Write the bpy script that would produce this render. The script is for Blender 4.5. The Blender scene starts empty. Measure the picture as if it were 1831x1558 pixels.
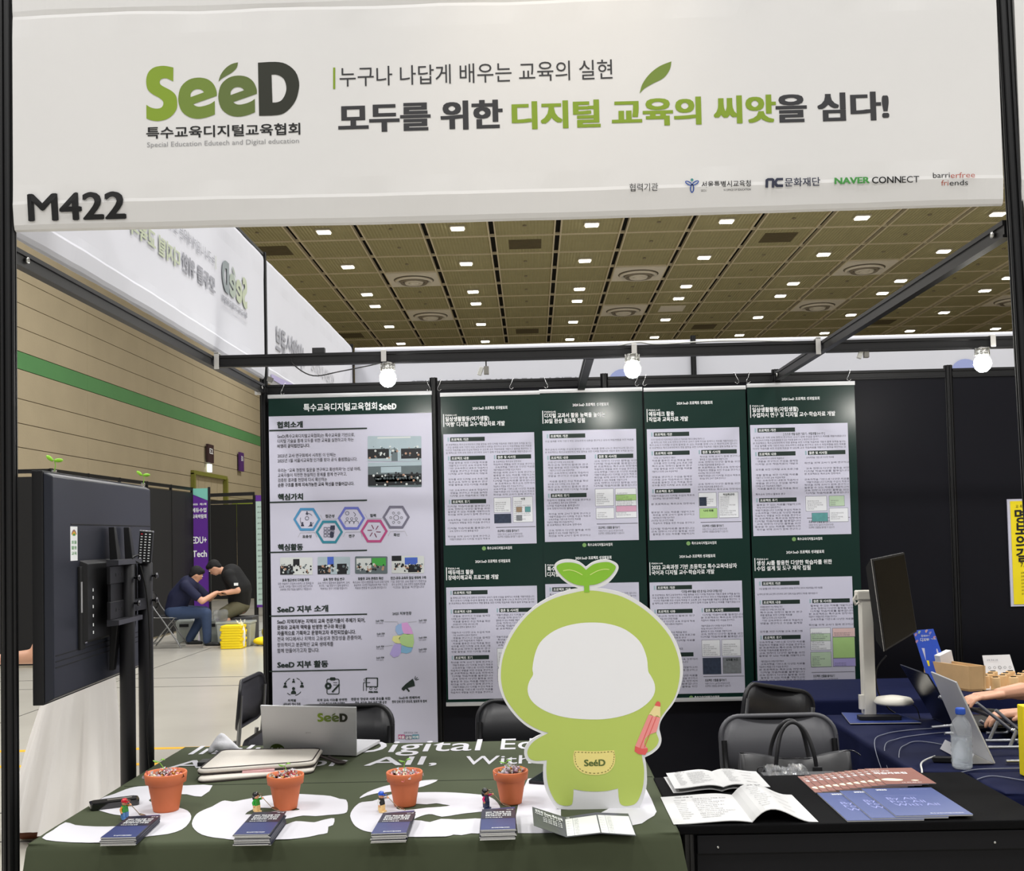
import bpy, math, random
from mathutils import Vector, Matrix, Euler
from mathutils.geometry import tessellate_polygon
SC = bpy.context.scene
COL = SC.collection
rnd = random.Random(7)
PI = math.pi

# ------------------------------------------------------------------ camera, world, light, exposure
CAM = dict(loc=(1.56, -3.0908, 1.5452), f=1866.8, yaw=-.0156, pitch=.0356, roll=-.0221, ppx=921.38, ppy=888.26)
def cam_axes():
    cy, sy = math.cos(CAM['yaw']), math.sin(CAM['yaw'])
    cp, sp = math.cos(CAM['pitch']), math.sin(CAM['pitch'])
    F = Vector((sy * cp, cy * cp, sp)); R0 = Vector((cy, -sy, 0)); U0 = R0.cross(F)
    cr, sr = math.cos(CAM['roll']), math.sin(CAM['roll'])
    return R0 * cr + U0 * sr, -R0 * sr + U0 * cr, F
CR, CU, CF = cam_axes()
CP = Vector(CAM['loc'])
cd = bpy.data.cameras.new('camera')
cd.sensor_width = 36.0
cd.lens = CAM['f'] / 1831 * 36.0
cd.shift_x = (915.5 - CAM['ppx']) / 1831
cd.shift_y = (CAM['ppy'] - 779.0) / 1831
cd.clip_start = .05; cd.clip_end = 200
co = bpy.data.objects.new('camera', cd)
co.matrix_world = Matrix(((CR.x, CU.x, -CF.x, CP.x), (CR.y, CU.y, -CF.y, CP.y), (CR.z, CU.z, -CF.z, CP.z), (0, 0, 0, 1)))
COL.objects.link(co); SC.camera = co

W = bpy.data.worlds.new('hall air'); SC.world = W; W.use_nodes = True
bg = W.node_tree.nodes['Background']
bg.inputs[0].default_value = (.93, .95, 1.0, 1); bg.inputs[1].default_value = .17

def area(name, loc, size, power, col=(1, .985, .965), rot=(0, 0, 0)):
    l = bpy.data.lights.new(name, 'AREA'); l.shape = 'RECTANGLE'; l.size, l.size_y = size; l.energy = power; l.color = col
    o = bpy.data.objects.new(name, l); o.location = loc; o.rotation_euler = rot; COL.objects.link(o); return o
HALL = 345
for ix in range(5):
    for iy in range(5):
        area('hall_lamp_bank', (-10 + 6.5 * ix, -9 + 6.6 * iy, 10.3), (1.6, 1.2), HALL)
area('hall_lamp_bank', (-4, 33, 10.25), (1.2, .8), HALL * 1.2)
area('hall_lamp_bank', (8, 33, 10.25), (1.2, .8), HALL * 1.2)
# the neighbouring stand's arm spotlight that washes the top middle of the fascia with warm light
sp = bpy.data.lights.new('fascia_spot', 'SPOT'); sp.energy = 9; sp.color = (1, .84, .62); sp.spot_size = 1.1; sp.spot_blend = 1; sp.shadow_soft_size = .06
so = bpy.data.objects.new('fascia_spot', sp); so.location = (1.75, -.75, 3.75)
so.rotation_euler = (Vector((1.68, 0, 3.0)) - Vector(so.location)).to_track_quat('-Z', 'Y').to_euler(); COL.objects.link(so)

SC.view_settings.view_transform = 'Standard'; SC.view_settings.look = 'None'
SC.view_settings.gamma = 1; SC.view_settings.use_curve_mapping = False
SC.view_settings.exposure = 0.0

# ------------------------------------------------------------------ helpers
def at(px, py, x=None, y=None, z=None):
    """the point of the plane x=, y= or z= that a pixel of the photograph shows"""
    d = CF + (px - CAM['ppx']) / CAM['f'] * CR - (py - CAM['ppy']) / CAM['f'] * CU
    t = (x - CP.x) / d.x if x is not None else (y - CP.y) / d.y if y is not None else (z - CP.z) / d.z
    return CP + d * t

def lin(c):
    return tuple(((v / 255) / 12.92 if v / 255 <= .04045 else ((v / 255 + .055) / 1.055) ** 2.4) for v in c[:3]) + (1,)

MATS = {}
def mat(name, rgb=(128, 128, 128), rough=.5, metal=0, var=.06, scale=12, bump=0, bscale=60, emit=0, spec=.5, coat=0, alpha=1, trans=0, ior=1.45, sheen=0):
    if name in MATS: return MATS[name]
    m = bpy.data.materials.new(name); m.use_nodes = True; nt = m.node_tree; b = nt.nodes['Principled BSDF']
    c = lin(rgb); b.inputs['Roughness'].default_value = rough; b.inputs['Metallic'].default_value = metal
    b.inputs['Specular IOR Level'].default_value = spec; b.inputs['IOR'].default_value = ior
    b.inputs['Coat Weight'].default_value = coat; b.inputs['Sheen Weight'].default_value = sheen
    b.inputs['Transmission Weight'].default_value = trans; b.inputs['Alpha'].default_value = alpha
    tc = nt.nodes.new('ShaderNodeTexCoord')
    if var:
        n = nt.nodes.new('ShaderNodeTexNoise'); n.inputs['Scale'].default_value = scale; n.inputs['Detail'].default_value = 4
        mx = nt.nodes.new('ShaderNodeMix'); mx.data_type = 'RGBA'
        mx.inputs[6].default_value = tuple(v * (1 - var) for v in c[:3]) + (1,)
        mx.inputs[7].default_value = tuple(min(1, v * (1 + var)) for v in c[:3]) + (1,)
        nt.links.new(tc.outputs['Object'], n.inputs['Vector']); nt.links.new(n.outputs['Fac'], mx.inputs[0])
        nt.links.new(mx.outputs[2], b.inputs['Base Color'])
    else: b.inputs['Base Color'].default_value = c
    if bump:
        n2 = nt.nodes.new('ShaderNodeTexNoise'); n2.inputs['Scale'].default_value = bscale; n2.inputs['Detail'].default_value = 5
        bm = nt.nodes.new('ShaderNodeBump'); bm.inputs['Strength'].default_value = bump; bm.inputs['Distance'].default_value = .01
        nt.links.new(tc.outputs['Object'], n2.inputs['Vector']); nt.links.new(n2.outputs['Fac'], bm.inputs['Height'])
        nt.links.new(bm.outputs['Normal'], b.inputs['Normal'])
    if emit:
        b.inputs['Emission Color'].default_value = c; b.inputs['Emission Strength'].default_value = emit
    MATS[name] = m; return m

def brick_mat(name, rgb, rgb2, wave=None):
    return mat(name, rgb)

class MB:
    """collects shapes in world coordinates and links them as ONE mesh object"""
    def __init__(s, T=None): s.v = []; s.f = []; s.mi = []; s.sm = []; s.ms = []; s.T = T
    def add(s, vs, fs, m, smooth=False):
        o = len(s.v)
        if m not in s.ms: s.ms.append(m)
        k = s.ms.index(m)
        if s.T is not None: vs = [s.T @ Vector(p) for p in vs]
        s.v += [(p[0], p[1], p[2]) for p in vs]; s.f += [[i + o for i in f] for f in fs] if o else list(fs)
        s.mi += [k] * len(fs); s.sm += [smooth] * len(fs); return s
    def box(s, x0, x1, y0, y1, z0, z1, m, M=None):
        vs = [Vector(p) for p in ((x0, y0, z0), (x1, y0, z0), (x1, y1, z0), (x0, y1, z0), (x0, y0, z1), (x1, y0, z1), (x1, y1, z1), (x0, y1, z1))]
        if M is not None: vs = [M @ p for p in vs]
        return s.add(vs, [(0, 3, 2, 1), (4, 5, 6, 7), (0, 1, 5, 4), (1, 2, 6, 5), (2, 3, 7, 6), (3, 0, 4, 7)], m)
    def tube(s, pts, r, m, n=8, caps=True, smooth=True):
        pts = [Vector(p) for p in pts]; rs = r if isinstance(r, (list, tuple)) else [r] * len(pts)
        vs = []; fs = []; ref = None
        for i, p in enumerate(pts):
            d = (pts[min(i + 1, len(pts) - 1)] - pts[max(i - 1, 0)]).normalized()
            if ref is None: ref = d.orthogonal().normalized()
            a = (ref - d * ref.dot(d)).normalized(); b = d.cross(a); ref = a
            for k in range(n):
                t = 2 * PI * k / n; vs.append(p + (a * math.cos(t) + b * math.sin(t)) * rs[i])
        for i in range(len(pts) - 1):
            for k in range(n):
                fs.append((i * n + k, i * n + (k + 1) % n, (i + 1) * n + (k + 1) % n, (i + 1) * n + k))
        s.add(vs, fs, m, smooth)
        if caps:
            s.add(vs[:n], [tuple(range(n))[::-1]], m); s.add(vs[-n:], [tuple(range(n))], m)
        return s
    def lathe(s, prof, c, m, n=24, smooth=True, closed=False):
        vs = []; fs = []
        for r, z in prof:
            for k in range(n):
                t = 2 * PI * k / n; vs.append((c[0] + r * math.cos(t), c[1] + r * math.sin(t), c[2] + z))
        for i in range(len(prof) - 1):
            for k in range(n):
                fs.append((i * n + k, i * n + (k + 1) % n, (i + 1) * n + (k + 1) % n, (i + 1) * n + k))
        if prof[0][0] > 1e-5: fs.append(tuple(range(n))[::-1])
        if prof[-1][0] > 1e-5 and not closed: fs.append(tuple((len(prof) - 1) * n + k for k in range(n)))
        return s.add(vs, fs, m, smooth)
    def ell(s, c, r, m, n=14, k=9, M=None):
        vs = []; fs = []; c = Vector(c)
        for i in range(k + 1):
            a = PI * i / k
            for j in range(n):
                b = 2 * PI * j / n; p = Vector((r[0] * math.sin(a) * math.cos(b), r[1] * math.sin(a) * math.sin(b), r[2] * math.cos(a)))
                if M is not None: p = M @ p
                vs.append(c + p)
        for i in range(k):
            for j in range(n):
                fs.append((i * n + j, (i + 1) * n + j, (i + 1) * n + (j + 1) % n, i * n + (j + 1) % n))
        return s.add(vs, fs, m, True)
    def cap(s, p0, p1, r0, r1, m, n=12):
        p0 = Vector(p0); p1 = Vector(p1); s.tube([p0, p1], [r0, r1], m, n); s.ell(p0, (r0,) * 3, m, n, 7); s.ell(p1, (r1,) * 3, m, n, 7); return s
    def loft(s, rings, m, smooth=True, capa=True, capb=True):
        n = len(rings[0]); vs = [p for r in rings for p in r]; fs = []
        for i in range(len(rings) - 1):
            for k in range(n): fs.append((i * n + k, i * n + (k + 1) % n, (i + 1) * n + (k + 1) % n, (i + 1) * n + k))
        if capa: fs.append(tuple(range(n))[::-1])
        if capb: fs.append(tuple((len(rings) - 1) * n + k for k in range(n)))
        return s.add(vs, fs, m, smooth)
    def poly(s, loops, fn, m, thick=None):
        """flat shape from 2-D loops (outer, holes); fn maps (u, v, w) to 3-D; thick extrudes w from 0 to -thick"""
        flat = [p for l in loops for p in l]
        tris = tessellate_polygon([[Vector((p[0], p[1], 0)) for p in l] for l in loops])
        s.add([fn(p[0], p[1], 0) for p in flat], tris, m)
        if thick:
            s.add([fn(p[0], p[1], -thick) for p in flat], [t[::-1] for t in tris], m)
            for l in loops:
                k = len(l); s.add([fn(p[0], p[1], 0) for p in l] + [fn(p[0], p[1], -thick) for p in l], [(i, (i + 1) % k, k + (i + 1) % k, k + i) for i in range(k)], m)
        return s
    def text(s, t, o, u, v, size, m, off=0, width=None, align='L', res=2, height=None):
        vs, fs, w = glyphs(t, off, res)
        if not vs: return 0
        sx = size
        if width: sx = width / w
        dx = {'L': 0, 'C': -w * sx / 2, 'R': -w * sx}[align]
        o = Vector(o); u = Vector(u); v = Vector(v)
        nn = u.cross(v) * 3e-5
        a0, a1, a2 = o + u * dx; u0, u1, u2 = u * sx; v0, v1, v2 = v * size; n0, n1, n2 = nn
        s.add([(a0 + u0 * x + v0 * y + n0 * l, a1 + u1 * x + v1 * y + n1 * l, a2 + u2 * x + v2 * y + n2 * l) for x, y, l in vs], fs, m); return w * sx
    def build(s, name, parent=None, smooth=None, bevel=0, loc=None, label=None, cat=None, group=None, kind=None, sub=0, solid=0, remesh=0):
        me = bpy.data.meshes.new(name); org = ROOT.get(parent, Vector((0, 0, 0))) if parent else Vector(loc or (0, 0, 0))
        ox, oy, oz = org
        me.from_pydata([(p[0] - ox, p[1] - oy, p[2] - oz) for p in s.v], [], s.f, shade_flat=False); me.update()
        for m in s.ms: me.materials.append(m)
        me.polygons.foreach_set('material_index', s.mi)
        me.polygons.foreach_set('use_smooth', s.sm if smooth is None else [smooth] * len(s.f))
        o = bpy.data.objects.new(name, me); COL.objects.link(o)
        if parent: o.parent = parent; ROOT[o] = org
        else: o.location = org; ROOT[o] = org
        if remesh:
            r = o.modifiers.new('r', 'REMESH'); r.mode = 'VOXEL'; r.voxel_size = remesh; r.use_smooth_shade = True
            q = o.modifiers.new('s', 'SMOOTH'); q.iterations = 6; q.factor = .5
        if bevel:
            b = o.modifiers.new('b', 'BEVEL'); b.width = bevel; b.segments = 2; b.limit_method = 'ANGLE'; b.harden_normals = False
        if solid: q = o.modifiers.new('t', 'SOLIDIFY'); q.thickness = solid
        if sub: q = o.modifiers.new('u', 'SUBSURF'); q.levels = q.render_levels = sub
        tag(o, label, cat, group, kind); return o
ROOT = {}
def tag(o, label=None, cat=None, group=None, kind=None):
    if label: o['label'] = label
    if cat: o['category'] = cat
    if group: o['group'] = group
    if kind: o['kind'] = kind
    return o
def thing(name, label, cat, loc=(0, 0, 0), group=None):
    o = bpy.data.objects.new(name, None); o.empty_display_size = .05; COL.objects.link(o); o.location = loc
    ROOT[o] = Vector(loc); return tag(o, label, cat, group)
KIDS = {}
def copy_tree(o, loc=None, label=None, group=None, parent=None, scale=None, rotz=None):
    if not KIDS.get('ok'):
        KIDS.clear(); KIDS['ok'] = 1
        for q in COL.objects:
            if q.parent: KIDS.setdefault(q.parent.name, []).append(q)
    c = o.copy(); COL.objects.link(c); c.parent = parent
    if loc is not None: c.location = loc
    if scale: c.scale = scale
    if rotz is not None: c.rotation_euler = (0, 0, rotz)
    if label: c['label'] = label
    if group: c['group'] = group
    for ch in KIDS.get(o.name, []): copy_tree(ch, parent=c)
    return c
def proto_done(): KIDS.clear()

_G = {}
def glyphs(t, off=0, res=2):
    """outline of a line of lettering at size 1: vertices (x, y, layer), faces, width; off thickens it with shifted copies"""
    k = (t, off, res)
    if k in _G: return _G[k]
    if (t, 0, res) not in _G:
        cu = bpy.data.curves.new('t', 'FONT'); cu.body = t; cu.size = 1; cu.dimensions = '2D'; cu.fill_mode = 'FRONT'; cu.resolution_u = res
        o = bpy.data.objects.new('t', cu); me = bpy.data.meshes.new_from_object(o)
        vs = [(v.co.x, v.co.y, 0) for v in me.vertices]; fs = [tuple(p.vertices) for p in me.polygons]
        bpy.data.objects.remove(o); bpy.data.curves.remove(cu); bpy.data.meshes.remove(me)
        x0 = min([v[0] for v in vs] or [0]); vs = [(v[0] - x0, v[1], 0) for v in vs]
        _G[(t, 0, res)] = (vs, fs, max([v[0] for v in vs] or [0]))
    vs, fs, w = _G[(t, 0, res)]
    if not off or not vs: return vs, fs, w
    n = 8 if off > .03 else 6 if off > .015 else 3
    av = []; af = []
    for i in range(n):
        a = 2 * PI * (i + .5) / n; dx, dy = off * math.cos(a), off * math.sin(a) * .8; b = len(av)
        if n == 8: dx, dy = off * (-1, 0, 1, 1, 1, 0, -1, -1)[i], off * .55 * (-1, -1, -1, 0, 1, 1, 1, 0)[i]
        av += [(v[0] + dx, v[1] + dy, i) for v in vs]; af += [tuple(q + b for q in f) for f in fs]
    _G[k] = (av, af, w); return _G[k]

def curve(pts, seg=5, closed=True):
    """Catmull-Rom through 2-D points; a third value marks a corner"""
    n = len(pts); out = []
    for i in range(n if closed else n - 1):
        p0, p1, p2, p3 = pts[(i - 1) % n], pts[i], pts[(i + 1) % n], pts[(i + 2) % n]
        if not closed: p0 = pts[max(i - 1, 0)]; p3 = pts[min(i + 2, n - 1)]
        c1 = len(p1) > 2; c2 = len(p2) > 2
        if c1 and c2: out.append((p1[0], p1[1])); continue
        for k in range(seg):
            t = k / seg; q = []
            for a in (0, 1):
                m1 = (p2[a] - p1[a]) * .5 if c1 else (p2[a] - p0[a]) * .5
                m2 = (p2[a] - p1[a]) * .5 if c2 else (p3[a] - p1[a]) * .5
                q.append((2 * t**3 - 3 * t**2 + 1) * p1[a] + (t**3 - 2 * t**2 + t) * m1 + (-2 * t**3 + 3 * t**2) * p2[a] + (t**3 - t**2) * m2)
            out.append(tuple(q))
    if not closed: out.append(tuple(pts[-1][:2]))
    return out
def rrect(x0, x1, y0, y1, r, n=5):
    out = []
    for cx, cy, a in ((x1 - r, y1 - r, 0), (x0 + r, y1 - r, 90), (x0 + r, y0 + r, 180), (x1 - r, y0 + r, 270)):
        for k in range(n + 1):
            t = math.radians(a + 90 * k / n); out.append((cx + r * math.cos(t), cy + r * math.sin(t)))
    return out
def ring(cx, cy, r, n=16, a0=0, a1=360): return [(cx + r * math.cos(math.radians(a0 + (a1 - a0) * k / n)), cy + r * math.sin(math.radians(a0 + (a1 - a0) * k / n))) for k in range(n if a1 - a0 == 360 else n + 1)]
def stroke(pts, w):
    """outline of a line of width w through 2-D points"""
    L = []; R = []
    for i, p in enumerate(pts):
        a = pts[max(i - 1, 0)]; b = pts[min(i + 1, len(pts) - 1)]; dx, dy = b[0] - a[0], b[1] - a[1]; d = math.hypot(dx, dy) or 1
        L.append((p[0] - dy / d * w / 2, p[1] + dx / d * w / 2)); R.append((p[0] + dy / d * w / 2, p[1] - dx / d * w / 2))
    return L + R[::-1]

LOGO_S = curve([(365, 128, 1), (300, 112), (240, 106), (160, 118), (100, 160), (70, 225), (66, 300), (85, 370), (140, 420), (200, 455), (245, 495), (250, 535), (225, 570), (170, 578), (110, 562), (64, 532, 1), (64, 684, 1), (120, 706), (190, 716), (280, 700), (350, 655), (395, 590), (403, 520), (390, 440), (340, 385), (270, 345), (225, 315), (213, 280), (235, 250), (290, 246), (362, 282, 1)], 3)
LOGO_E = [curve([(838, 455, 1), (835, 400), (800, 320), (730, 265), (630, 248), (530, 270), (450, 340), (418, 440), (420, 530), (455, 620), (530, 680), (620, 703), (720, 692), (815, 660, 1), (815, 510, 1), (770, 540), (700, 563), (640, 570), (600, 558), (578, 540, 1)], 3), curve([(550, 462, 1), (553, 420), (590, 382), (640, 375), (680, 390), (697, 413, 1)], 3)]
LOGO_L = curve([(858, 300, 1), (880, 230), (930, 160), (1000, 110), (1075, 92, 1), (1060, 150), (1010, 200), (940, 240), (890, 270)], 3)
LOGO_D = [curve([(1293, 102, 1), (1480, 98), (1600, 125), (1700, 210), (1740, 330), (1730, 440), (1690, 550), (1600, 650), (1500, 688), (1298, 690, 1)], 3), curve([(1440, 240, 1), (1500, 242), (1570, 285), (1600, 370), (1590, 450), (1550, 520), (1500, 545), (1446, 548, 1)], 3)]
def logo(mb, o, u, v, width, ms):
    """the four letter word mark with a leaf accent; o is its lower left corner"""
    k = width / 1680; o = Vector(o); u = Vector(u); v = Vector(v)
    fn = lambda a, b, w: o + u * ((a - 62) * k) + v * ((716 - b) * k)
    mb.poly([LOGO_S], fn, ms[0]); mb.poly(LOGO_E, fn, ms[1])
    mb.poly([[(a + 439, b - 10) for a, b in l] for l in LOGO_E], fn, ms[2]); mb.poly([LOGO_L], fn, ms[2]); mb.poly(LOGO_D, fn, ms[3])
X, Y, Z3 = Vector((1, 0, 0)), Vector((0, 1, 0)), Vector((0, 0, 1))
BLACK_INK = mat('black ink', (18, 18, 19), .6, var=0)
WHITE_INK = mat('white ink', (238, 240, 240), .6, var=0)
LIME = mat('lime ink', (130, 156, 38), .6, var=0); LIME2 = mat('green ink', (112, 134, 50), .6, var=0)
LIME3 = mat('moss ink', (94, 110, 52), .6, var=0); DARKG = mat('dark moss ink', (38, 40, 28), .6, var=0)
GREYINK = mat('grey ink', (50, 50, 53), .6, var=0); PALEINK = mat('pale grey ink', (150, 150, 152), .6, var=0)
ALU_BLACK = mat('black anodised aluminium', (13, 13, 15), .45, 0, bump=0)
GROOVE = mat('groove black', (8, 8, 9), .7, var=0)
CHROME = mat('bright metal', (200, 200, 200), .25, 1, var=.03)
# ------------------------------------------------------------------ hall shell
def struct_root(name, loc=(0, 0, 0)):
    o = thing(name, None, None, loc); o['kind'] = 'structure'; return o
FLOORM = mat('polished concrete', (188, 184, 174), .2, var=.10, scale=1.3, bump=.05, bscale=3, spec=.45)
floor = MB().box(-9.2, 26, -12, 52, -.1, 0, FLOORM).build('floor', kind='structure')
JOINT = mat('floor joint', (70, 68, 64), .8); YEL = mat('yellow floor paint', (226, 172, 34), .5)
for yy in (-1.4, 2.36, 2.94, 8.02, 8.72, 12.6, 16.5, 20.4, 24.3):
    MB().box(-9, 12, yy - .006, yy + .006, 0, .002, JOINT).build('floor_joint', floor)
for xx in (-6.6, -3.1): MB().box(xx - .005, xx + .005, -6, 40, 0, .0018, JOINT).build('floor_joint', floor)
for yy in (4.73, 4.19): MB().box(-9, 1.0, yy - .035, yy + .035, 0, .0015, YEL).build('yellow_line', floor)

CT = mat('olive acoustic tile', (176, 168, 128), .8, var=.10, scale=3)
nt = CT.node_tree   # fine ribs of the perforated tiles
wv = nt.nodes.new('ShaderNodeTexWave'); wv.inputs['Scale'].default_value = 3.2; wv.inputs['Distortion'].default_value = .3
tc = nt.nodes.new('ShaderNodeTexCoord'); bp = nt.nodes.new('ShaderNodeBump'); bp.inputs['Strength'].default_value = .5; bp.inputs['Distance'].default_value = .05
nt.links.new(tc.outputs['Object'], wv.inputs['Vector']); nt.links.new(wv.outputs['Fac'], bp.inputs['Height']); nt.links.new(bp.outputs['Normal'], nt.nodes['Principled BSDF'].inputs['Normal'])
CB = mat('ceiling bar paint', (226, 214, 186), .6); CDK = mat('ceiling void', (22, 19, 14), .9); CWH = mat('ceiling plate paint', (240, 232, 218), .6)
CZ = 10.5
ceil = MB().box(-9.2, 26, -12, 52, CZ + .12, CZ + .3, CDK).build('ceiling', kind='structure')
GX, GY, DX, DY = .56, 27.93, 1.95, 1.985
def cell(i, j): return (GX + DX * (i + .5), GY + DY * (j + .5))
tile_me = None
special = {}
for i in (-2, 2, 6, 10): special[(i, 2)] = special[(i, 5)] = 'vent'
special[(3, 5)] = 'plate'
for i in range(-5, 12):
    for j in range(-3, 11):
        cx, cy = cell(i, j)
        if tile_me is None:
            t = MB().box(cx - DX / 2 + .12, cx + DX / 2 - .12, cy - DY / 2 + .04, cy + DY / 2 - .04, CZ, CZ + .08, CT).build('ceiling_tile', ceil)
            tile_me = t; tx, ty = cx, cy
        else:
            t = tile_me.copy(); COL.objects.link(t); t.location = (cx - tx, cy - ty, 0)
for i in range(-5, 13):
    x = GX + DX * i
    for s in (-.095, .095):
        MB().box(x + s - .022, x + s + .022, GY - 3 * DY, GY + 11 * DY, CZ - .05, CZ + .06, CB).build('ceiling_bar', ceil)
for j in range(-3, 12):
    y = GY + DY * j
    MB().box(GX - 5 * DX, GX + 12 * DX, y - .024, y + .024, CZ - .03, CZ + .05, CB).build('ceiling_bar', ceil)
# round air diffusers, dark grilles, recessed lamps
DR = mat('diffuser ring tan', (150, 140, 124), .6)  # darker tan colour of one ring and the throat
def diffuser(i, j):
    cx, cy = cell(i, j)
    r = thing('ceiling_vent', 'round ringed ceiling diffuser on pale plate, %s in the %s row' % ({-2: 'leftmost', 2: 'second from the left', 6: 'third from the left', 10: 'rightmost'}[i], 'nearer' if j == 2 else 'farther'), 'ceiling vent', (cx, cy, CZ), 'round air diffusers in the hall ceiling')
    MB().box(cx - .86, cx + .86, cy - .92, cy + .92, CZ - .06, CZ - .01, CWH).build('plate', r)
    m = MB()
    for k, rr in enumerate((.66, .50, .34, .18)):
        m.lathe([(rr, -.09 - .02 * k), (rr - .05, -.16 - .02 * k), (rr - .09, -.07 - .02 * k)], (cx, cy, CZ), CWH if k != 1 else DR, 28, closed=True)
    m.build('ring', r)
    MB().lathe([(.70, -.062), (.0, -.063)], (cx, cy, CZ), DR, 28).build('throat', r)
    return r
for i in (-2, 2, 6, 10): diffuser(i, 2); diffuser(i, 5)
GR = mat('return grille', (104, 94, 70), .8)
for i in (-4, 0, 4, 8):
    for j in (0, 7):
        cx, cy = cell(i, j); r = thing('ceiling_grille', 'dark slatted ceiling grille, %s in the %s row' % ({-4: 'leftmost', 0: 'second from the left', 4: 'third from the left', 8: 'rightmost'}[i], 'nearer' if j == 0 else 'farther'), 'ceiling grille', (cx, cy, CZ), 'dark return air grilles in the hall ceiling')
        for k in range(9): MB().box(cx - .5, cx + .5, cy - .5 + k * .115, cy - .5 + k * .115 + .07, CZ - .02, CZ - .002, GR).build('slat', r)
cx, cy = cell(3, 5); MB().box(cx - .5, cx + .5, cy - .5, cy + .5, CZ - .03, CZ - .003, CWH).build('access_panel', loc=(cx, cy, CZ), label='pale square access panel set in one olive ceiling tile', cat='access panel')
LAMP = mat('lamp glass', (255, 250, 238), .4, var=0, emit=9)
LH = mat('lamp housing', (190, 184, 170), .5)
lamp0 = None
for i in range(-5, 12, 2):
    for j in (-1, 1, 3, 4, 6, 8, 10):
        cx, cy = cell(i + 0, j)
        if (i + 5) % 2: continue
        cx, cy = cell(i + 2 if False else i, j)
        if lamp0 is None:
            r = thing('ceiling_lamp', 'small bright rectangular downlight recessed in the olive hall ceiling', 'ceiling light', (cx, cy, CZ), 'bright downlights in the hall ceiling')
            MB().box(cx - .22, cx + .22, cy - .20, cy + .16, CZ - .05, CZ - .004, LH).build('housing', r)
            MB().box(cx - .18, cx + .18, cy - .13, cy + .13, CZ - .08, CZ - .051, LAMP).build('diffuser', r)
            lamp0 = r; proto_done()
        else: copy_tree(lamp0, loc=(cx, cy, CZ))
SM = mat('sprinkler cap', (150, 140, 118), .5)
for i in range(-4, 10, 2):
    for j in (-1, 0, 1, 2, 3, 4, 6, 8):
        cx, cy = cell(i, j) if (i, j) not in special else (None, None)
        if cx is None or (i in (-4, 0, 4, 8) and j in (0, 7)): continue
        MB().lathe([(0, -.03), (.06, -.03), (.05, 0)], (cx, cy, CZ), SM, 10).build('sprinkler', loc=(cx, cy, CZ), label='tiny pale sprinkler cap in the middle of a ceiling tile', cat='sprinkler', group='sprinkler caps in the hall ceiling')

# left hall wall of long blockwork courses with one green course
BW = mat('sand block paint', (176, 162, 134), .8, var=.10, scale=1.1, bump=.25, bscale=22)
GW = mat('green stripe paint', (88, 142, 86), .8, var=.08, scale=1.5)
wl = MB().box(-9.3, -9.06, 6, 52, 0, CZ + .1, mat('wall joint brown', (70, 62, 48), .9)).build('wall_left', kind='structure')  # dark brown backing, seen as the joints between the courses
zs = [0, .55, 1.05, 1.55, 2.05, 2.55, 3.05, 3.56, 4.06, 4.57, 5.19, 5.56, 6.06, 6.57, 7.08, 7.6, 8.1, 8.6, 9.1, 9.8, 10.45]
L = 3.9
DOOR = (29.1, 32.7)
for k in range(len(zs) - 1):
    a, b = zs[k] + .008, zs[k + 1] - .008
    y = 6
    while y < 51:
        y1 = y + L; segs = [(y, y1)]
        if b < 3.9:
            segs = [(p, q) for p, q in ((y, min(y1, DOOR[0])), (max(y, DOOR[1]), y1)) if q - p > .05 and not (p >= DOOR[0] - .01 and q <= DOOR[1] + .01)]
        for p, q in segs:
            MB().box(-9.07, -9.0, p + .002, q - .002, a, b, GW if k == 10 else BW).build('block_course', wl)
        y = y1
OL = mat('olive door frame paint', (128, 128, 52), .6)
dr = struct_root('door_1', (-9, 30.9, 0))
MB().box(-9.06, -8.9, DOOR[0], DOOR[1], 3.62, 3.74, OL).build('door_frame', dr)
for yy in (DOOR[0], DOOR[1] - .14): MB().box(-9.06, -8.88, yy, yy + .14, 0, 3.66, OL).build('door_frame', dr)
DP = mat('sliding door panel', (176, 162, 132), .7)
for k in range(5):
    for q in range(5):
        MB().box(-9.06, -9.02, DOOR[0] + .15 + k * .66, DOOR[0] + .79 + k * .66, .02 + q * .72, .70 + q * .72, DP).build('door_panel', dr)
GG = mat('lime panel', (150, 168, 52), .6)
MB().box(-8.9, -8.7, 33.2, 38.5, 2.0, 2.95, GG).build('wall_sign_band', loc=(-8.8, 36, 2.5), label='lime green signboard low on the hall wall behind the black stand', cat='signboard')
MB().box(-9.2, 26, 51, 51.3, 0, CZ, BW).build('wall_back_hall', kind='structure')
MB().box(26, 26.3, -4, 52, 0, CZ + .3, BW).build('wall_right', kind='structure')
# signs on the hall wall
def wallsign(y0, y1, z0, z1, colr, txt, name, label):
    r = thing(name, label, 'sign', (-8.9, (y0 + y1) / 2, z0))
    MB().box(-8.95, -8.88, y0, y1, z0, z1, mat('sign ' + name, colr, .5)).build('board', r)
    m = MB(); m.text(txt[0], (-8.87, y1 - .15, z1 - .28) if False else (-8.87, y0 + .12, z1 - .30), Y, Z3, .24, WHITE_INK, .03, width=(y1 - y0) - .25); 
    if len(txt) > 1: m.text(txt[1], (-8.87, y0 + .12, z0 + .08), Y, Z3, .16, WHITE_INK, .03, width=(y1 - y0) - .25)
    m.build('lettering', r); return r
wallsign(30.5, 31.1, 4.08, 4.68, (62, 40, 44), ['E2'], 'gate_sign', 'dark square gate sign high on the sand coloured hall wall above the doorway')
wallsign(34.2, 34.7, 4.02, 4.70, (84, 44, 112), ['EDU'], 'purple_wall_sign', 'small purple vertical sign high on the hall wall right of the doorway')
MB().box(-8.97, -8.90, 30.65, 30.95, 3.78, 4.04, mat('exit lamp', (225, 240, 240), .5, emit=1.6)).build('exit_light', loc=(-8.93, 30.8, 3.9), label='small lit white exit light under the dark gate sign', cat='exit light')

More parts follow.
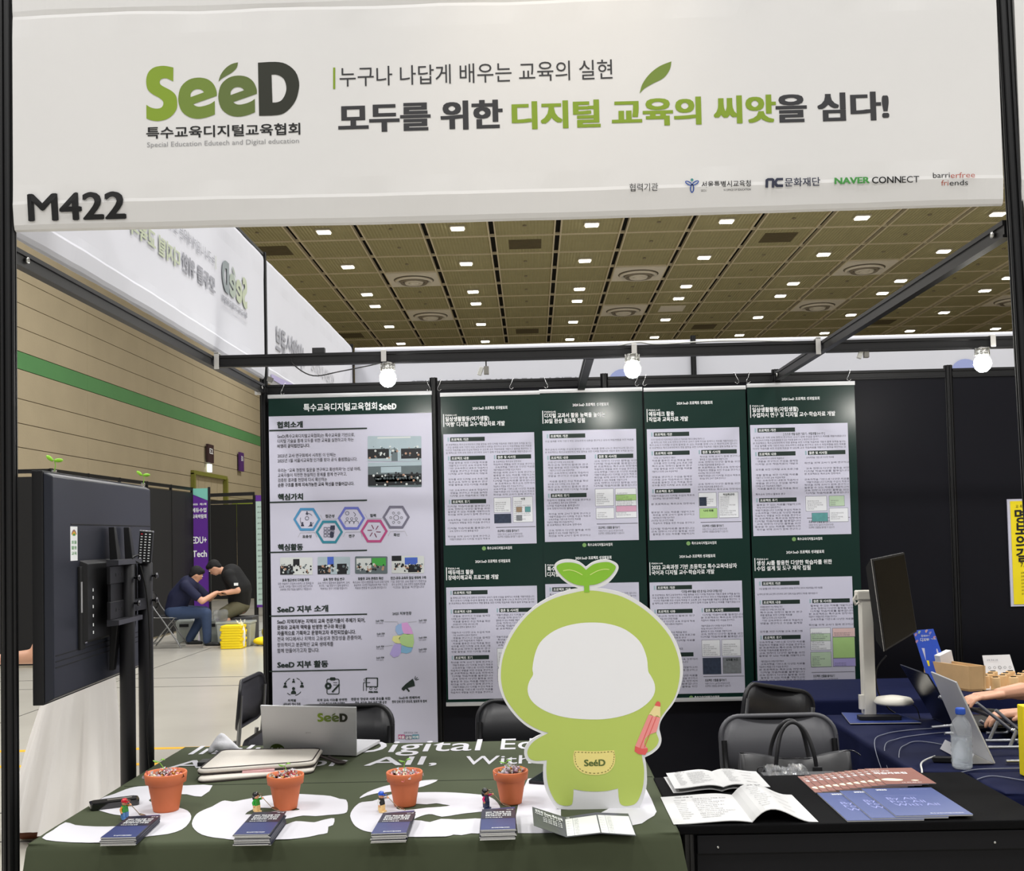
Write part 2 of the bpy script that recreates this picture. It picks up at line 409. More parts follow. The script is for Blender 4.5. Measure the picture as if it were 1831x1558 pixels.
# ------------------------------------------------------------------ shell scheme stand
def post_mb(x, y, z0, z1, m=None, r=.0225, lean=0):
    m = m or MB(); prof = []
    for k in range(8):
        a = k * PI / 4; n = Vector((math.cos(a), math.sin(a))); t = Vector((-n.y, n.x)); h = r * math.tan(PI / 8)
        for u, d in ((-h, 0), (-.0035, 0), (-.0035, -.006), (.0035, -.006), (.0035, 0)): prof.append(n * (r + d) + t * u)
    m.loft([[Vector((x + p.x + (lean if z == z0 else 0), y + p.y, z)) for p in prof] for z in (z0, z1)], ALU_BLACK, smooth=False); return m
def rail_mb(p0, p1, m=None, h=.052, t=.030):
    m = m or MB(); p0 = Vector(p0); p1 = Vector(p1); d = (p1 - p0).normalized(); n = Vector((-d.y, d.x, 0))
    pr = [(t / 2, -h / 2), (t / 2, -h / 2 + .008), (t / 2 - .005, -h / 2 + .010), (t / 2 - .005, h / 2 - .016), (t / 2, h / 2 - .014), (t / 2, h / 2)]
    pr = pr + [(-a, b) for a, b in pr[::-1]]
    m.loft([[p + n * a + Z3 * b for a, b in pr] for p in (p0, p1)], ALU_BLACK, smooth=False); return m
ZR = 2.424
PANEL = mat('charcoal wall panel', (19, 19, 25), .42, var=.05, scale=6, bump=.04, bscale=200, spec=.18)
wb = struct_root('wall_back', (1.5, 3, 0))
for i in range(7):
    if i < 6:
        MB().box(i + .022, i + .978, 2.992, 3.008, .04, 2.40, PANEL).build('panel', wb)
        rail_mb((i + .022, 3, ZR), (i + .978, 3, ZR)).build('rail', wb)
        rail_mb((i + .022, 3, .05), (i + .978, 3, .05)).build('rail', wb)
    if i: post_mb(i, 3, 0, 2.47).build('post', wb)
fr = thing('stand_frame', 'black grooved aluminium frame of the stand, three tall posts joined by rails', 'frame', (0, 0, 0))
for x, y, zt in ((0, 0, 3.24), (3, 0, 3.24), (0, 3, 3.24)): post_mb(x, y, 0, zt, lean=.055 if x == 3 else 0).build('post', fr)
SCR = mat('screw head', (190, 190, 186), .3, .9)
for x in (0, 3):
    r = rail_mb((x, .0225, ZR), (x, 2.9775, ZR)).build('rail', fr)
    sx = .016 if x == 0 else -.016
    for y in (.09, 2.9):
        s = MB(Matrix.Translation((x + sx, y, ZR)) @ Matrix.Rotation(PI / 2, 4, 'Y')); s.lathe([(0, -.003), (.010, -.003), (.010, .003), (.006, .003), (.006, .001), (0, .001)], (0, 0, 0), SCR, 12); s.build('bolt', r)
rail_mb((.0225, 0, 3.205), (2.9775, 0, 3.205)).build('rail', fr)
rail_mb((0, .0225, 3.205), (0, 2.9775, 3.205)).build('rail', fr)
cb = thing('light_beam', 'long black aluminium beam carrying the spotlights across the stand', 'beam', (0, 2.0, ZR))
rail_mb((.016, 2.0, ZR), (2.985, 2.0, ZR), h=.058).build('beam_rail', cb)
rail_mb((3.015, 2.0, ZR), (5.9, 2.0, ZR), h=.058).build('beam_rail', cb)
CLIP = mat('white clip plastic', (196, 194, 190), .45)
for x in (.03, 2.97):
    s = .012
    MB().box(x - s, x + s, 1.975, 1.981, ZR - .04, ZR + .045, CLIP).box(x - s, x + s, 1.975, 2.02, ZR + .035, ZR + .042, CLIP).build('end_clip', cb, bevel=.002)
rail_mb((1.862, 2.02, ZR - .006), (1.862, 2.97, ZR - .03), h=.05, t=.04).build('short_beam', loc=(1.86, 2.5, ZR), label='short black beam running from the light beam back to the dark wall', cat='beam')

# fascia: stretched white fabric around the top rails
FAB = mat('white stretch fabric', (222, 221, 220), .75, var=.02, scale=4, bump=.08, bscale=5)
FAB2 = mat('dimmed white fabric', (204, 205, 212), .75, var=.02, scale=4, bump=.06, bscale=5)  # same fabric, darkened in its colour to offset strong bulb light
def fascia_mb(T, x0, x1, n=90, z0=2.487, z1=3.215, seed=0, fab=None):
    m = MB(T); R = random.Random(seed); ph = [R.uniform(0, 6) for _ in range(8)]
    fr_ = [(2.487, .012), (2.500, .018), (2.560, .0275), (2.570, .0260), (2.62, .026), (2.85, .026), (3.07, .026), (3.128, .0252), (3.138, .0232), (3.152, .026), (3.19, .027), (3.208, .016), (3.215, .0)]
    bk = [(3.208, -.016), (3.19, -.022), (3.13, -.022), (3.07, -.020), (2.85, -.020), (2.60, -.020), (2.566, -.0205), (2.555, -.026), (2.50, -.019), (2.487, -.010), (2.483, 0)]
    prof = [(a, b) for a, b in fr_] + [(a, b) for a, b in bk]
    rings = []
    for i in range(n + 1):
        x = x0 + (x1 - x0) * i / n; rg = []
        for z, d in prof:
            e = min(x - x0, x1 - x) / .12; w = 0
            hem = 1 if (z < 2.6 or z > 3.1) else 0
            w = .0012 * hem * (math.sin(x * 9 + ph[0] + z * 6) + .7 * math.sin(x * 21 + ph[1] - z * 4) + .4 * math.sin(x * 47 + ph[2]))
            zz = z + .003 * math.sin(x * 2.1 + ph[3]) * (1 if z < 2.6 else .5) + (.002 * math.sin(x * 13 + ph[4]) if .0 < abs(z - 3.13) < .02 else 0)
            k = 1 if e >= 1 else .72 + .28 * e
            rg.append(Vector((x, -(d + w if d >= 0 else d - w) * k, zz)))
        rings.append(rg)
    m.loft(rings, fab or FAB, smooth=False); return m
def pbox(mb, t, x0, y0, x1, y1, m, off=0, d=-.0315, res=3, T=None):
    """line of lettering on the fascia, fitted to the box it fills in the photograph"""
    vs, fs, w = glyphs(t, off, res); lo = min(v[1] for v in vs); hi = max(v[1] for v in vs)
    a = at(x0, y1, y=d); b = at(x1, y1, y=d); c = at(x0, y0, y=d)
    sx = (b.x - a.x) / w; sy = (c.z - a.z) / (hi - lo)
    mb.add([Vector((a.x + v[0] * sx, d - v[2] * 3e-5, a.z + (v[1] - lo) * sy)) for v in vs], fs, m)
def print_logo(mb, ms, d):
    a = at(260.5, 216, y=-.0315); b = at(535.5, 216, y=-.0315); a.y = d; logo(mb, a, X, Z3, b.x - a.x, ms)
def fascia_print(mb, d, ink, lime, ms, name_ink, pale, small=True):
    def P(*a, **k): pbox(mb, *a, d=-.0315, **k)
    n0 = len(mb.v)
    print_logo(mb, ms, -.0315)
    P('특수교육디지털교육협회', 261, 226, 536, 247.5, name_ink, off=.022)
    P('Special Education Edutech and Digital education', 262, 253.5, 534, 265, pale)
    P('누구나 나답게 배우는 교육의 실현', 607, 119, 1096, 154, ink, off=.002)
    P('모두를 위한', 607, 185, 897, 237, ink, off=.042)
    P('디지털 교육의 씨앗', 918, 181, 1387, 231, lime, off=.042)
    P('을 심다!', 1391, 167.5, 1589, 219, ink, off=.042)
    fn = lambda a, b, w: (lambda q: Vector((q.x, -.0315, q.z)))(at(a, b, y=-.0315))
    mb.poly([[(595, 119.5), (599, 119.5), (599, 158), (595, 158)]], fn, lime)
    mb.poly([curve([(1144, 166, 1), (1149, 149), (1162, 131), (1180, 117), (1201, 108.5, 1), (1198, 123), (1187, 138), (1168, 148), (1153, 157)], 4)], fn, ms[1])
    P('협력기관', 1126, 328, 1177, 342, name_ink)
    bl = MATS['blue ink'] if small else pale; gr = MATS['leaf green ink'] if small else pale
    mb.poly([ring(1237.5, 321.3, 2.6)], fn, MATS['teal ink'] if small else pale)
    def loop(cx, cy, rx, ry, ang, w):
        a = math.radians(ang); o_ = []; i_ = []
        for k in range(20):
            t = 2 * PI * k / 20
            for L_, f in ((o_, 0), (i_, w)):
                x, y = (rx - f) * math.cos(t), (ry - f) * math.sin(t); L_.append((cx + x * math.cos(a) - y * math.sin(a), cy + x * math.sin(a) + y * math.cos(a)))
        mb.poly([o_, i_], fn, bl)
    loop(1231.5, 327.3, 7, 3.4, 28, 2.0); loop(1243.8, 326.8, 7, 3.4, -32, 2.0); loop(1237.8, 336.5, 3.8, 7.6, 0, 2.1)
    P('서울특별시교육청', 1255, 324, 1343, 335, name_ink, off=.012)
    P('SEOUL METROPOLITAN OFFICE OF EDUCATION', 1254, 338.5, 1343, 342, name_ink)
    for l in ([(1369, 335), (1369, 321), (1373, 318.3), (1382, 318), (1385, 320.5), (1385, 335), (1380.5, 335), (1380.5, 323), (1374, 323), (1374, 335)],
              [(1385, 323), (1389, 318), (1400.5, 317.8), (1400.5, 322.3), (1391.5, 322.4), (1389.5, 325), (1389.5, 327.5), (1391.5, 329.5), (1400.5, 329.4), (1400.5, 334), (1389, 334.2), (1385, 330)]):
        mb.poly([l], fn, name_ink if not small else MATS['navy ink'])
    P('문화재단', 1404, 318, 1467, 333.5, name_ink if not small else MATS['navy ink'], off=.016)
    P('NAVER', 1493.5, 317.5, 1555, 329, gr, off=.04); P('CONN', 1560, 316, 1612, 328, name_ink, off=.02); P('ECT', 1613.5, 315, 1644.5, 326.5, name_ink)
    P('barri', 1669, 308.5, 1699, 318, name_ink); P('erfree', 1700.5, 308.5, 1744, 318, MATS['brick ink'] if small else pale)
    P('fri', 1684, 322, 1697, 331, MATS['brick ink'] if small else pale); P('ends', 1699, 322, 1732, 331, name_ink)
    P('M422', 50, 346, 222, 394.5, name_ink, off=.03)
    # shift to the wanted depth, and lean the stand number with the sloping hem
    for k in range(n0, len(mb.v)):
        v = mb.v[k]; q = v
        if mb.T is None: e = v[1] + .0315; mb.v[k] = (v[0], d + e, v[2]) if v[2] > 2.60 else (v[0], -.0296 + e + max(0, 2.56 - v[2]) * .16, v[2])
mat('blue ink', (52, 84, 160), .6, var=0); mat('teal ink', (70, 140, 140), .6, var=0); mat('leaf green ink', (70, 150, 70), .6, var=0)
mat('navy ink', (48, 52, 72), .6, var=0); mat('brick ink', (176, 92, 76), .6, var=0)
fh = thing('front_fascia', 'wide white fabric fascia over the stand front, printed with the green word mark and slogan', 'banner', (1.5, 0, 2.85))
fascia_mb(None, .026, 2.974, 110).build('fabric', fh)
m = MB(); fascia_print(m, -.0268, GREYINK, LIME, (LIME, LIME2, LIME3, DARKG), BLACK_INK, PALEINK); m.build('lettering', fh)
TS = Matrix(((0, 1, 0, 0), (-1, 0, 0, 3), (0, 0, 1, 0), (0, 0, 0, 1)))
fs = thing('side_fascia', 'white fabric fascia along the left side of the stand, lettering showing through mirrored', 'banner', (0, 1.5, 2.85))
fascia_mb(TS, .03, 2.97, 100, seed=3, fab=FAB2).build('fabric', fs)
G1 = mat('showing through grey', (150, 151, 158), .8, var=0); G2 = mat('showing through green', (176, 184, 160), .8, var=0); G3 = mat('showing through pale', (192, 192, 196), .8, var=0); G4 = mat('showing through slate', (138, 146, 148), .8, var=0)
m = MB(); fascia_print(m, .0262, G1, G2, (G2, G2, mat('showing through sage', (160, 170, 158), .8, var=0), G4), G1, G3, small=False)
m.v = [tuple(TS @ Vector(p)) for p in m.v]; m.build('lettering', fs)
# next stand behind: its side and rear fascias
T2 = Matrix(((0, 1, 0, 0), (-1, 0, 0, 6.03), (0, 0, 1, 0), (0, 0, 0, 1)))
fn_ = thing('neighbour_side_fascia', 'white fabric fascia of the stand behind, mirrored grey lettering showing through', 'banner', (0, 4.5, 2.85))
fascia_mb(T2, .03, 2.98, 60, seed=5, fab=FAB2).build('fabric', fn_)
m = MB(T2)
m.text('사이언스큐브', (2.02, .0265, 2.70), X, Z3, .19, G1, .03, width=.80)
m.text('KOREA DIGITAL', (.95, .0265, 2.74), X, Z3, .12, G3, .01, width=.85); m.text('DIGITAL KOREA', (.9, .0265, 2.55), X, Z3, .11, G3, .02)
m.add([Vector(p) for p in ((1.4, .0268, 2.50), (2.95, .0268, 2.50), (2.95, .0268, 2.53), (1.5, .0268, 2.58))], [(0, 1, 2, 3)], mat('lilac band', (168, 160, 196), .8, var=0))
m.build('lettering', fn_)
ffr = thing('neighbour_rear_fascia', 'white fabric fascia closing the back of the stand behind the dark wall', 'banner', (1.5, 6.05, 2.85))
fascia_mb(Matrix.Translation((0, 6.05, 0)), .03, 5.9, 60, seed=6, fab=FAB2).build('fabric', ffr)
m = MB()
for px, py in ((1114, 686), (1728, 668), (600, 690)):
    q = at(px, py, y=6.0); m.poly([ring(q.x, q.z, .13, 24)], lambda a, b, w: Vector((a, 6.015, b)), mat('pale blue emblem', (150, 160, 205), .7, var=0))
q = at(735, 692, y=6.0); m.text('STEAM NOBLE KOREA DIGITAL', (q.x, 6.015, q.z - .02), X, Z3, .11, G1, .02)
m.build('lettering', ffr)
nf = thing('neighbour_scaffold', 'black grooved posts of the stand behind, rising above the dark wall', 'scaffold', (0, 6, 0))
for x in (0, 3, 6): post_mb(x, 6, 0, 3.24).build('post', nf)
for x in (0, 3, 6): post_mb(x, 5.95, 0, 3.2) if False else None
fr2 = thing('right_fascia', 'white fabric fascia of the next stand, right of the tall post', 'banner', (4.5, 0, 2.85))
fascia_mb(None, 3.027, 5.9, 40, seed=8).build('fabric', fr2)
# ------------------------------------------------------------------ hanging banners on the dark wall
PY = 2.955
PAPER = mat('banner paper', (200, 199, 216), .38, var=.02, scale=3, spec=.4)
DG = mat('deep green print', (19, 45, 39), .24, var=.03, scale=3, spec=.5)
DG2 = mat('dark green bar', (26, 44, 38), .5, var=0); DGI = mat('dark green ink', (24, 40, 34), .6, var=0); TXT = mat('body text ink', (84, 84, 98), .7, var=0)
TAG = mat('pale teal ink', (156, 180, 190), .6, var=0)
BAR = mat('banner bar', (206, 206, 208), .35, .3, var=.03)
def pp(px, py): return at(px, py, y=PY)
class Sheet:
    """prints onto the sheet plane; coordinates are the photograph's pixels turned into points of that plane"""
    def __init__(s, d=.0015): s.m = MB(); s.d = d
    def q(s, px, py, k=0): v = pp(px, py); return Vector((v.x, PY - s.d - k, v.z))
    def rect(s, x0, y0, x1, y1, m, k=0):
        a = s.q(x0, y0, k); b = s.q(x1, y1 - (x1 - x0) * .021, k); s.m.add([(a.x, a.y, b.z), (b.x, a.y, b.z), (b.x, a.y, a.z), a], [(0, 1, 2, 3)], m)
    def shape(s, loops, m, k=0): s.m.poly(loops, lambda a, b, w: s.q(a, b, k), m)
    def line(s, pts, w, m, k=.0004): s.shape([stroke(pts, w)], m, k)
    def t(s, txt, x, y, h, m, w=None, off=0, al='L', res=1, k=.0006):
        """txt with its baseline at pixel (x, y), em height h pixels, width w pixels"""
        a = s.q(x, y, k); sc = (s.q(x + 10, y).x - a.x) / 10
        s.m.text(txt, a, X, Z3, h * sc, m, off, width=w * sc if w else None, align=al, res=res)
    def para(s, lines, x, y, dy, h, m, w, last=.62, off=0, skew=-.021):
        for i, l in enumerate(lines): s.t(l, x, y + i * dy, h, m, w=w * (last if i == len(lines) - 1 else 1), off=off)
FILL = ['본 프로젝트는 특수교육대상자의 생활 활동을 위한 디지털 학습자료 개발과 활용 능력을 높이는', '수업 설계를 위해 기반이 되는 교육과정의 내용을 연구하고 모두의 자립생활을 위한 자료를',
        '다양한 학습자를 위한 수업에 적용할 수 있도록 교수 학습자료를 개발하고 활용을 확산하는 것', '을 목적으로 하며 교육 현장의 연구자와 교사가 함께 수업을 설계하고 자료를 개발하였습니다', '특수교육의 디지털 수업에 활용할 수 있는 자료를 함께 나누고 확산하고자 합니다']
COLA = ['생활 활동을 위한 디지털 자료를', '개발하고 다양한 교육 수업에 적용', '기반 교육과정의 내용과 학습자의', '생활을 연구하고 수업을 설계함', '디지털 교수 학습자료의 개발과', '자료를 활용한 수업 적용을 확산', '모두를 위한 디지털 교육 프로그램', '특수교육 현장의 활용과 연구']
COLB = ['본 프로젝트는 특수교육 현장에서', '학습자의 생활을 위한 수업을 연구하고', '교육과정을 기반으로 다양한 자료를', '개발하였습니다 디지털 수업의 적용과', '확산을 위해 교사가 함께 연구하고', '활용할 수 있는 자료를 개발하고자', '교육 현장의 다양한 활동을 위한', '디지털 학습자료를 활용합니다']
QINK = [mat('picture teal', (90, 150, 150), .6, var=.3, scale=30), mat('picture navy', (46, 56, 76), .6, var=.5, scale=60), mat('picture tan', (150, 128, 104), .6, var=.5, scale=50),
        mat('picture lime', (168, 204, 130), .6, var=.1), mat('picture rose', (206, 158, 182), .6, var=.1), mat('picture sage', (184, 206, 178), .6, var=.08), mat('picture lilac', (168, 160, 214), .6, var=.05), mat('picture white', (226, 228, 232), .6, var=.03), mat('picture grey', (120, 124, 128), .6, var=.4, scale=70), mat('picture salmon', (222, 190, 186), .6, var=.05)]
def page(S, x, y, w, title, code, pics, ov=4, rows=(8, 8), names=True, vis=None, seed=0, hh=278, lead=None):
    """one research page: x, y = top left corner of the page print; heights follow the 278 pixel page"""
    R = random.Random(seed); sl = -.021; k = w / 182.0
    def yy(dx, dy): return y + dy + dx * sl
    def xx(dx, dy=0): return x + dx * k + dy * .022
    S.t('2024 SeeD 프로젝트 성과발표회', xx(59), yy(59, 19), 6.4, WHITE_INK, w=64 * k, off=.03, k=.001)
    S.rect(xx(4, 28), yy(4, 26), xx(6, 28), yy(4, 49), WHITE_INK, .0006)
    S.t(code, xx(8, 30), yy(8, 29.5), 4, WHITE_INK, w=20, off=.03)
    for i, (t, ww) in enumerate(title): S.t(t, xx(8, 38), yy(8, 38.5 + i * 9.6), 9.2, WHITE_INK, w=ww, off=.025, res=2)
    S.rect(xx(3.5, 62), yy(3.5, 62), xx(176, 62), yy(3.5, hh - 13.5), PAPER, .0003)
    def head(dx, dy, t):
        S.rect(xx(dx, dy), yy(dx, dy), xx(dx + 3, dy), yy(dx, dy + 7.4), TAG, .0008); S.rect(xx(dx + 5, dy), yy(dx + 5, dy), xx(dx + 69, dy), yy(dx + 5, dy + 7.4), DG2, .0008)
        S.t(t, xx(dx + 7, dy), yy(dx + 7, dy + 6), 5.4, WHITE_INK, off=.02, k=.0012)
    def lines(L, dx, dy, n, w_, st=4.9):
        for i in range(n):
            l = L[(i + seed * 3) % len(L)]
            if i and R.random() < .14: continue
            ind = 3 if R.random() < .35 else 0
            S.t(l, xx(dx + ind, dy), yy(dx + ind, dy + i * st + 3.5), 3.9, TXT, w=(w_ - ind) * k * (R.uniform(.5, .8) if R.random() < .22 else 1), k=.0008)
    head(11, 68, '프로젝트 개관')
    d0 = 79
    if lead: S.t(lead, xx(60, 80), yy(60, 81.5), 5.2, DGI, w=74, off=.02); d0 = 83
    lines(FILL, 8, d0, ov, 158)
    d1 = d0 + ov * 4.9 + 3
    head(11, d1, '프로젝트 내용'); head(96, d1 - .5, '결론 및 시사점')
    lines(COLA, 12, d1 + 10, rows[0], 72); lines(COLB, 95, d1 + 9.5, rows[1], 76)
    d2 = d1 + 12 + rows[0] * 4.9 + 2
    head(11, d2, '프로젝트 후기'); n3 = int((hh - 20 - d2 - 10) / 4.9)
    lines(COLB[::-1], 9, d2 + 10, n3, 78)
    d3 = d1 + 12 + rows[1] * 4.9
    for pi, (a, b, c, d, mi, lab) in enumerate(pics):
        e = pi * .0002
        S.rect(xx(94 + a, d3 + b), yy(94 + a, d3 + b), xx(94 + c, d3 + b), yy(94 + a, d3 + d), MATS['frame grey ink'], .0006 + e)
        S.rect(xx(94.5 + a, d3 + b), yy(94.5 + a, d3 + b + .6), xx(93.5 + c, d3 + b), yy(94.5 + a, d3 + d - .6), QINK[mi], .0007 + e)
        if lab: S.t(lab, xx(94 + (a + c) / 2, d3 + b), yy(94 + (a + c) / 2, d3 + b + 6), 4.5, DGI, al='C', off=.02, k=.0026)
        if mi in (7, 5, 6, 9):
            for q in range(int((d - b - 8) / 3.5)): S.t(COLA[(q + seed) % 8], xx(97 + a, d3 + b), yy(97 + a, d3 + b + 10 + q * 3.5), 2.6, TXT, w=(c - a - 6) * R.uniform(.4, .95), k=.0009 + e)
    fy = hh - 44
    S.rect(xx(97, fy), yy(97, fy), xx(170, fy), yy(97, fy + .8), GREYINK, .0008)
    S.t('프로젝트 산출물 둘러보기', xx(100, fy), yy(100, fy + 9), 5.2, DGI, w=38, off=.02); S.t('아래의 링크나 QR코드에 접속하시면', xx(100, fy), yy(100, fy + 14.5), 4.4, TXT, w=44)
    S.t('프로젝트 산출물을 둘러볼 수 있습니다', xx(100, fy), yy(100, fy + 19), 4.4, TXT, w=46)
    c = (xx(74, hh - 7), yy(74, hh - 6.5)); S.shape([ring(c[0], c[1], 3.7, 14)], MATS['crest green'], .0006)
    S.t('특수교육디지털교육협회', xx(80, hh - 4), yy(80, hh - 4.5), 5.8, WHITE_INK, w=44, off=.02)
mat('frame grey ink', (104, 108, 120), .6, var=0); mat('crest green', (120, 160, 96), .6, var=0)

def hang(name, label, quad, group=None):
    """quad: photograph corners of the banner body: left, right, top, bottom px"""
    (xl, yt), (xr, ytr), (xb, yb) = quad
    a, b, c = pp(xl, yt), pp(xr, ytr), pp(xb, yb)
    r = thing(name, label, 'banner', (a.x, PY, c.z), group)
    return r, a, b, c
def sheet_body(r, x0, x1, z0, z1, m):
    q = MB(); n = 24; vs = []
    for i in range(n + 1):
        for z in (z0, z1): vs.append((x0 + (x1 - x0) * i / n, PY, z))
    q.box(x0, x1, PY, PY + .0012, z0, z1, m); return q.build('sheet', r)
def bar(r, x0, x1, z, h=.022):
    m = MB(Matrix.Translation((0, PY, z)))
    m.loft([[Vector((x, y, zz)) for y, zz in ((-.006, -h / 2), (-.008, 0), (-.006, h / 2), (.008, h / 2), (.008, -h / 2))] for x in (x0, x1)], BAR, smooth=False); return m.build('hanging_bar', r)

# large introduction banner
r, a, b, c = hang('intro_banner', 'large pale banner with a green heading, hexagon icons and a small map', ((480, 711), (773, 707), (781, 1334)))
x0, x1 = a.x, pp(775, 900).x; zt = a.z; zb = c.z
sheet_body(r, x0, x1, zb, zt, PAPER); bar(r, x0 - .003, x1 + .003, zt + .004); bar(r, x0 - .003, x1 + .003, zb)
S = Sheet()
S.m.add([(x0, PY - .001, pp(480, 745).z), (x1, PY - .001, pp(480, 745).z), (x1, PY - .001, zt - .008), (x0, PY - .001, zt - .008)], [(0, 1, 2, 3)], DG)
S.t('특수교육디지털교육협회', 543, 735, 15, WHITE_INK, w=131, off=.022, res=3)
q = S.q(678, 733.5, .001); k10 = (S.q(688, 733).x - q.x) / 10; logo(S.m, q, X, Z3, 31 * k10, (WHITE_INK,) * 4)
for t, x, y, w in (('협회소개', 496, 765, 45), ('핵심가치', 497.5, 894, 44), ('핵심활동', 497.5, 984, 44)): S.t(t, x, y, 12.6, DGI, w=w, off=.045, res=2)
S.t('SeeD 지부 소개', 496.5, 1095, 13, DGI, w=90, off=.04, res=2); S.t('SeeD 지부 활동', 496.5, 1194, 13, DGI, w=90, off=.04, res=2)
for y in (770, 898.5, 988, 1102, 1201): S.rect(481.5, y - 1, 656.5, y + 1.2, DGI, .0006)
BODY = [('SeeD(특수교육디지털교육협회)는 특수교육을 기반으로,', 138), ('디지털 기술을 통해 모두를 위한 교육을 실현하고자 하는', 136), ('비영리 공익법인입니다.', 58), None,
        ('2023년 교사 연구회에서 시작된 이 단체는', 104), ('2025년 1월 서울시교육청 인가를 받아 공식 출범했습니다.', 142), None, ('우리는 “교육 현장의 질문을 연구하고 확산하자”는 신념 아래,', 148),
        ('교육자들이 직면한 현실적인 문제를 함께 연구하고,', 123), ('검증된 결과를 현장에 다시 확산하는', 88), ('순환 구조를 통해 지속가능한 교육 혁신을 만들어갑니다.', 136)]
for i, e in enumerate(BODY):
    if e: S.t(e[0], 496.2 + i * .1, 783.5 + i * 8.72, 7.4, GREYINK, w=e[1], res=2, off=.022 if i in (2, 10) else .008)
for i, (t, w, b) in enumerate((('SeeD 지역지부는 지역의 교육 전문가들이 주체가 되어,', 157, 1), ('문화와 교육적 맥락을 반영한 연구와 확산을', 122, 1), ('자율적으로 기획하고 운영하고자 추진되었습니다.', 140, 1), ('전국 어디에서나 지역의 고유성과 현장성을 존중하며,', 151, 0), ('창의적이고 분권적인 교육 생태계를', 100, 0), ('함께 만들어가고자 합니다.', 75, 0))):
    S.t(t, 496, 1115.5 + i * 10.35, 8.6, GREYINK, w=w, res=2, off=.024 if b else .008)
def photo(x0, y0, x1, y1, base, seed, tops):
    """a small printed photograph: base tone, then many small patches of people, desks and screens"""
    R = random.Random(seed); S.shape([rrect(x0, x1, y0, y1, 2)], base, .0004)
    for (a, b, c, d, mm) in tops: S.rect(x0 + a * (x1 - x0), y0 + b * (y1 - y0), x0 + c * (x1 - x0), y0 + d * (y1 - y0), mm, .0007)
    for k in range(46):
        cx = R.uniform(x0 + 3, x1 - 3); cy = R.uniform(y0 + (y1 - y0) * .42, y1 - 3); q = R.uniform(.9, 2.6)
        S.shape([ring(cx, cy, q, 7)], R.choice([PN[0], PN[0], PN[1], PN[2], PN[3]]), .001 + k * 1e-5)
PN = [mat('photo black', (26, 28, 32), .5, var=0), mat('photo steel', (96, 108, 112), .5, var=.2), mat('photo skin', (176, 140, 118), .5, var=0), mat('photo pale', (206, 210, 208), .5, var=0), mat('photo blue', (70, 100, 190), .5, var=0), mat('photo green', (70, 160, 70), .5, var=0), mat('photo haze', (166, 182, 190), .5, var=.1)]
photo(657.5, 780, 753.5, 825, PN[6], 1, [(.18, .05, .8, .1, PN[3]), (0, .52, .4, .9, PN[0]), (.62, .5, 1, .9, PN[0]), (.44, .5, .56, 1, PN[1])])
photo(658, 827.5, 754, 871, PN[1], 2, [(0, .0, 1, .16, PN[6]), (.24, .18, .62, .42, PN[6]), (0, .5, 1, .95, PN[0]), (.12, .58, .96, .80, mat('photo pale blue', (170, 196, 220), .5, var=0))])
S.t('SeeD 특수교육 학술대회 연구회', 671, 858, 5, MATS['photo steel'], w=74, off=.03, k=.0022)
for k, (x0, b, tp) in enumerate(((501, PN[3], [(0, .5, .4, 1, PN[0]), (.4, .1, .6, .5, PN[0])]), (568, PN[6], [(.3, 0, .5, .5, PN[4]), (0, .5, .4, 1, PN[0]), (.6, .4, .9, 1, PN[0])]), (635, PN[1], [(.04, .12, .5, .75, PN[3]), (.52, .1, .95, .55, PN[5])]), (700.5, PN[3], [(.4, .1, .8, .5, PN[4]), (.5, .5, .9, .95, PN[0]), (.0, .0, .3, .3, PN[0])]))):
    photo(x0, 997 - k * .9, x0 + 58, 1028 - k * .9, b, 4 + k, tp)
for k, (x, t, l) in enumerate(((529, '교육 접근성의 디지털 확장', ('모든 학습자가 수업에 능동적으로 참여할 수', '있도록, 디지털 기반의 다양한 표현 방식과', '교육자료 중심 학습을 설계하고 개발합니다')), (597, '교육 현장 중심 연구', ('교육 현장의 질문에서 출발하여, 교사,', '연구자, 기술 전문가가 함께 설계하고', '적용하는 연구 구조를 만듭니다')),
        (663, '맞춤형 교육 콘텐츠 확산', ('특수교육 기반의 콘텐츠를 학교와 교육기관에', '보급하며, 다양한 학습자에게 적용 가능한', '자료로 전환할 수 있도록 연구합니다')), (730.5, '민간-공공-교육자 협업 생태계 구축', ('기업, 공공기관, 교육 전문가가 전문성을', '모아 논의하고, 교육 현장의 실질적 변화를', '이끄는 협업을 지향합니다')))):
    S.t(t, x, 1039.5 - k * 1.3, 5.6, DGI, al='C', w=[48, 38, 45, 63][k], off=.03); 
    for q, tt in enumerate(l): S.t(tt, x, 1045.5 - k * 1.3 + q * 5.1, 4.6, TXT, al='C', w=(64 - q * 4) if k != 1 else 58 - q * 5)
HX = [(549, 929, (74, 140, 184)), (589, 951.5, (50, 130, 150)), (628.5, 927, (104, 112, 190)), (669, 950, (178, 74, 126)), (708.5, 925, (112, 110, 128))]
for k, (x, y, c_) in enumerate(HX):
    hm = mat('hexagon ink %s' % ['sky', 'teal', 'violet', 'rose', 'slate'][k], c_, .5, var=.05)
    S.shape([[(x + 24.5 * math.cos(math.radians(60 * i)), y + 23.5 * math.sin(math.radians(60 * i))) for i in range(6)], [(x + 20 * math.cos(math.radians(60 * i)), y + 18.5 * math.sin(math.radians(60 * i))) for i in range(6)]], hm, .0006)
NV = MATS['navy ink']
def o_(x, y, r_, w=.8, m=NV): S.shape([ring(x, y, r_, 12), ring(x, y, r_ - w, 12)], m, .0006)
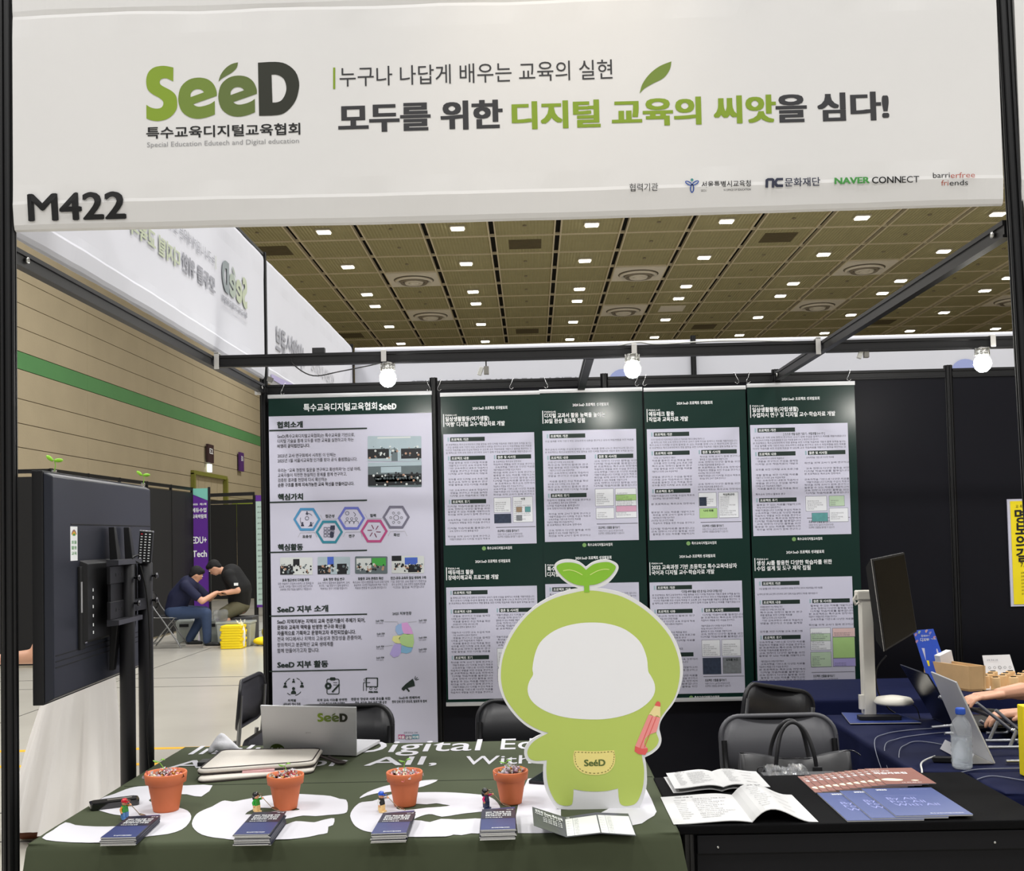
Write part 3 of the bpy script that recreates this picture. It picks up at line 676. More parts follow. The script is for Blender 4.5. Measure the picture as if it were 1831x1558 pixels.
def body_(x, y, s_, m=DGI, k=.0006):
    S.shape([ring(x, y - 3.2 * s_, 2.1 * s_, 10)], m, k); S.shape([[(x - 3.6 * s_, y + 4 * s_), (x - 3 * s_, y + .8 * s_), (x - 1 * s_, y - .8 * s_), (x + 1 * s_, y - .8 * s_), (x + 3 * s_, y + .8 * s_), (x + 3.6 * s_, y + 4 * s_)]], m, k)
o_(549, 927, 3.6); body_(549, 918, .6, NV); body_(541, 938, .8, NV); body_(556, 938, .8, NV)
for a in (20, 140, 260): S.line(ring(549, 930, 12, 6, a, a + 60), .7, NV)
for i in range(3):
    for j in range(3):
        if (i, j) != (2, 2): S.shape([rrect(579 + i * 6.6, 584.6 + i * 6.6, 943 + j * 6.2, 948.2 + j * 6.2, .8, 2), rrect(579.8 + i * 6.6, 583.8 + i * 6.6, 943.8 + j * 6.2, 947.4 + j * 6.2, .5, 2)], NV, .0006)
S.rect(591, 940, 599, 948, NV, .0007); S.shape([rrect(590, 597, 951, 962, 3)], NV, .0008)
o_(621, 918, 3.6); S.line([(632, 916), (636, 920), (634, 924)], 1, NV)
for x in (621, 629, 637): o_(x, 928, 2.6, .7); S.line([(x - 4, 937), (x - 3.6, 933), (x, 931.6), (x + 3.6, 933), (x + 4, 937)], .8, NV)
for a in range(0, 360, 60): S.line([(669 + 4 * math.cos(math.radians(a + 20)), 950 + 4 * math.sin(math.radians(a + 20))), (669 + 12 * math.cos(math.radians(a + 8)), 950 + 12 * math.sin(math.radians(a + 8)))], 1.4, mat('wine ink', (120, 56, 84), .6, var=0))
o_(708.5, 926, 5, .8, GREYINK)
for a in range(0, 360, 60): o_(708.5 + 9.6 * math.cos(math.radians(a)), 926 + 9.6 * math.sin(math.radians(a)), 2.3, .6, GREYINK)
for t, x, y in (('포용성', 549, 962), ('접근성', 590, 925.5), ('연구', 629, 961), ('협력', 667, 924.5), ('확산', 709.5, 959)): S.t(t, x, y, 6.2, DGI, al='C', off=.03)
for xa, ya, s_ in ((573, 921, 1), (653, 920, 1), (533, 957, -1), (614, 956, -1), (694, 955, -1)): S.line([(xa, ya), (xa + 4, ya + 8 * s_), (xa + 30, ya + 8 * s_ - .6), (xa + 34, ya)] if s_ > 0 else [(xa, ya + 4), (xa + 4, ya - 4), (xa + 30, ya - 4.6), (xa + 34, ya + 4)], .6, PALEINK)
# map
S.t('2025 지부현황', 702, 1100, 6.4, DGI, w=34, off=.02)
mp = {'map blue': ((150, 180, 220), [(712, 1117), (718, 1115), (719, 1126), (722, 1133), (712, 1136), (707, 1128), (708, 1120)]), 'map pink': ((214, 160, 214), [(718, 1115), (728, 1113), (735, 1123), (739, 1134), (728, 1135), (722, 1133), (719, 1126)]),
      'map green': ((176, 208, 140), [(717, 1137), (722, 1133.5), (739, 1134.5), (740.5, 1149), (738, 1158), (728, 1157), (718, 1153), (713, 1142)]), 'map yellow': ((222, 222, 150), [(703, 1138), (712, 1136.5), (717, 1137), (714, 1143), (717, 1151), (707, 1150), (701, 1145)]),
      'map teal': ((130, 180, 214), [(718, 1154), (728, 1157.5), (738, 1158.5), (735, 1166), (727, 1169), (717, 1167)]), 'map violet': ((178, 164, 220), [(705, 1152), (717, 1152), (717, 1168), (712, 1174), (704, 1176), (697, 1170), (701, 1160)])}
for n_, (c_, pts) in mp.items(): S.shape([pts], mat(n_, c_, .6, var=0), .0006)
for x, y in ((672, 1112), (749, 1111), (674, 1135), (749, 1142), (673, 1158), (749, 1163), (673, 1178)):
    S.t('SeeD 지부', x, y, 4, DGI, w=14, off=.03); S.t('지부 임원진', x, y + 4, 3.4, TXT, w=13)
for pts in (((688, 1112), (711, 1112), (712, 1117)), ((745, 1112), (730, 1113)), ((688, 1156), (702, 1154))): S.line(list(pts), .5, PALEINK)
# four activity icons
body_(525, 1236, 1.35); body_(525, 1218, .75); body_(510, 1226, 1.0); body_(540, 1225.5, 1.0)
for a in (35, 200, 225, 290, 320): S.line(ring(525, 1228, 16, 3, a, a + 22), 1.2, DGI)
for a in (110, 55): S.line(ring(525, 1228, 16, 3, a, a + 24), 1.2, DGI)
S.shape([rrect(584, 607, 1214, 1242, 3), rrect(585.4, 605.6, 1215.4, 1240.6, 2)], DGI, .0006); S.shape([rrect(590, 600, 1211.5, 1217, 2)], DGI, .0007)
S.shape([ring(587, 1227, 6.4, 8), ring(587, 1227, 2.2, 8)], DGI, .0009); S.line([(594, 1238), (607, 1224)], 3, DGI, .0009)
for y in (1221, 1225): S.line([(596, y), (603, y)], .9, DGI)
S.shape([rrect(654, 676, 1212, 1229, 1), rrect(656, 674, 1213.6, 1227.4, .6)], DGI, .0006)
o_(653, 1216, 2.6, .8, DGI); S.line([(650, 1221), (650, 1236)], 1.2, DGI); S.line([(655, 1221), (655, 1236)], 1.2, DGI); S.line([(650, 1221), (662, 1221)], 1.1, DGI)
for x in (663, 672): o_(x, 1231.5, 2.6, .8, DGI); S.line([(x - 4, 1239), (x - 3.4, 1236), (x + 3.4, 1236), (x + 4, 1239), (x - 4, 1239)], .8, DGI)
S.shape([[(719, 1230), (726, 1223), (738, 1214), (741, 1220), (742, 1227), (727, 1231), (722, 1236), (718, 1233)]], DGI, .0006); S.line([(727, 1231), (732, 1237)], 3, DGI)
for a in (-75, -45, -15): S.line([(741 + 2 * math.cos(math.radians(a)), 1217 + 2 * math.sin(math.radians(a))), (741 + 8 * math.cos(math.radians(a)), 1217 + 8 * math.sin(math.radians(a)))], 1.1, DGI)
for x, y, w, t1, t2 in ((522, 1255, 30, '지역별', '네트워킹 행사 주최'), (594, 1254, 46, '지역 교육 이슈를 반영한', '소규모 연구 및 실천 프로젝트'), (663, 1252, 56, '전문성 향상과 사례 공유를 위한', '연수, 워크숍, 확산 프로그램 운영'), (732, 1250, 62, 'SeeD와 연계하여', '전국 단위 연구 공유회, 발표회 등 참여')):
    S.t(t1, x, y, 5.4, DGI, al='C', off=.03); S.t(t2, x, y + 6.6, 5.4, DGI, al='C', w=w, off=.03)
for k, (t, c_) in enumerate((('자율', 'rose'), ('균형', 'slate'), ('미래', 'teal'))):
    S.rect(712 + k * 12.6, 1314 + (k % 2) * 1.2, 724 + k * 12.6, 1321.5 + (k % 2) * 1.2, MATS['hexagon ink ' + c_], .0006); S.t(t, 718 + k * 12.6, 1320.5 + (k % 2) * 1.2, 6, WHITE_INK, al='C', off=.03, k=.0012)
S.t('함께 만드는 교육', 722, 1312, 3.6, TXT)
S.m.build('print', r)

PA = [(0, 0, 32, 27, 7, ''), (35, -1, 73, 45, 7, '여행'), (0, 29, 32, 46, 1, ''), (41, 17, 52, 27, 2, ''), (57, 17, 68, 27, 0, ''), (41, 32, 52, 42, 8, '')]
PB = [(1, 0, 35, 31, 7, ''), (37, 0, 76, 53, 7, ''), (38, 11, 75, 22, 3, ''), (38, 31, 75, 42, 4, ''), (2, 34, 35, 54, 7, '')]
PC = [(0, 0, 33, 26, 7, ''), (1, 8, 15, 24, 1, ''), (1, 28, 34, 46, 3, '나의 미래'), (36, 0, 73, 46, 7, '직업특공대')]
PD = [(1, 0, 38, 27, 7, ''), (41, 0, 68, 19, 5, ''), (41, 22, 74, 47, 7, ''), (11, 30, 39, 46, 0, '')]
PE = [(1, 0, 35, 30, 7, ''), (37, 0, 72, 30, 7, ''), (2, 32, 36, 62, 1, ''), (38, 32, 72, 61, 8, '모두를 위한')]
PF = [(2, 0, 38, 40, 7, ''), (3, 10, 37, 24, 5, ''), (40, 1, 79, 17, 9, ''), (40, 17, 79, 55, 3, ''), (40, 55, 79, 70, 6, ''), (2, 43, 38, 70, 5, '')]
PG = [(1, 0, 36, 34, 7, ''), (38, 0, 74, 34, 7, ''), (1, 36, 36, 60, 7, ''), (38, 36, 74, 60, 6, '')]
BN = [(787, 707, 965, 702.5, 790, 1262, 'first', [([('일상생활활동(여가생활)', 78), ("'여행' 디지털 교수·학습자료 개발", 106)], 'P2024-1-01', PA, 4, (13, 13), None), ([('에듀테크 활용', 45), ('장애이해교육 프로그램 개발', 90)], 'P2024-1-04', PG, 4, (14, 12), None)]),
      (964, 701, 1148, 691.5, 968, 1258, 'second', [([('디지털 교과서 활용 능력을 높이는', 108), ('30일 완성 워크북 집필', 72)], 'P2024-2-02', PB, 5, (11, 10), None), ([('특수교육 음악과 및 교과 융합', 98), ('디지털 교수·학습자료 개발', 88)], 'P2024-2-03', PG, 4, (12, 12), None)]),
      (1150.5, 698, 1333, 690.5, 1155, 1256, 'third', [([('에듀테크 활용', 45), ('직업과 교육자료 개발', 70)], 'P2024-1-05', PC, 4, (11, 13), None), ([('2022 교육과정 기반 초등학교 특수교육대상자', 152), ('국어과 디지털 교수·학습자료 개발', 112)], 'P2024-1-06', PE, 5, (13, 9), '“디지털 새싹이들을 위한 참 쉬운 국어과 디지털 수업”')]),
      (1335, 690.5, 1528, 685, 1342, 1250, 'fourth', [([('일상생활활동(자립생활)', 82), ('수업차시 연구 및 디지털 교수·학습자료 개발', 148)], 'P2024-1-08', PD, 5, (14, 14), '[ 스스로 생활 습관 기르기 - 자립생활 DO IT! ]'), ([('생성 AI를 활용한 다양한 학습자를 위한', 134), ('수업 설계 및 도구 제작 집필', 96)], 'P2024-2-01', PF, 4, (10, 8), None)])]
LB = {'first': 'green banner next to the large pale banner, two research pages one above the other', 'second': 'green banner partly hidden by the round sprout cutout, two research pages', 'third': 'green banner with a lime picture of children on its upper page', 'fourth': 'rightmost green banner on the dark wall, beside the white monitor pole'}
for n_, (xl, yl, xr, yr, xb, yb, key, pgs) in enumerate(BN):
    a, b, c = pp(xl, yl), pp(xr, yr), pp(xb, yb)
    r = thing('research_banner', LB[key], 'banner', (a.x, PY, c.z), 'green research banners on the dark wall')
    sheet_body(r, a.x + .002, b.x - .002, .575, a.z - .004, DG); bar(r, a.x, b.x, a.z + .002); bar(r, a.x, b.x, .572)
    S = Sheet()
    for k, (ti, co_, pics, ov, rows, lead) in enumerate(pgs):
        page(S, xl + 1 + (8 if n_ == 3 and k else 5 if k else 0), yl + 8 + k * 274, xr - xl - 2, ti, co_, pics, ov=ov, rows=rows, seed=n_ * 2 + k, hh=274 if k == 0 else 276, lead=lead)
    S.m.build('print', r)
# S hooks over the wall rail
HK = mat('steel hook', (205, 205, 205), .25, 1, var=0)
HKL = ['left end of the large pale banner', 'right end of the large pale banner', 'left end of the first green banner', 'right end of the first green banner', 'left end of the second green banner', 'right end of the second green banner', 'left end of the third green banner', 'right end of the third green banner', 'left end of the fourth green banner', 'right end of the fourth green banner']
for k, (px, py, fl) in enumerate(((507, 700, 1), (765, 696, -1), (787, 696, 1), (916, 693, 1), (975, 692, -1), (1140, 684, 1), (1154, 686, 1), (1316, 680, -1), (1339, 679, 1), (1519, 674, 1))):
    q = pp(px, py); x = q.x; z = ZR + .02
    m = MB(Matrix.Translation((x, 2.965, z)) @ Matrix.Rotation(.25 * fl, 4, 'Y') @ Matrix.Diagonal((fl, 1, 1, 1)))
    m.tube([(.004, .035, -.012), (.004, .03, .006), (.004, .01, .012), (.004, -.01, .006), (.002, -.014, -.02), (-.004, -.015, -.042), (-.001, -.016, -.054), (.010, -.017, -.058), (.018, -.017, -.046)], .0016, HK, 6)
    m.build('s_hook', loc=(x, 2.965, z), label='small bent steel hook on the wall rail, ' + HKL[k], cat='hook', group='steel hooks over the wall rail')
# yellow notice at the right edge
a = at(1801, 893, y=2.98); b = at(1804, 1085, y=2.98)
r = thing('yellow_notice', 'tall yellow paper notice with black lettering on the dark wall at the right', 'poster', (a.x, 2.98, b.z))
YL = mat('vivid yellow paper', (240, 218, 20), .6, var=.02)
MB().box(a.x, a.x + .52, 2.982, 2.99, b.z, a.z, PAPER).build('sheet', r); MB().box(a.x + .016, a.x + .50, 2.979, 2.982, b.z + .012, a.z - .012, YL).build('printed_area', r)
m = MB()
for k, t in enumerate('명보의길'): m.text(t, (a.x + .040, 2.977, a.z - .13 - k * .075), X, Z3, .085, BLACK_INK, .03)
m.text('교 육 수 업', (a.x + .045, 2.977, a.z - .05), X, Z3, .02, BLACK_INK)
m.text('7.24', (a.x + .06, 2.977, a.z - .39), X, Z3, .035, BLACK_INK)
for k in range(7): m.text('교육 활동 소개', (a.x + .06, 2.977, a.z - .43 - k * .02), X, Z3, .012, BLACK_INK)
m.build('lettering', r)
# bulbs on the light beam
BULB = mat('lit bulb glass', (255, 253, 246), .3, var=0, emit=130); REF = mat('crumpled reflector', (190, 190, 186), .22, 1, bump=.6, bscale=90)
SOCK = mat('socket plastic', (120, 118, 112), .5)
KEYS = ['glowing bulb lamp hanging above the large pale banner', 'glowing bulb lamp hanging in the middle of the light beam', 'glowing bulb lamp hanging at the far right of the light beam']
for k, (px, py, cx_) in enumerate(((693.5, 676, 686), (1131, 660, 1134), (1757, 649, 1776))):
    q = at(px, py, y=1.97); r = thing('bulb_lamp', KEYS[k], 'lamp', (q.x, 1.97, ZR - .03), 'bulb lamps clipped to the light beam')
    m = MB(); m.lathe([(0, -.046), (.018, -.042), (.034, -.028), (.041, -.006), (.040, .008), (.032, .024), (.022, .034)], (q.x, q.y, q.z), BULB, 20); m.build('bulb', r)
    m = MB(); m.lathe([(.024, .034), (.031, .036), (.034, .050), (.026, .056), (.030, .066), (.034, .070), (.018, .074), (.0, .074)], (q.x, q.y, q.z), REF, 14)
    for a_ in range(0, 360, 60): m.box(.026, .036, -.004, .004, .034, .072, REF, M=Matrix.Translation(q) @ Matrix.Rotation(math.radians(a_), 4, 'Z'))
    m.build('reflector', r); MB().tube([(q.x, q.y, q.z + .07), (q.x, q.y + .01, ZR - .028)], .008, SOCK, 8).build('stem', r)
    c_ = at(cx_, 630, y=1.98); MB().box(c_.x - .013, c_.x + .013, 1.972, 1.978, ZR - .024, ZR + .034, CLIP).box(c_.x - .013, c_.x + .013, 1.978, 2.02, ZR + .030, ZR + .036, CLIP).build('hanger_clip', r, bevel=.003)
for px, py, lb in ((866, 662, 'small grey plug box hanging under the middle of the light beam'), (1545, 632, 'small grey plug box hanging under the right part of the light beam')):
    q = at(px, py, y=2.0); r = thing('plug_box', lb, 'plug box', tuple(q))
    MB(Matrix.Translation(q)).box(-.002, .022, -.012, .012, -.022, .018, SOCK).box(.006, .012, -.004, .004, .018, .045, GROOVE).build('box', r, bevel=.002)
    MB(Matrix.Translation(q) @ Matrix.Rotation(.35, 4, 'Y')).box(-.026, -.006, -.01, .01, -.032, .01, mat('clear grey plastic', (186, 186, 180), .3)).build('flap', r, bevel=.002)
# wiring on top of the beam
WIRE = mat('black cable rubber', (18, 18, 18), .5, var=0)
def wire(name, pts, r_, m, label, n=6): return MB().tube(curve3(pts), r_, m, n).build(name, loc=tuple(pts[0]), label=label, cat='cable')
def curve3(pts, seg=6):
    out = []; P = [Vector(p) for p in pts]; n = len(P)
    for i in range(n - 1):
        p0, p1, p2, p3 = P[max(i - 1, 0)], P[i], P[i + 1], P[min(i + 2, n - 1)]
        for k in range(seg):
            t = k / seg; out.append(.5 * ((2 * p1) + (p2 - p0) * t + (2 * p0 - 5 * p1 + 4 * p2 - p3) * t * t + (3 * p1 - p0 - 3 * p2 + p3) * t**3))
    return out + [P[-1]]
q0 = at(517, 645, y=2.0); q1 = at(560, 672, y=2.0); q2 = at(610, 664, y=2.0); q3 = at(690, 648, y=2.0)
wire('lamp_cable', [(q0.x, 2.02, ZR + .03), (q0.x + .03, 1.97, ZR - .03), tuple(q1), tuple(q2), tuple(q3)], .003, WIRE, 'thin black cable drooping under the left end of the light beam')
wire('lamp_cable', [(2.0, 2.01, ZR + .032), (2.1, 2.0, ZR + .045), (2.2, 2.01, ZR + .035), (2.5, 2.0, ZR + .042), (2.85, 2.01, ZR + .033)], .004, mat('white cable rubber', (200, 200, 196), .5), 'white cable lying on top of the light beam right of the middle bulb')
MB().box(.50, .56, 1.985, 2.015, ZR + .03, ZR + .055, mat('black plug plastic', (30, 30, 32), .5)).build('connector_block', loc=(.53, 2, ZR + .03), label='small black connector block sitting on the left end of the light beam', cat='connector')
MB(Matrix.Translation(at(483, 679, y=2.9)) @ Matrix.Rotation(.4, 4, 'Y')).box(-.015, .015, -.01, .01, -.014, .014, SOCK).build('plug', loc=tuple(at(483, 679, y=2.9)), label='small grey plug hanging at the top of the back left post', cat='plug')
MB().box(-.028, .0, 2.90, 2.93, ZR - .04, ZR + .02, CLIP).build('corner_clip', loc=(0, 2.9, ZR), label='pale clip on the side rail beside the back left post', cat='clip')
# ------------------------------------------------------------------ green table with the word mark cloth
CLOTH = mat('olive green cloth', (70, 76, 58), .85, var=.05, scale=5, bump=.05, bscale=9, spec=.15)
CWHT = mat('white cloth print', (198, 197, 203), .8, var=.02, scale=5, bump=.04, bscale=9)
NAVY = mat('navy cloth', (14, 20, 52), .7, var=.12, scale=4, bump=.14, bscale=10, spec=.12)
TT = mat('folding table grey', (120, 120, 118), .5); STEEL = mat('steel tube', (170, 170, 168), .25, .9, var=.04)
def draped(x0, x1, y0, y1, zt, zb, m, seed=0, amp=.012, rr=.035, clamp=None, T=None):
    """cloth over a rectangular top: flat top, rounded edge, hanging folds"""
    mb = MB(T); R = random.Random(seed); ph = [R.uniform(0, 6.3) for _ in range(6)]
    base = []
    nx, ny = int((x1 - x0) / .03), int((y1 - y0) / .03)
    for i in range(nx): base.append((x0 + (x1 - x0) * i / nx, y0, 0, -1))
    for i in range(ny): base.append((x1, y0 + (y1 - y0) * i / ny, 1, 0))
    for i in range(nx): base.append((x1 - (x1 - x0) * i / nx, y1, 0, 1))
    for i in range(ny): base.append((x0, y1 - (y1 - y0) * i / ny, -1, 0))
    n = len(base); rings = []; cxs = [(x0, y0), (x1, y0), (x1, y1), (x0, y1)]
    def nrm(i):
        a = Vector((0, 0))
        for k in range(-2, 3): a += Vector(base[(i + k) % n][2:4])
        return a.normalized()
    N = [nrm(i) for i in range(n)]
    prof = [(-.012, 0), (.0, -.0006), (.006, -.003), (.0105, -.010), (.012, -.02), (.013, -.06)] + [(.015 + .02 * t, -.06 - (zt - zb - .06) * t) for t in (.12, .25, .4, .55, .7, .85, 1)]
    per = []; L = 0
    for i in range(n):
        per.append(L); L += (Vector(base[(i + 1) % n][:2]) - Vector(base[i][:2])).length
    for d, dz in prof:
        rg = []
        for i in range(n):
            x, y = base[i][:2]; nn = N[i]; t = min(1, -dz / (zt - zb))
            cd_ = min((Vector((x, y)) - Vector(c)).length for c in cxs); ck = math.exp(-(cd_ / .07) ** 2)
            w = amp * t ** .8 * (math.sin(per[i] * 11 + ph[0]) + .6 * math.sin(per[i] * 23 + ph[1]) + .4 * math.sin(per[i] * 5 + ph[2]))
            k = 1 + .0 * ck
            pull = -.010 * ck if d > 0 else 0
            rg.append(Vector((x + nn.x * (d + w + pull + ck * t * .10), y + nn.y * (d + w + pull + ck * t * .10), zt + dz)))
        rings.append(rg)
    if clamp: rings = [[clamp(p) for p in g] for g in rings]
    mb.loft(rings, m, capa=True, capb=False); return mb
def folding_table(label, x0, x1, y0, y1, zt, group=None):
    r = thing('folding_table', label, 'table', ((x0 + x1) / 2, (y0 + y1) / 2, 0), group)
    MB().box(x0, x1, y0, y1, zt - .025, zt, TT).build('tabletop', r, bevel=.003)
    for x in (x0 + .08, x1 - .08):
        for y in (y0 + .08, y1 - .08): MB().tube([(x, y, .02), (x, y, zt - .025)], .0125, STEEL, 10).build('leg', r)
        MB().tube([(x, y0 + .08, .16), (x, y1 - .08, .16)], .009, STEEL, 8).build('crossbar', r)
    return r
folding_table('folding table under the front half of the green cloth', .215, 1.912, -.285, .325, .742, 'folding tables under the green cloth')
folding_table('folding table under the rear half of the green cloth', .215, 1.912, .335, .95, .742, 'folding tables under the green cloth')
tc_ = thing('tablecloth', 'olive green tablecloth with huge white letters over two pushed together tables', 'tablecloth', (1.07, .32, 0))
draped(.197, 1.930, -.302, .962, .7485, .06, CLOTH, 2, amp=.010, clamp=lambda p: Vector((min(p.x, 1.9305), p.y, p.z)) if -.25 < p.y < .33 else p).build('cloth', tc_)
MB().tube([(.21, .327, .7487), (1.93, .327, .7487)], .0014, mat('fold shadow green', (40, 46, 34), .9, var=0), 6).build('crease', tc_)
CZT = .7495
def cz(a, b, w=0): v = at(a, b, z=CZT); return Vector((min(max(v.x, .193), 1.95), max(v.y, -.305), CZT + w))
S1 = [(380, 1405), (334, 1405), (262, 1406), (240, 1408), (225, 1412), (205, 1420), (192, 1424), (184, 1427), (173, 1434), (166, 1441), (173, 1448), (188, 1453), (203, 1457), (215, 1458.5), (232, 1462), (240, 1467), (232, 1473), (209, 1478), (170, 1478.5), (135, 1476), (117, 1471), (95, 1485), (75, 1499), (100, 1505), (160, 1508), (200, 1507.5), (266, 1496), (300, 1492), (325, 1484), (338, 1472), (342, 1460), (335, 1450), (320, 1445), (300, 1441), (276, 1436), (266, 1432), (276, 1426), (300, 1421), (334, 1421), (360, 1425)]
E1 = [(415, 1502), (400, 1500), (381, 1498), (361, 1493), (348, 1484), (343, 1473.5), (348, 1460.6), (356, 1453), (371, 1446), (379, 1443), (392, 1435.5), (402, 1432), (416, 1434), (433, 1431), (455, 1427), (480, 1423), (510, 1420.5), (538, 1420.5), (565, 1422), (591, 1424), (607, 1429), (619, 1431), (622, 1442), (620, 1453), (610, 1456), (600, 1457), (586, 1458), (564, 1460), (542, 1459), (521, 1463), (505, 1466), (490, 1470), (484, 1475), (495, 1478), (509, 1476), (516, 1473.5), (529, 1469), (547, 1470), (562, 1471), (575, 1467.5), (586, 1465), (598, 1464), (595.5, 1476), (587, 1479), (585.5, 1490), (570, 1493), (553, 1497), (531, 1500), (498, 1502.5), (460, 1503.5)]
H1 = [(438, 1457), (452, 1448), (466, 1445), (490, 1446), (530, 1446), (535, 1448.5), (525, 1450), (498, 1450.5), (485, 1452), (470, 1455)]
E2 = [(640, 1481), (632, 1474), (626, 1460), (630, 1449), (638, 1440), (647, 1435), (666, 1433), (680, 1428), (700, 1421), (724, 1418), (748, 1417.5), (780, 1417), (815, 1418), (860, 1421.7), (874, 1425), (885, 1431), (893, 1441), (893, 1447), (880, 1449), (860, 1452), (832, 1455), (815, 1457.5), (790, 1461), (773, 1456.6), (760.6, 1457.5), (745, 1463), (740, 1467), (753.6, 1468), (769, 1470.6), (788.5, 1465), (815, 1466), (837.5, 1465), (860, 1464.5), (868, 1475), (865, 1490), (843, 1490.7), (825, 1494), (811, 1493), (797, 1497), (762, 1498.5), (731, 1497), (690, 1493), (664.5, 1489), (650.5, 1486)]
H2 = [(708, 1446), (722, 1441), (745, 1438), (762, 1439), (780, 1437), (792, 1439), (805, 1441), (787, 1443.5), (762, 1445), (740, 1448), (720, 1449)]
AC = [(644, 1428), (645, 1425), (657.5, 1417), (678.5, 1409), (696, 1404.5), (724, 1401), (751, 1397), (762, 1395.6), (783, 1395), (773, 1401), (762, 1405), (750, 1408.5), (724, 1412), (698.5, 1416.5), (675, 1419), (656, 1423.5)]
D1 = [(944, 1393), (980, 1389), (1040, 1387), (1100, 1386), (1135, 1391), (1152, 1405), (1165, 1430), (1174, 1452), (1170, 1459), (1158, 1466), (1148, 1473), (1128, 1477), (1080, 1485), (1030, 1489), (960, 1490.5), (926, 1490.5), (922, 1462), (927, 1437), (936, 1410)]
H3 = [(1003, 1440), (1030, 1436), (1070, 1438), (1095, 1443), (1084, 1449), (1066, 1458), (1045, 1459.5), (1036, 1468), (1010, 1472), (1003, 1460)]
m = MB()
for loops in ([curve(S1, 2)], [curve(E1, 2), curve(H1, 2)], [curve(E2, 2), curve(H2, 2)], [curve(AC, 2)], [D1, H3]): m.poly(loops, lambda a, b, w: cz(a, b, .0004), CWHT)
def ctext(t, xa, xb, yb, yt, off=.008):
    a, b = at(xa, yb, z=CZT), at(xb, yb - (xb - xa) * .022, z=CZT); top = at(xa, yt, z=CZT); vs, fs, w = glyphs(t, off, 3)
    sx = (b.x - a.x) / w; sy = (top.y - a.y) / .70; yx = (a.y + b.y) / 2
    m.add([Vector((a.x + v[0] * sx, yx + v[1] * sy, CZT + .0005 + v[2] * 3e-5)) for v in vs], fs, CWHT)
ctext('Inclusive', 336, 600, 1350, 1335); ctext('Digital', 624, 858, 1347, 1327); ctext('Education', 895, 1150, 1341, 1322)
ctext('All,', 296, 420, 1375, 1361); ctext('For', 505, 615, 1372, 1357); ctext('All,', 651, 780, 1370, 1355); ctext('With', 830, 950, 1368, 1353); ctext('All', 985, 1110, 1366, 1351)
m.build('lettering', tc_)

# ------------------------------------------------------------------ terracotta pots filled with wrapped sweets
TER = mat('terracotta', (206, 112, 70), .62, var=.07, scale=8, bump=.04, bscale=60)
SWEETS = [mat('sweet wrapper ' + n, c, .25, var=.2, scale=80, spec=.8) for n, c in (('pink', (206, 122, 120)), ('cream', (222, 208, 176)), ('silver', (200, 196, 200)), ('amber', (190, 130, 40)), ('brown', (96, 54, 40)), ('rose', (190, 70, 84)), ('mauve', (186, 160, 178)))]
SOIL = mat('dark soil', (30, 24, 20), .9); SPR = mat('sprout green', (140, 200, 70), .5, var=.08)
def pot(x, y, k, lab, seed, heap, kinds, stem, lean):
    z = .75; r = thing('terracotta_pot', lab, 'plant pot', (x, y, z), 'terracotta pots on the green table')
    MB().lathe([(0, 0), (.033 * k, 0), (.034 * k, .004 * k), (.0455 * k, .070 * k), (.0475 * k, .074 * k), (.0535 * k, .076 * k), (.056 * k, .100 * k), (.0545 * k, .103 * k), (.051 * k, .102 * k), (.049 * k, .088 * k), (.040 * k, .06 * k), (0, .06 * k)], (x, y, z), TER, 40).build('pot_body', r)
    R = random.Random(seed)
    MB().lathe([(0, .090 * k), (.049 * k, .090 * k)], (x, y, z), SOIL, 20).build('soil', r)
    for i in range(46):
        a = R.uniform(0, 2 * PI); rr = R.uniform(0, .046) * k; h = .093 * k + heap * (1 - rr / (.05 * k)) * R.uniform(.2, 1)
        c = Vector((x + rr * math.cos(a), y + rr * math.sin(a), z + h)); M = Euler((R.uniform(-1, 1), R.uniform(-1, 1), R.uniform(0, 3))).to_matrix(); m_ = SWEETS[R.choice(kinds)]
        q = MB(); q.ell(c, (.0085 * k, .0055 * k, .005 * k), m_, 7, 5, M)
        for s_ in (-1, 1):
            t0 = [Vector((s_ * .008, 0, 0)), Vector((s_ * .016, .006, .003)), Vector((s_ * .018, 0, -.003)), Vector((s_ * .016, -.006, .003))]
            q.add([c + M @ (p * k) for p in t0], [(0, 1, 2), (0, 2, 3)], SWEETS[2] if R.random() < .6 else m_)
        q.build('wrapped_sweet', r)
    if stem:
        top = Vector((x + lean, y, z + .083 * k + stem)); p0 = Vector((x + .002, y, z + .083 * k)); pts = curve3([p0, p0.lerp(top, .5) + Vector((.004 if lean < 0 else -.003, 0, .004)), top])
        MB().tube(pts, .0012, SPR, 5).build('stem', r)
        for s_, h_ in ((-1, -.003), (1, .006)):
            d = Vector((s_, 0, .25)).normalized(); n_ = Vector((0, 1, .3)).normalized(); L_ = .019
            q = MB(); up = Vector((0, 0, .0016)); ps = []
            for t in (0, .25, .5, .75, 1): ps.append((top + d * L_ * t + Vector((0, 0, h_ * math.sin(t * PI) * .8)), .0056 * math.sin(PI * (t * .9 + .05))))
            vs = [p + n_ * w_ + up * 0 for p, w_ in ps] + [p - n_ * w_ for p, w_ in ps] + [p - up * (1 if 0 < i < 4 else 0) for i, (p, w_) in enumerate(ps)]
            q.add(vs, [(i, i + 1, 11 + i, 10 + i) for i in range(4)] + [(10 + i, 11 + i, 6 + i, 5 + i) for i in range(4)] + [(i + 5, i + 6, i + 1, i) for i in range(4)], SPR, True); q.build('leaf', r)
    return r
pot(.457, .015, 1.09, 'leftmost terracotta pot, largest of the row, heaped with pink and brown sweets', 1, .010, [0, 0, 1, 4, 6, 3, 5], .052, -.020)
pot(.814, .010, .975, 'terracotta pot in front of the cream laptop sleeve, filled with mixed sweets', 2, .016, [0, 1, 2, 3, 5, 1], .044, -.002)
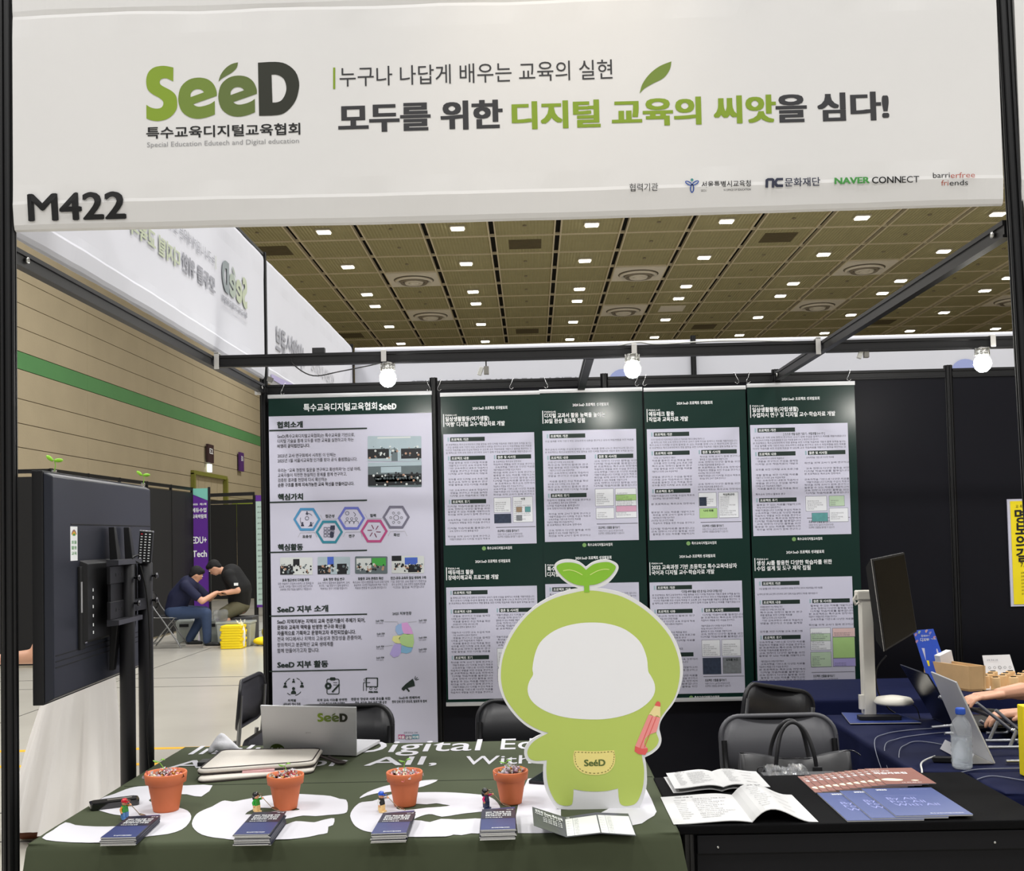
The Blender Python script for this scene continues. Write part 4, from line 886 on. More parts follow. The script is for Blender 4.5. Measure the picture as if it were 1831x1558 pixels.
pot(1.165, .023, .965, 'terracotta pot standing on the second white letter e, sweets below its rim', 3, .004, [0, 6, 1, 4], .048, .002)
pot(1.479, .027, .94, 'terracotta pot nearest the sprout cutout, heaped with silver wrapped sweets', 4, .020, [2, 2, 1, 3, 6], .040, -.014)

# ------------------------------------------------------------------ small toy figures leaning on spades
PL = {k: mat('toy plastic ' + k, c, .3, var=0, coat=.3) for k, c in dict(red=(196, 24, 40), green=(52, 160, 60), blue=(92, 140, 200), skin=(226, 160, 116), black=(18, 20, 20), cream=(240, 204, 140), royal=(36, 84, 190), white=(232, 230, 228), tan=(196, 140, 96), pink=(210, 50, 110), navy=(30, 44, 78), orange=(226, 150, 60), brown=(120, 72, 50)).items()}
RODM = mat('brushed spoon metal', (150, 134, 112), .3, .9)
def toy(x, y, hat, skin, vest, arm, legs, lab, hair=False, rod=(.052, .055)):
    z = .75; r = thing('toy_figure', lab, 'toy figure', (x, y, z), 'toy gardeners on the green table'); k = .98
    T = Matrix.Translation((x, y, z)) @ Matrix.Rotation(-.55, 4, 'Z') @ Matrix.Scale(k, 4)
    for s_ in (-1, 1): MB(T).box(-.0045 + .003, .0095 + .002, s_ * .0055 - .005, s_ * .0055 + .005, 0, .005, PL[legs]).box(-.005, .006, s_ * .0055 - .005, s_ * .0055 + .005, .005, .021, PL[legs]).build('leg', r, bevel=.001)
    MB(T).loft([[Vector((a * w_, b * d_, h)) for a, b in ((-.5, -.5), (.5, -.5), (.5, .5), (-.5, .5))] for w_, d_, h in ((.011, .021, .021), (.011, .020, .026), (.010, .015, .040))], PL[vest], smooth=False).build('torso', r, bevel=.001)
    q = MB(T); q.tube([(0, -.0085, .037), (-.002, -.012, .030), (.002, -.013, .023)], [.0034, .0034, .003], PL[arm], 8); q.ell((.003, -.013, .021), (.0032, .003, .0032), PL[skin]); q.build('arm', r)
    q = MB(T); q.tube([(.002, .008, .038), (.012, .008, .041), (.020, .004, .044)], [.0034, .0034, .003], PL[arm], 8); q.ell((.0225, .003, .0445), (.0034, .0032, .0034), PL[skin]); q.build('arm', r)
    q = MB(T); q.ell((0, 0, .0475), (.0082, .0078, .0082), PL[skin]); q.ell((.0078, -.003, .049), (.0012, .001, .0013), PL['black'], 6, 4); q.ell((.0078, .003, .049), (.0012, .001, .0013), PL['black'], 6, 4); q.build('head', r)
    q = MB(T)
    if hair: q.ell((-.003, 0, .051), (.0105, .0098, .0098), PL[hat]); q.ell((-.010, 0, .044), (.005, .006, .010), PL[hat])
    else:
        q.lathe([(.0092, .050), (.0096, .053), (.0086, .057), (.005, .0605), (0, .0615)], (0, 0, 0), PL[hat], 16); q.box(.004, .0175, -.0065, .0065, .0505, .0525, PL[hat])
    q.build('hair' if hair else 'cap', r, bevel=.0006)
    h0_ = T @ Vector((.0225, .003, .046)); e = Vector((x + rod[0], y - .012, z + .012))
    r2 = thing('toy_spade', 'thin metal spade held by the ' + lab.split(',')[0], 'toy spade', tuple(e), 'toy spades on the green table')
    d = (e - h0_).normalized()
    q = MB(); q.tube([h0_ - d * .004, e - d * .006], .0011, RODM, 6); n_ = d.cross(Vector((0, 1, 0))).normalized()
    q.tube([h0_ - d * .004, h0_ - d * .010 + Vector((-.006, 0, .004)), h0_ - d * .016, h0_ - d * .010 + Vector((.006, 0, .004)), h0_ - d * .004], .0009, RODM, 6); q.build('shaft', r2)
    q = MB(); g = Vector((1, -.25, -.35)).normalized(); s_ = Vector((.25, 1, 0)).normalized(); vs = []
    e2 = e - d * .008
    for t, w_ in ((0, .004), (.006, .0075), (.014, .0085), (.022, .005), (.027, .0006)):
        for a in (-1, -.5, 0, .5, 1): vs.append(e2 + g * t + s_ * w_ * a + Vector((0, 0, -.002 * (1 - a * a))))
    q.add(vs, [(i * 5 + j, i * 5 + j + 1, i * 5 + j + 6, i * 5 + j + 5) for i in range(4) for j in range(4)], RODM, True); q.build('blade', r2, solid=.0008)
    return r
toy(.370, -.078, 'red', 'skin', 'green', 'orange', 'blue', 'toy figure in a red cap and blue trousers, beside the leftmost stack')
toy(.738, -.030, 'black', 'skin', 'green', 'green', 'cream', 'toy figure with black hair and green top, cream trousers', hair=True)
toy(1.106, -.050, 'royal', 'skin', 'black', 'white', 'cream', 'toy figure in a blue cap and black waistcoat')
toy(1.408, -.035, 'black', 'tan', 'navy', 'pink', 'navy', 'toy figure with dark hair and pink sleeves', hair=True)

# ------------------------------------------------------------------ stacks of folded leaflets
NVC = mat('navy leaflet cover', (52, 62, 108), .28, var=.25, scale=6); NVD = mat('dark leaflet cover', (34, 36, 52), .3, var=.1); EDG = mat('paper edges', (208, 208, 206), .6, var=.08, scale=200); EDGD = mat('dark leaflet spine', (40, 42, 62), .4)
LT = ['2025 학습자를 위한', '특수교육 디지털 학습자료', '함께 만들어가는 교육 활동', '모두의 디지털 활용']
def stack(quad, n, ztop, where, seed):
    R = random.Random(seed); bl, br, tr, tl = [Vector((p[0], p[1], 0)) for p in quad]; t = (ztop - .7512) / n
    for i in range(n):
        z = .7512 + t * i; j = Vector((R.uniform(-.002, .002), R.uniform(-.002, .002), 0)) * (1.5 if i < n - 1 else 0)
        pos = 'top' if i == n - 1 else 'bottom' if i == 0 else 'inner'
        lab = {'top': 'navy folded leaflet on top of the stack ', 'bottom': 'navy folded leaflet, lowest of the stack ', 'inner': 'navy folded leaflet inside the stack '}[pos] + where
        c = (bl + tr) / 2; r = thing('folded_leaflet', lab, 'leaflet', (c.x, c.y, z), 'leaflets in the stack ' + where)
        q4 = [p + j for p in (bl, br, tr, tl)]
        sag = .6 * t
        m = MB(); m.loft([[p + Z3 * zz for p in q4] for zz in (z + .0002, z + t * .80)], EDG, smooth=False)
        m.build('pages', r)
        m = MB(); m.loft([[p + Z3 * zz for p in q4] for zz in (z + t * .80, z + t * .97)], NVC if pos == 'top' else NVD, smooth=False); 
        a, b = q4[1], q4[2]; o_ = (b - a).normalized().cross(Z3) * .0005
        m.add([a + o_ + Z3 * z, b + o_ + Z3 * z, b + o_ + Z3 * (z + t * .95), a + o_ + Z3 * (z + t * .95)], [(0, 1, 2, 3)], EDGD); m.build('cover', r)
        if pos == 'top':
            u = (q4[1] - q4[0]); v = (q4[3] - q4[0]); zz = z + t + .0003; m = MB()
            f = lambda a, b: q4[0] + u * a + v * b + Z3 * zz
            m.add([f(0, .52), f(1, .52), f(1, 1), f(0, 1)], [(0, 1, 2, 3)], NVD)
            for k_, tx in enumerate(LT): m.text(tx, f(.12, .80 - k_ * .085) + Z3 * .0003, u.normalized(), v.normalized(), .0145 if k_ < 3 else .008, WHITE_INK, .03, width=(.76 if k_ < 3 else .5) * u.length)
            m.text('2024 12월', f(.74, .93) + Z3 * .0003, u.normalized(), v.normalized(), .009, WHITE_INK, width=.2 * u.length)
            m.text('특수교육디지털교육협회', f(.32, .05) + Z3 * .0003, u.normalized(), v.normalized(), .010, WHITE_INK, .02, width=.5 * u.length); m.build('lettering', r)
stack([(.411, -.345), (.504, -.345), (.489, -.128), (.405, -.139)], 9, .774, 'beside the red capped toy', 1)
stack([(.768, -.366), (.861, -.366), (.853, -.161), (.762, -.149)], 12, .782, 'beside the toy in the green top', 2)
stack([(1.124, -.360), (1.215, -.356), (1.211, -.137), (1.127, -.160)], 10, .776, 'beside the blue capped toy', 3)
stack([(1.407, -.350), (1.499, -.346), (1.493, -.127), (1.402, -.148)], 10, .778, 'beside the pink sleeved toy', 4)
# open three panel leaflet
TG = mat('slate leaflet cover', (74, 76, 88), .35, var=.06); WPG = mat('white leaflet page', (226, 228, 226), .5, var=.02, scale=40)
r = thing('open_leaflet', 'unfolded slate and white three panel leaflet lying below the sprout cutout', 'leaflet', (1.72, -.24, .75))
def quadslab(m, p, mm, t=.0008): m.loft([[Vector(a) for a in p], [Vector(a) + Z3 * t for a in p]], mm, smooth=False)
LFA = at(951.4, 1443.4, z=.800); LFB = at(954.5, 1477, z=.793)
B0, B1 = Vector((1.631, -.339, .7515)), Vector((1.631, -.146, .7515)); Mx = (Vector((1.721, -.340, .760)), Vector((1.721, -.136, .760))); E0, E1 = Vector((1.812, -.341, .7525)), Vector((1.811, -.126, .7525))
m = MB(); quadslab(m, (LFB, B0, B1, LFA), TG); m.build('front_panel', r)
m = MB(); quadslab(m, (B0, Mx[0], Mx[1], B1), TG); quadslab(m, (Mx[0], E0, E1, Mx[1]), TG); m.build('inner_panels', r)
m = MB()
def bil(p, a, b): return p[0].lerp(p[1], a).lerp(p[3].lerp(p[2], a), b)
for P4 in ((B0, Mx[0], Mx[1], B1), (Mx[0], E0, E1, Mx[1])):
    m.add([bil(P4, a, b) + Z3 * .0014 for a, b in ((.02, .03), (.98, .03), (.98, .86), (.02, .86))], [(0, 1, 2, 3)], WPG)
    for k in range(13):
        a = bil(P4, .28, .08 + k * .058) + Z3 * .0018; b = bil(P4, .9, .08 + k * .058); u = (b - a).normalized(); m.text(COLA[k % 8], a, u, Y, .006, TXT, width=(b - a).length * (.7 if k % 3 else 1))
        a = bil(P4, .04, .08 + k * .058) + Z3 * .0018
        if k % 2: m.text('교육 소개', a, u, Y, .006, TXT, width=.016)
    for a_ in (.24, .98): m.add([bil(P4, a_, .03) + Z3 * .0017, bil(P4, a_ + .008, .03) + Z3 * .0017, bil(P4, a_ + .008, .86) + Z3 * .0017, bil(P4, a_, .86) + Z3 * .0017], [(0, 1, 2, 3)], MATS['frame grey ink'])
m.text('교육 자료', bil((B0, Mx[0], Mx[1], B1), .05, .9) + Z3 * .0015, X, Y, .012, WHITE_INK, .03)
P4 = (LFB, B0, B1, LFA); u = (B0 - LFB).normalized(); v = (LFA - LFB).normalized(); n_ = u.cross(v) * .0016
m.text('모두의 Zoom 특수교육', bil(P4, .08, .78) + n_, u, v, .026, WHITE_INK, .035, width=.088)
m.text('디지털 교육 활용 소개', bil(P4, .08, .68) + n_, u, v, .012, WHITE_INK, .02, width=.08)
for k in range(3): m.text('교육 자료 활용 소개', bil(P4, .3, .56 - k * .09) + n_, u, v, .010, WHITE_INK, .02, width=.06)
m.build('lettering', r)

# ------------------------------------------------------------------ black tray, phone
GLB = mat('glossy black plastic', (10, 10, 12), .12, spec=.8, coat=.6); MTB = mat('matt black plastic', (20, 20, 22), .5)
a, b = at(160, 1441, z=.76), at(248, 1430, z=.76); ang = math.atan2(b.y - a.y, b.x - a.x); c = (a + b) / 2; L_ = (b - a).length
T = Matrix.Translation((c.x, c.y, .75)) @ Matrix.Rotation(ang, 4, 'Z')
r = thing('pen_case', 'long glossy black case lying on the left edge of the green table', 'case', (c.x, c.y, .75))
m = MB(T); m.poly([rrect(-L_ / 2, L_ / 2, -.030, .030, .012)], lambda a, b, w: Vector((a, b, .017 + w)), GLB, .016); m.build('shell', r, bevel=.002)
m = MB(T); m.poly([rrect(-L_ / 2 + .008, L_ / 2 - .008, -.023, .023, .008)], lambda a, b, w: Vector((a, b, .0195 + w)), MTB, .003); m.build('lid', r, bevel=.001)
m = MB(T); m.box(-.02, .05, -.006, .006, .0195, .021, SOCK); m.build('label_plate', r)
a = at(966, 1391, z=.755); r = thing('phone', 'black phone lying half hidden behind the sprout cutout', 'phone', tuple(a))
T = Matrix.Translation((a.x + .02, a.y, .751)) @ Matrix.Rotation(-.35, 4, 'Z')
m = MB(T); m.poly([rrect(-.036, .036, -.075, .075, .010)], lambda a, b, w: Vector((a, b, .008 + w)), MTB, .008); m.build('body', r, bevel=.001)
m = MB(T); m.poly([rrect(-.033, .033, -.072, .072, .008)], lambda a, b, w: Vector((a, b, .0084 + w)), GLB, .0004); m.build('screen', r)

# ------------------------------------------------------------------ die cut standee
SY = -.055
FOAM = mat('white foam board', (224, 224, 224), .5, var=.01); GRN = mat('leaf green board print', (186, 204, 100), .42, var=.03, scale=2); LGR = mat('bright sprout print', (136, 190, 56), .42, var=.06, scale=8)
YPK = mat('butter yellow print', (240, 224, 138), .42, var=.01); PALE = mat('pale panel print', (238, 238, 240), .42, var=.01)
def sp_(a, b, w=0, o=0):
    v = at(870 + a / 3.245, 980 + b / 3.245, y=SY); return Vector((v.x, SY - o - w, v.z))
r = thing('sprout_cutout', 'big green die cut board of a round hooded sprout shape with a yellow pocket', 'standee', (1.725, SY, .75))
OUT = [(577, 110, 1), (540, 80), (490, 66), (440, 68), (405, 85), (392, 110), (400, 137), (425, 170), (460, 200), (500, 222), (533, 234, 1), (480, 243), (400, 270), (310, 315), (230, 380), (160, 460), (110, 550), (80, 640), (68, 730), (72, 800), (95, 870), (130, 930), (180, 990), (240, 1040), (322, 1080, 1), (285, 1098), (250, 1122), (225, 1155), (218, 1195), (235, 1235), (270, 1250), (330, 1254, 1), (328, 1290), (330, 1350), (345, 1410), (370, 1460), (400, 1500), (430, 1517), (620, 1521), (860, 1519), (890, 1500), (915, 1440), (930, 1370), (930, 1300), (925, 1250), (918, 1216, 1), (960, 1195), (1000, 1160), (1015, 1120), (1010, 1080), (1003, 1050), (1010, 1010), (1040, 960), (1080, 910), (1110, 850), (1132, 780), (1140, 710), (1130, 630), (1100, 540), (1050, 460), (980, 385), (900, 320), (800, 265), (700, 240), (640, 232, 1), (690, 215), (730, 180), (758, 140), (766, 110), (750, 85), (700, 66), (650, 70), (610, 85)]
m = MB(); m.poly([curve(OUT, 3)], lambda a, b, w: Vector(sp_(a, b)) + Vector((0, -w, 0)), FOAM, .010); m.build('board', r)
HEAD = [(590, 247), (500, 262), (400, 290), (310, 335), (235, 395), (170, 475), (120, 565), (92, 650), (83, 735), (90, 805), (110, 870), (145, 925), (195, 985), (250, 1028), (310, 1058), (360, 1074, 1), (300, 1105), (262, 1135), (240, 1170), (238, 1200), (255, 1226), (290, 1236), (350, 1232, 1), (347, 1290), (352, 1350), (366, 1405), (390, 1455), (415, 1485), (455, 1497), (490, 1492), (500, 1470), (505, 1400, 1), (560, 1410), (630, 1414), (700, 1410), (763, 1396, 1), (770, 1470), (790, 1495), (830, 1496), (868, 1480), (895, 1430), (910, 1370), (914, 1290), (905, 1230), (900, 1200, 1), (950, 1180), (985, 1150), (999, 1118), (993, 1095), (985, 1075, 1), (990, 1030), (1010, 985), (1050, 930), (1090, 870), (1112, 800), (1122, 720), (1113, 640), (1082, 550), (1035, 475), (965, 400), (885, 337), (790, 285), (690, 258)]
m = MB(); m.poly([curve(HEAD, 3)], lambda a, b, w: sp_(a, b, 0, .0006), GRN)
FACE = [(600, 433), (520, 440), (440, 460), (370, 495), (310, 550), (280, 620), (266, 700), (270, 735), (248, 775), (238, 820), (250, 870), (290, 915), (360, 955), (450, 982), (560, 994), (680, 994), (790, 975), (880, 940), (945, 890), (975, 840), (975, 790), (955, 745), (938, 715), (930, 640), (900, 560), (850, 505), (780, 462), (690, 438)]
m.poly([curve(FACE, 3)], lambda a, b, w: sp_(a, b, 0, .0010), PALE); m.build('green_print', r)
m = MB()
m.poly([curve([(577, 128, 1), (545, 100), (500, 86), (450, 86), (415, 98), (406, 115), (425, 148), (470, 190), (520, 213), (566, 220, 1), (566, 258, 1), (597, 258, 1), (596, 216, 1), (640, 210), (690, 185), (725, 155), (748, 120), (745, 102), (710, 83), (660, 85), (615, 98)], 3)], lambda a, b, w: sp_(a, b, 0, .0012), LGR)
for pts in ([(444, 133), (480, 128), (520, 138), (556, 157)], [(600, 157), (640, 135), (680, 124), (712, 126)]): m.poly([stroke(curve(pts, 3, False), 5)], lambda a, b, w: sp_(a, b, 0, .0016), mat('leaf vein print', (206, 228, 130), .42, var=0))
m.build('sprout_print', r)
m = MB(); m.poly([curve([(510, 1176, 1), (625, 1180), (740, 1174, 1), (747, 1220), (738, 1265), (700, 1305), (630, 1318), (555, 1305), (512, 1262), (503, 1210)], 3)], lambda a, b, w: sp_(a, b, 0, .0012), YPK)
ST = mat('olive stitch print', (110, 104, 40), .5, var=0); path = curve([(514, 1187), (570, 1187), (625, 1188), (680, 1186), (735, 1185), (738, 1225), (728, 1262), (694, 1296), (630, 1308), (562, 1296), (522, 1258), (514, 1215)], 6)
for k in range(0, len(path) - 1, 2): m.poly([stroke([path[k], path[k + 1]], 4)], lambda a, b, w: sp_(a, b, 0, .0016), ST)
m.build('pocket_print', r)
m = MB(); q = sp_(568, 1266, 0, .0016); m.text('SeéD', q, X, Z3, .026, LIME3, .035, width=sp_(688, 1266).x - q.x, res=3); m.build('pocket_lettering', r)
m = MB(); PR = mat('coral pencil print', (226, 96, 92), .42, var=0); PR2 = mat('pink pencil print', (240, 150, 146), .42, var=0); PWD = mat('pale wood print', (240, 222, 160), .42, var=0)
m.poly([[(940, 968), (1008, 985), (985, 1068), (940, 1085), (918, 1110), (915, 1140), (935, 1165), (905, 1168), (862, 1150)]], lambda a, b, w: sp_(a, b, 0, .0014), PR2)
m.poly([[(862, 1150), (858, 1180), (880, 1196), (920, 1202), (935, 1178), (935, 1162), (900, 1165)]], lambda a, b, w: sp_(a, b, 0, .0016), PR)
m.poly([[(940, 968), (975, 915), (1008, 920), (1008, 985), (990, 972), (972, 980), (955, 966)]], lambda a, b, w: sp_(a, b, 0, .0016), PWD)
m.poly([curve([(975, 915, 1), (985, 895), (997, 890), (1008, 900), (1008, 921, 1)], 3)], lambda a, b, w: sp_(a, b, 0, .0018), PR)
for x0_, y0_, x1_, y1_ in ((962, 978, 890, 1162), (985, 980, 915, 1158)): m.poly([stroke([(x0_, y0_), (x1_, y1_)], 4)], lambda a, b, w: sp_(a, b, 0, .0018), PR)
m.build('pencil_print', r)
# folding easel foot behind the board
MB().box(1.67, 1.78, SY + .011, SY + .016, .7505, 1.10, mat('grey card', (150, 146, 138), .8)).box(1.67, 1.78, SY + .011, SY + .13, .7503, .7535, MATS['grey card']).build('easel_foot', r)
# ------------------------------------------------------------------ black counter and its booklets
BCT = mat('black counter top felt', (12, 12, 13), .9, var=.15, scale=40, bump=.1, bscale=300, spec=.1); BCF = mat('black counter panel', (19, 19, 22), .6, var=.06, spec=.2)
r = thing('display_counter', 'black counter with a framed front panel, right of the green table', 'counter', (2.43, .03, 0))
MB().box(1.932, 2.925, -.245, .318, .725, .749, BCT).build('countertop', r, bevel=.004)
for x in (1.962, 2.895):
    for y in (-.218, .29): post_mb(x, y, 0, .725, r=.024).build('corner_post', r)
MB().box(1.985, 2.872, -.234, -.226, .03, .69, BCF).build('front_panel', r)
MB().box(1.985, 2.872, -.240, -.212, .672, .722, BCF).build('front_rail', r, bevel=.002); MB().box(1.985, 2.872, -.240, -.212, .0, .04, BCF).build('front_rail', r, bevel=.002)
for x in (1.955, 2.893): MB().box(x, x + .008, -.2, .27, .03, .71, BCF).build('side_panel', r)
for x, z in ((2.04, .69), (2.78, .69), (2.5, .56)): MB(Matrix.Translation((x, -.2405, z)) @ Matrix.Rotation(PI / 2, 4, 'X')).lathe([(0, .002), (.003, .002), (.0035, 0)], (0, 0, 0), SCR, 8).build('screw', r)
WP = mat('white booklet paper', (196, 196, 195), .55, var=.01); WCV = mat('blue booklet cover', (80, 92, 138), .35, var=.06, scale=8); BRC = mat('clay booklet cover', (146, 102, 92), .4, var=.05)
BLU2 = mat('pale blue ink', (140, 146, 196), .6, var=0); CRM = mat('cream ink', (236, 228, 200), .6, var=0)
def blk(m, x0, x1, y0, y1, z0, z1, mm): m.box(x0, x1, y0, y1, z0, z1, mm)
for k, (x0, lab) in enumerate(((2.391, 'large blue booklet, lowest of the three fanned on the counter'), (2.458, 'large blue booklet, middle of the three fanned on the counter'), (2.525, 'large blue booklet lying fully visible on top of the fan'))):
    z = .7495 + k * .0042; r = thing('blue_booklet', lab, 'booklet', (x0 + .1, -.09, z), 'blue booklets fanned on the black counter')
    T = Matrix.Translation((x0, -.235 + k * .004, z))
    m = MB(T); m.box(0, .205, 0, .297, .0, .0034, WP); m.build('pages', r)
    m = MB(T); m.box(-.001, .206, -.0006, .298, .0034, .0041, WCV); m.build('cover', r)
    m = MB(T); m.text('2025', (.036, .272, .0044), X, Y, .016, WHITE_INK, .04); m.text('특수교육 학습자료', (.105, .274, .0044), X, Y, .011, BLU2)
    for q, t in enumerate(('By All', 'For All', 'With All')): m.text(t, (.034, .165 - q * .034, .0044), X, Y, .036, BLU2)
    m.box(.034, .13, .207, .2085, .0044, .0046, BLU2); m.text('특수교육디지털교육협회', (.098, .014, .0044), X, Y, .009, WHITE_INK); m.build('lettering', r)
NM = ['lowest', 'second', 'third', 'fourth', 'fifth', 'sixth', 'seventh', 'eighth', 'ninth', 'tenth', 'top']
for k in range(11):
    x0 = 2.389 + k * .0212; z = .7495 + k * .0021; r = thing('clay_booklet', ('small clay red booklet, fully visible at the top of the fanned row' if k == 10 else 'small clay red booklet, %s from the left in the fanned row' % ('first' if k == 0 else NM[k])), 'booklet', (x0 + .07, .18, z), 'clay red booklets fanned on the black counter')
    T = Matrix.Translation((x0, .080 + rnd.uniform(-.003, .003), z))
    MB(T).box(0, .148, 0, .205, 0, .0014, WP).build('pages', r); MB(T).box(-.0006, .1486, -.0006, .206, .0014, .0020, BRC).build('cover', r)
    m = MB(T); m.text('학습자료집', (.008, .128, .0023), X, Y, .026, WHITE_INK, .035, width=.10); m.text('2025 교육', (.008, .163, .0023), X, Y, .014, WHITE_INK, .02); m.text('특수교육', (.01, .19, .0023), X, Y, .009, CRM)
    m.poly([curve([(.006, .062), (.03, .072), (.062, .058), (.066, .046), (.050, .036), (.022, .040), (.008, .048)], 3)], lambda a, b, w: Vector((a, b, .0023)), CRM)
    m.poly([curve([(.088, .040), (.10, .048), (.112, .040), (.10, .032)], 2)], lambda a, b, w: Vector((a, b, .0023)), CRM); m.text('교육협회', (.05, .012, .0023), X, Y, .009, WHITE_INK, width=.06); m.build('lettering', r)
def openbook(name, lab, spine, wL, wR, h, z, liftL, liftR, seed, lines=True):
    """an open booklet: two curved page blocks meeting at the spine (x of spine, y of lower edge)"""
    sx, sy, rot = spine; r = thing(name, lab, 'booklet', (sx, sy, z))
    T = Matrix.Translation((sx, sy, z)) @ Matrix.Rotation(rot, 4, 'Z')
    def hgt(t, lift): return .004 + lift * math.sin(min(1, t * 1.15) * PI) ** 1.0 * (1 - t) + .006 * math.sin(min(1, t * 3) * PI / 2) * (1 - t) - .003 * t
    for s_, wd, lift, nm in ((-1, wL, liftL, 'left_page'), (1, wR, liftR, 'right_page')):
        m = MB(T); n = 14; rings = []
        for i in range(n + 1):
            t = i / n; zz = hgt(t, lift); rings.append([Vector((s_ * wd * t, 0, zz)), Vector((s_ * wd * t, h, zz)), Vector((s_ * wd * t, h, max(.0003, zz - .0022))), Vector((s_ * wd * t, 0, max(.0003, zz - .0022)))])
        m.loft(rings, WP, smooth=False)
        R = random.Random(seed + s_)
        if lines:
            for k in range(11):
                a, b = (.14, .34) if s_ < 0 else (.2, .7); yv = h * (.80 - k * .066)
                for (xa, xb) in (((.85, .68), (.6, .12)) if s_ < 0 else ((.18, .48), (.56, .88)) if k % 3 == 0 else ((.2, .42),)):
                    xa_, xb_ = sorted((s_ * wd * xa, s_ * wd * xb)); w_ = (xb_ - xa_) * R.uniform(.5, 1); tt = abs((xa_ + w_ / 2) / wd); zz = hgt(tt, lift) + .0006
                    sl = (hgt(min(1, abs((xa_ + w_) / wd)), lift) - hgt(abs(xa_ / wd), lift)) / w_
                    m.text(COLA[(k + seed) % 8], (xa_, yv, max(hgt(abs(xa_ / wd), lift), hgt(tt, lift) - sl * w_ / 2) + .0012), Vector((1, 0, sl)), Y, .0095, GREYINK, width=w_)
            m.text('2025 교육 프로그램' if s_ < 0 else '교육 과정', (-.82 * wd if s_ < 0 else .22 * wd, h * .9, hgt(.8 if s_ < 0 else .22, lift) + .003), X, Y, .0105, GREYINK, .02)
        m.build(nm, r)
    return r
openbook('open_booklet', 'large white booklet lying open with a curling right page, front of the counter', (2.136, -.232, 0), .212, .178, .292, .7495, .003, .050, 3)
for k, (lab, dx) in enumerate((('white booklet lowest of the small pile at the back of the counter', -.004), ('white booklet open on top of the small pile at the back of the counter', 0))):
    openbook('white_booklet', lab, (2.12 + dx, .106 - dx, .02 * (1 - k)), .147, .142, .205, .7495 + k * .013, .006, .008, 11 + k, lines=(k == 1))

# ------------------------------------------------------------------ folding chairs
VIN = mat('black chair vinyl', (30, 30, 33), .38, var=.05, bump=.03, bscale=200); VIN2 = mat('grey chair vinyl', (74, 74, 78), .42, var=.05, bump=.03, bscale=200); CHT = mat('chair steel tube', (150, 150, 150), .28, .9, var=.03); DKT = mat('black chair tube', (26, 26, 28), .35, .3)
def chair(lab, loc, rotz, vin=None, tube=None, group=None, folded=False, tilt=(0, 0), part_scale=1):
    vin = vin or VIN; tube = tube or DKT; r = thing('folding_chair', lab, 'chair', loc, group)
    T = Matrix.Translation(loc) @ Matrix.Rotation(rotz, 4, 'Z') @ Matrix.Rotation(tilt[0], 4, 'X') @ Matrix.Rotation(tilt[1], 4, 'Y')
    cv = lambda x: .035 * (1 - (x / .23) ** 2)
    def bk(a, b, w): return Vector((a, .01 + cv(a) + w * 1.0 + (b - .66) * .18 * (0 if folded else 1), b))
    m = MB(T); pl = []
    prof = rrect(-.225, .225, .555, .805, .075, 7)
    n = 16; cols = []
    for i in range(n + 1):
        x = -.225 + .45 * i / n; e = max(0, abs(x) - .15); dz = .075 - math.sqrt(max(0, .075 ** 2 - e * e)) if e < .075 else .075
        cols.append((x, .555 + dz, .805 - dz))
    rings = []
    for x, zb, zt in cols: rings.append([bk(x, zb, -.006), bk(x, (zb + zt) / 2, -.009), bk(x, zt, -.006), bk(x, zt, .006), bk(x, (zb + zt) / 2, .009), bk(x, zb, .006)])
    m.loft(rings, vin); m.build('backrest', r)
    m = MB(T); pth = [bk(a, b, 0) for a, b in prof]; m.tube(pth + [pth[0]], .010, vin, 8, caps=False); m.build('backrest_rim', r)
    if not folded:
        m = MB(T); m.poly([rrect(-.20, .20, -.42, -.04, .06, 5)], lambda a, b, w: Vector((a, b, .465 + w + .01 * (b + .2))), vin, .028); m.build('seat', r, bevel=.008)
        for s_ in (-1, 1):
            MB(T).tube(curve3([(s_ * .215, .012, .72), (s_ * .215, -.03, .60), (s_ * .215, -.20, .35), (s_ * .215, -.40, .03), (s_ * .215, -.41, .01)]), .011, tube, 8).build('leg', r)
            MB(T).tube([(s_ * .195, -.33, .45), (s_ * .195, .02, .03), (s_ * .195, .03, .01)], .011, tube, 8).build('leg', r)
            MB(T).tube([(s_ * .205, -.36, .44), (s_ * .205, -.03, .45)], .008, tube, 8).build('seat_rail', r)
        MB(T).tube([(-.215, -.38, .07), (.215, -.38, .07)], .008, tube, 8).build('stretcher', r); MB(T).tube([(-.195, .0, .06), (.195, .0, .06)], .008, tube, 8).build('stretcher', r)
    else:
        m = MB(T); m.poly([rrect(-.19, .19, .14, .50, .05, 5)], lambda a, b, w: Vector((a, -.012 + w, b)), vin, .026); m.build('seat', r, bevel=.008)
        for s_ in (-1, 1):
            MB(T).tube([(s_ * .215, .008, .74), (s_ * .215, 0, .55), (s_ * .215, .0, .012)], .0115, CHT, 8).build('leg', r)
            MB(T).tube([(s_ * .190, .024, .50), (s_ * .190, .026, .012)], .0115, CHT, 8).build('leg', r)
        MB(T).tube([(-.215, 0, .09), (.215, 0, .09)], .008, CHT, 8).build('stretcher', r)
    return r
chair('black folding chair behind the silver laptop, facing the table', (.705, 1.47, 0), 0, group='folding chairs behind the tables')
chair('black folding chair half hidden behind the sprout cutout', (1.525, 1.52, 0), .0, group='folding chairs behind the tables')
chair('dark grey folding chair carrying the black handbag', (2.505, 1.02, 0), 0.02, VIN2, group='folding chairs behind the tables')
chair('folded black chair leaning at a slant between the grey chair and the navy table', (2.52, 1.46, .05), .62, folded=True, tilt=(0, .20))
chair('folded black chair leaning by the back left post', (-.03, 2.55, 0), PI / 2 - .03, folded=True, tilt=(.10, 0))
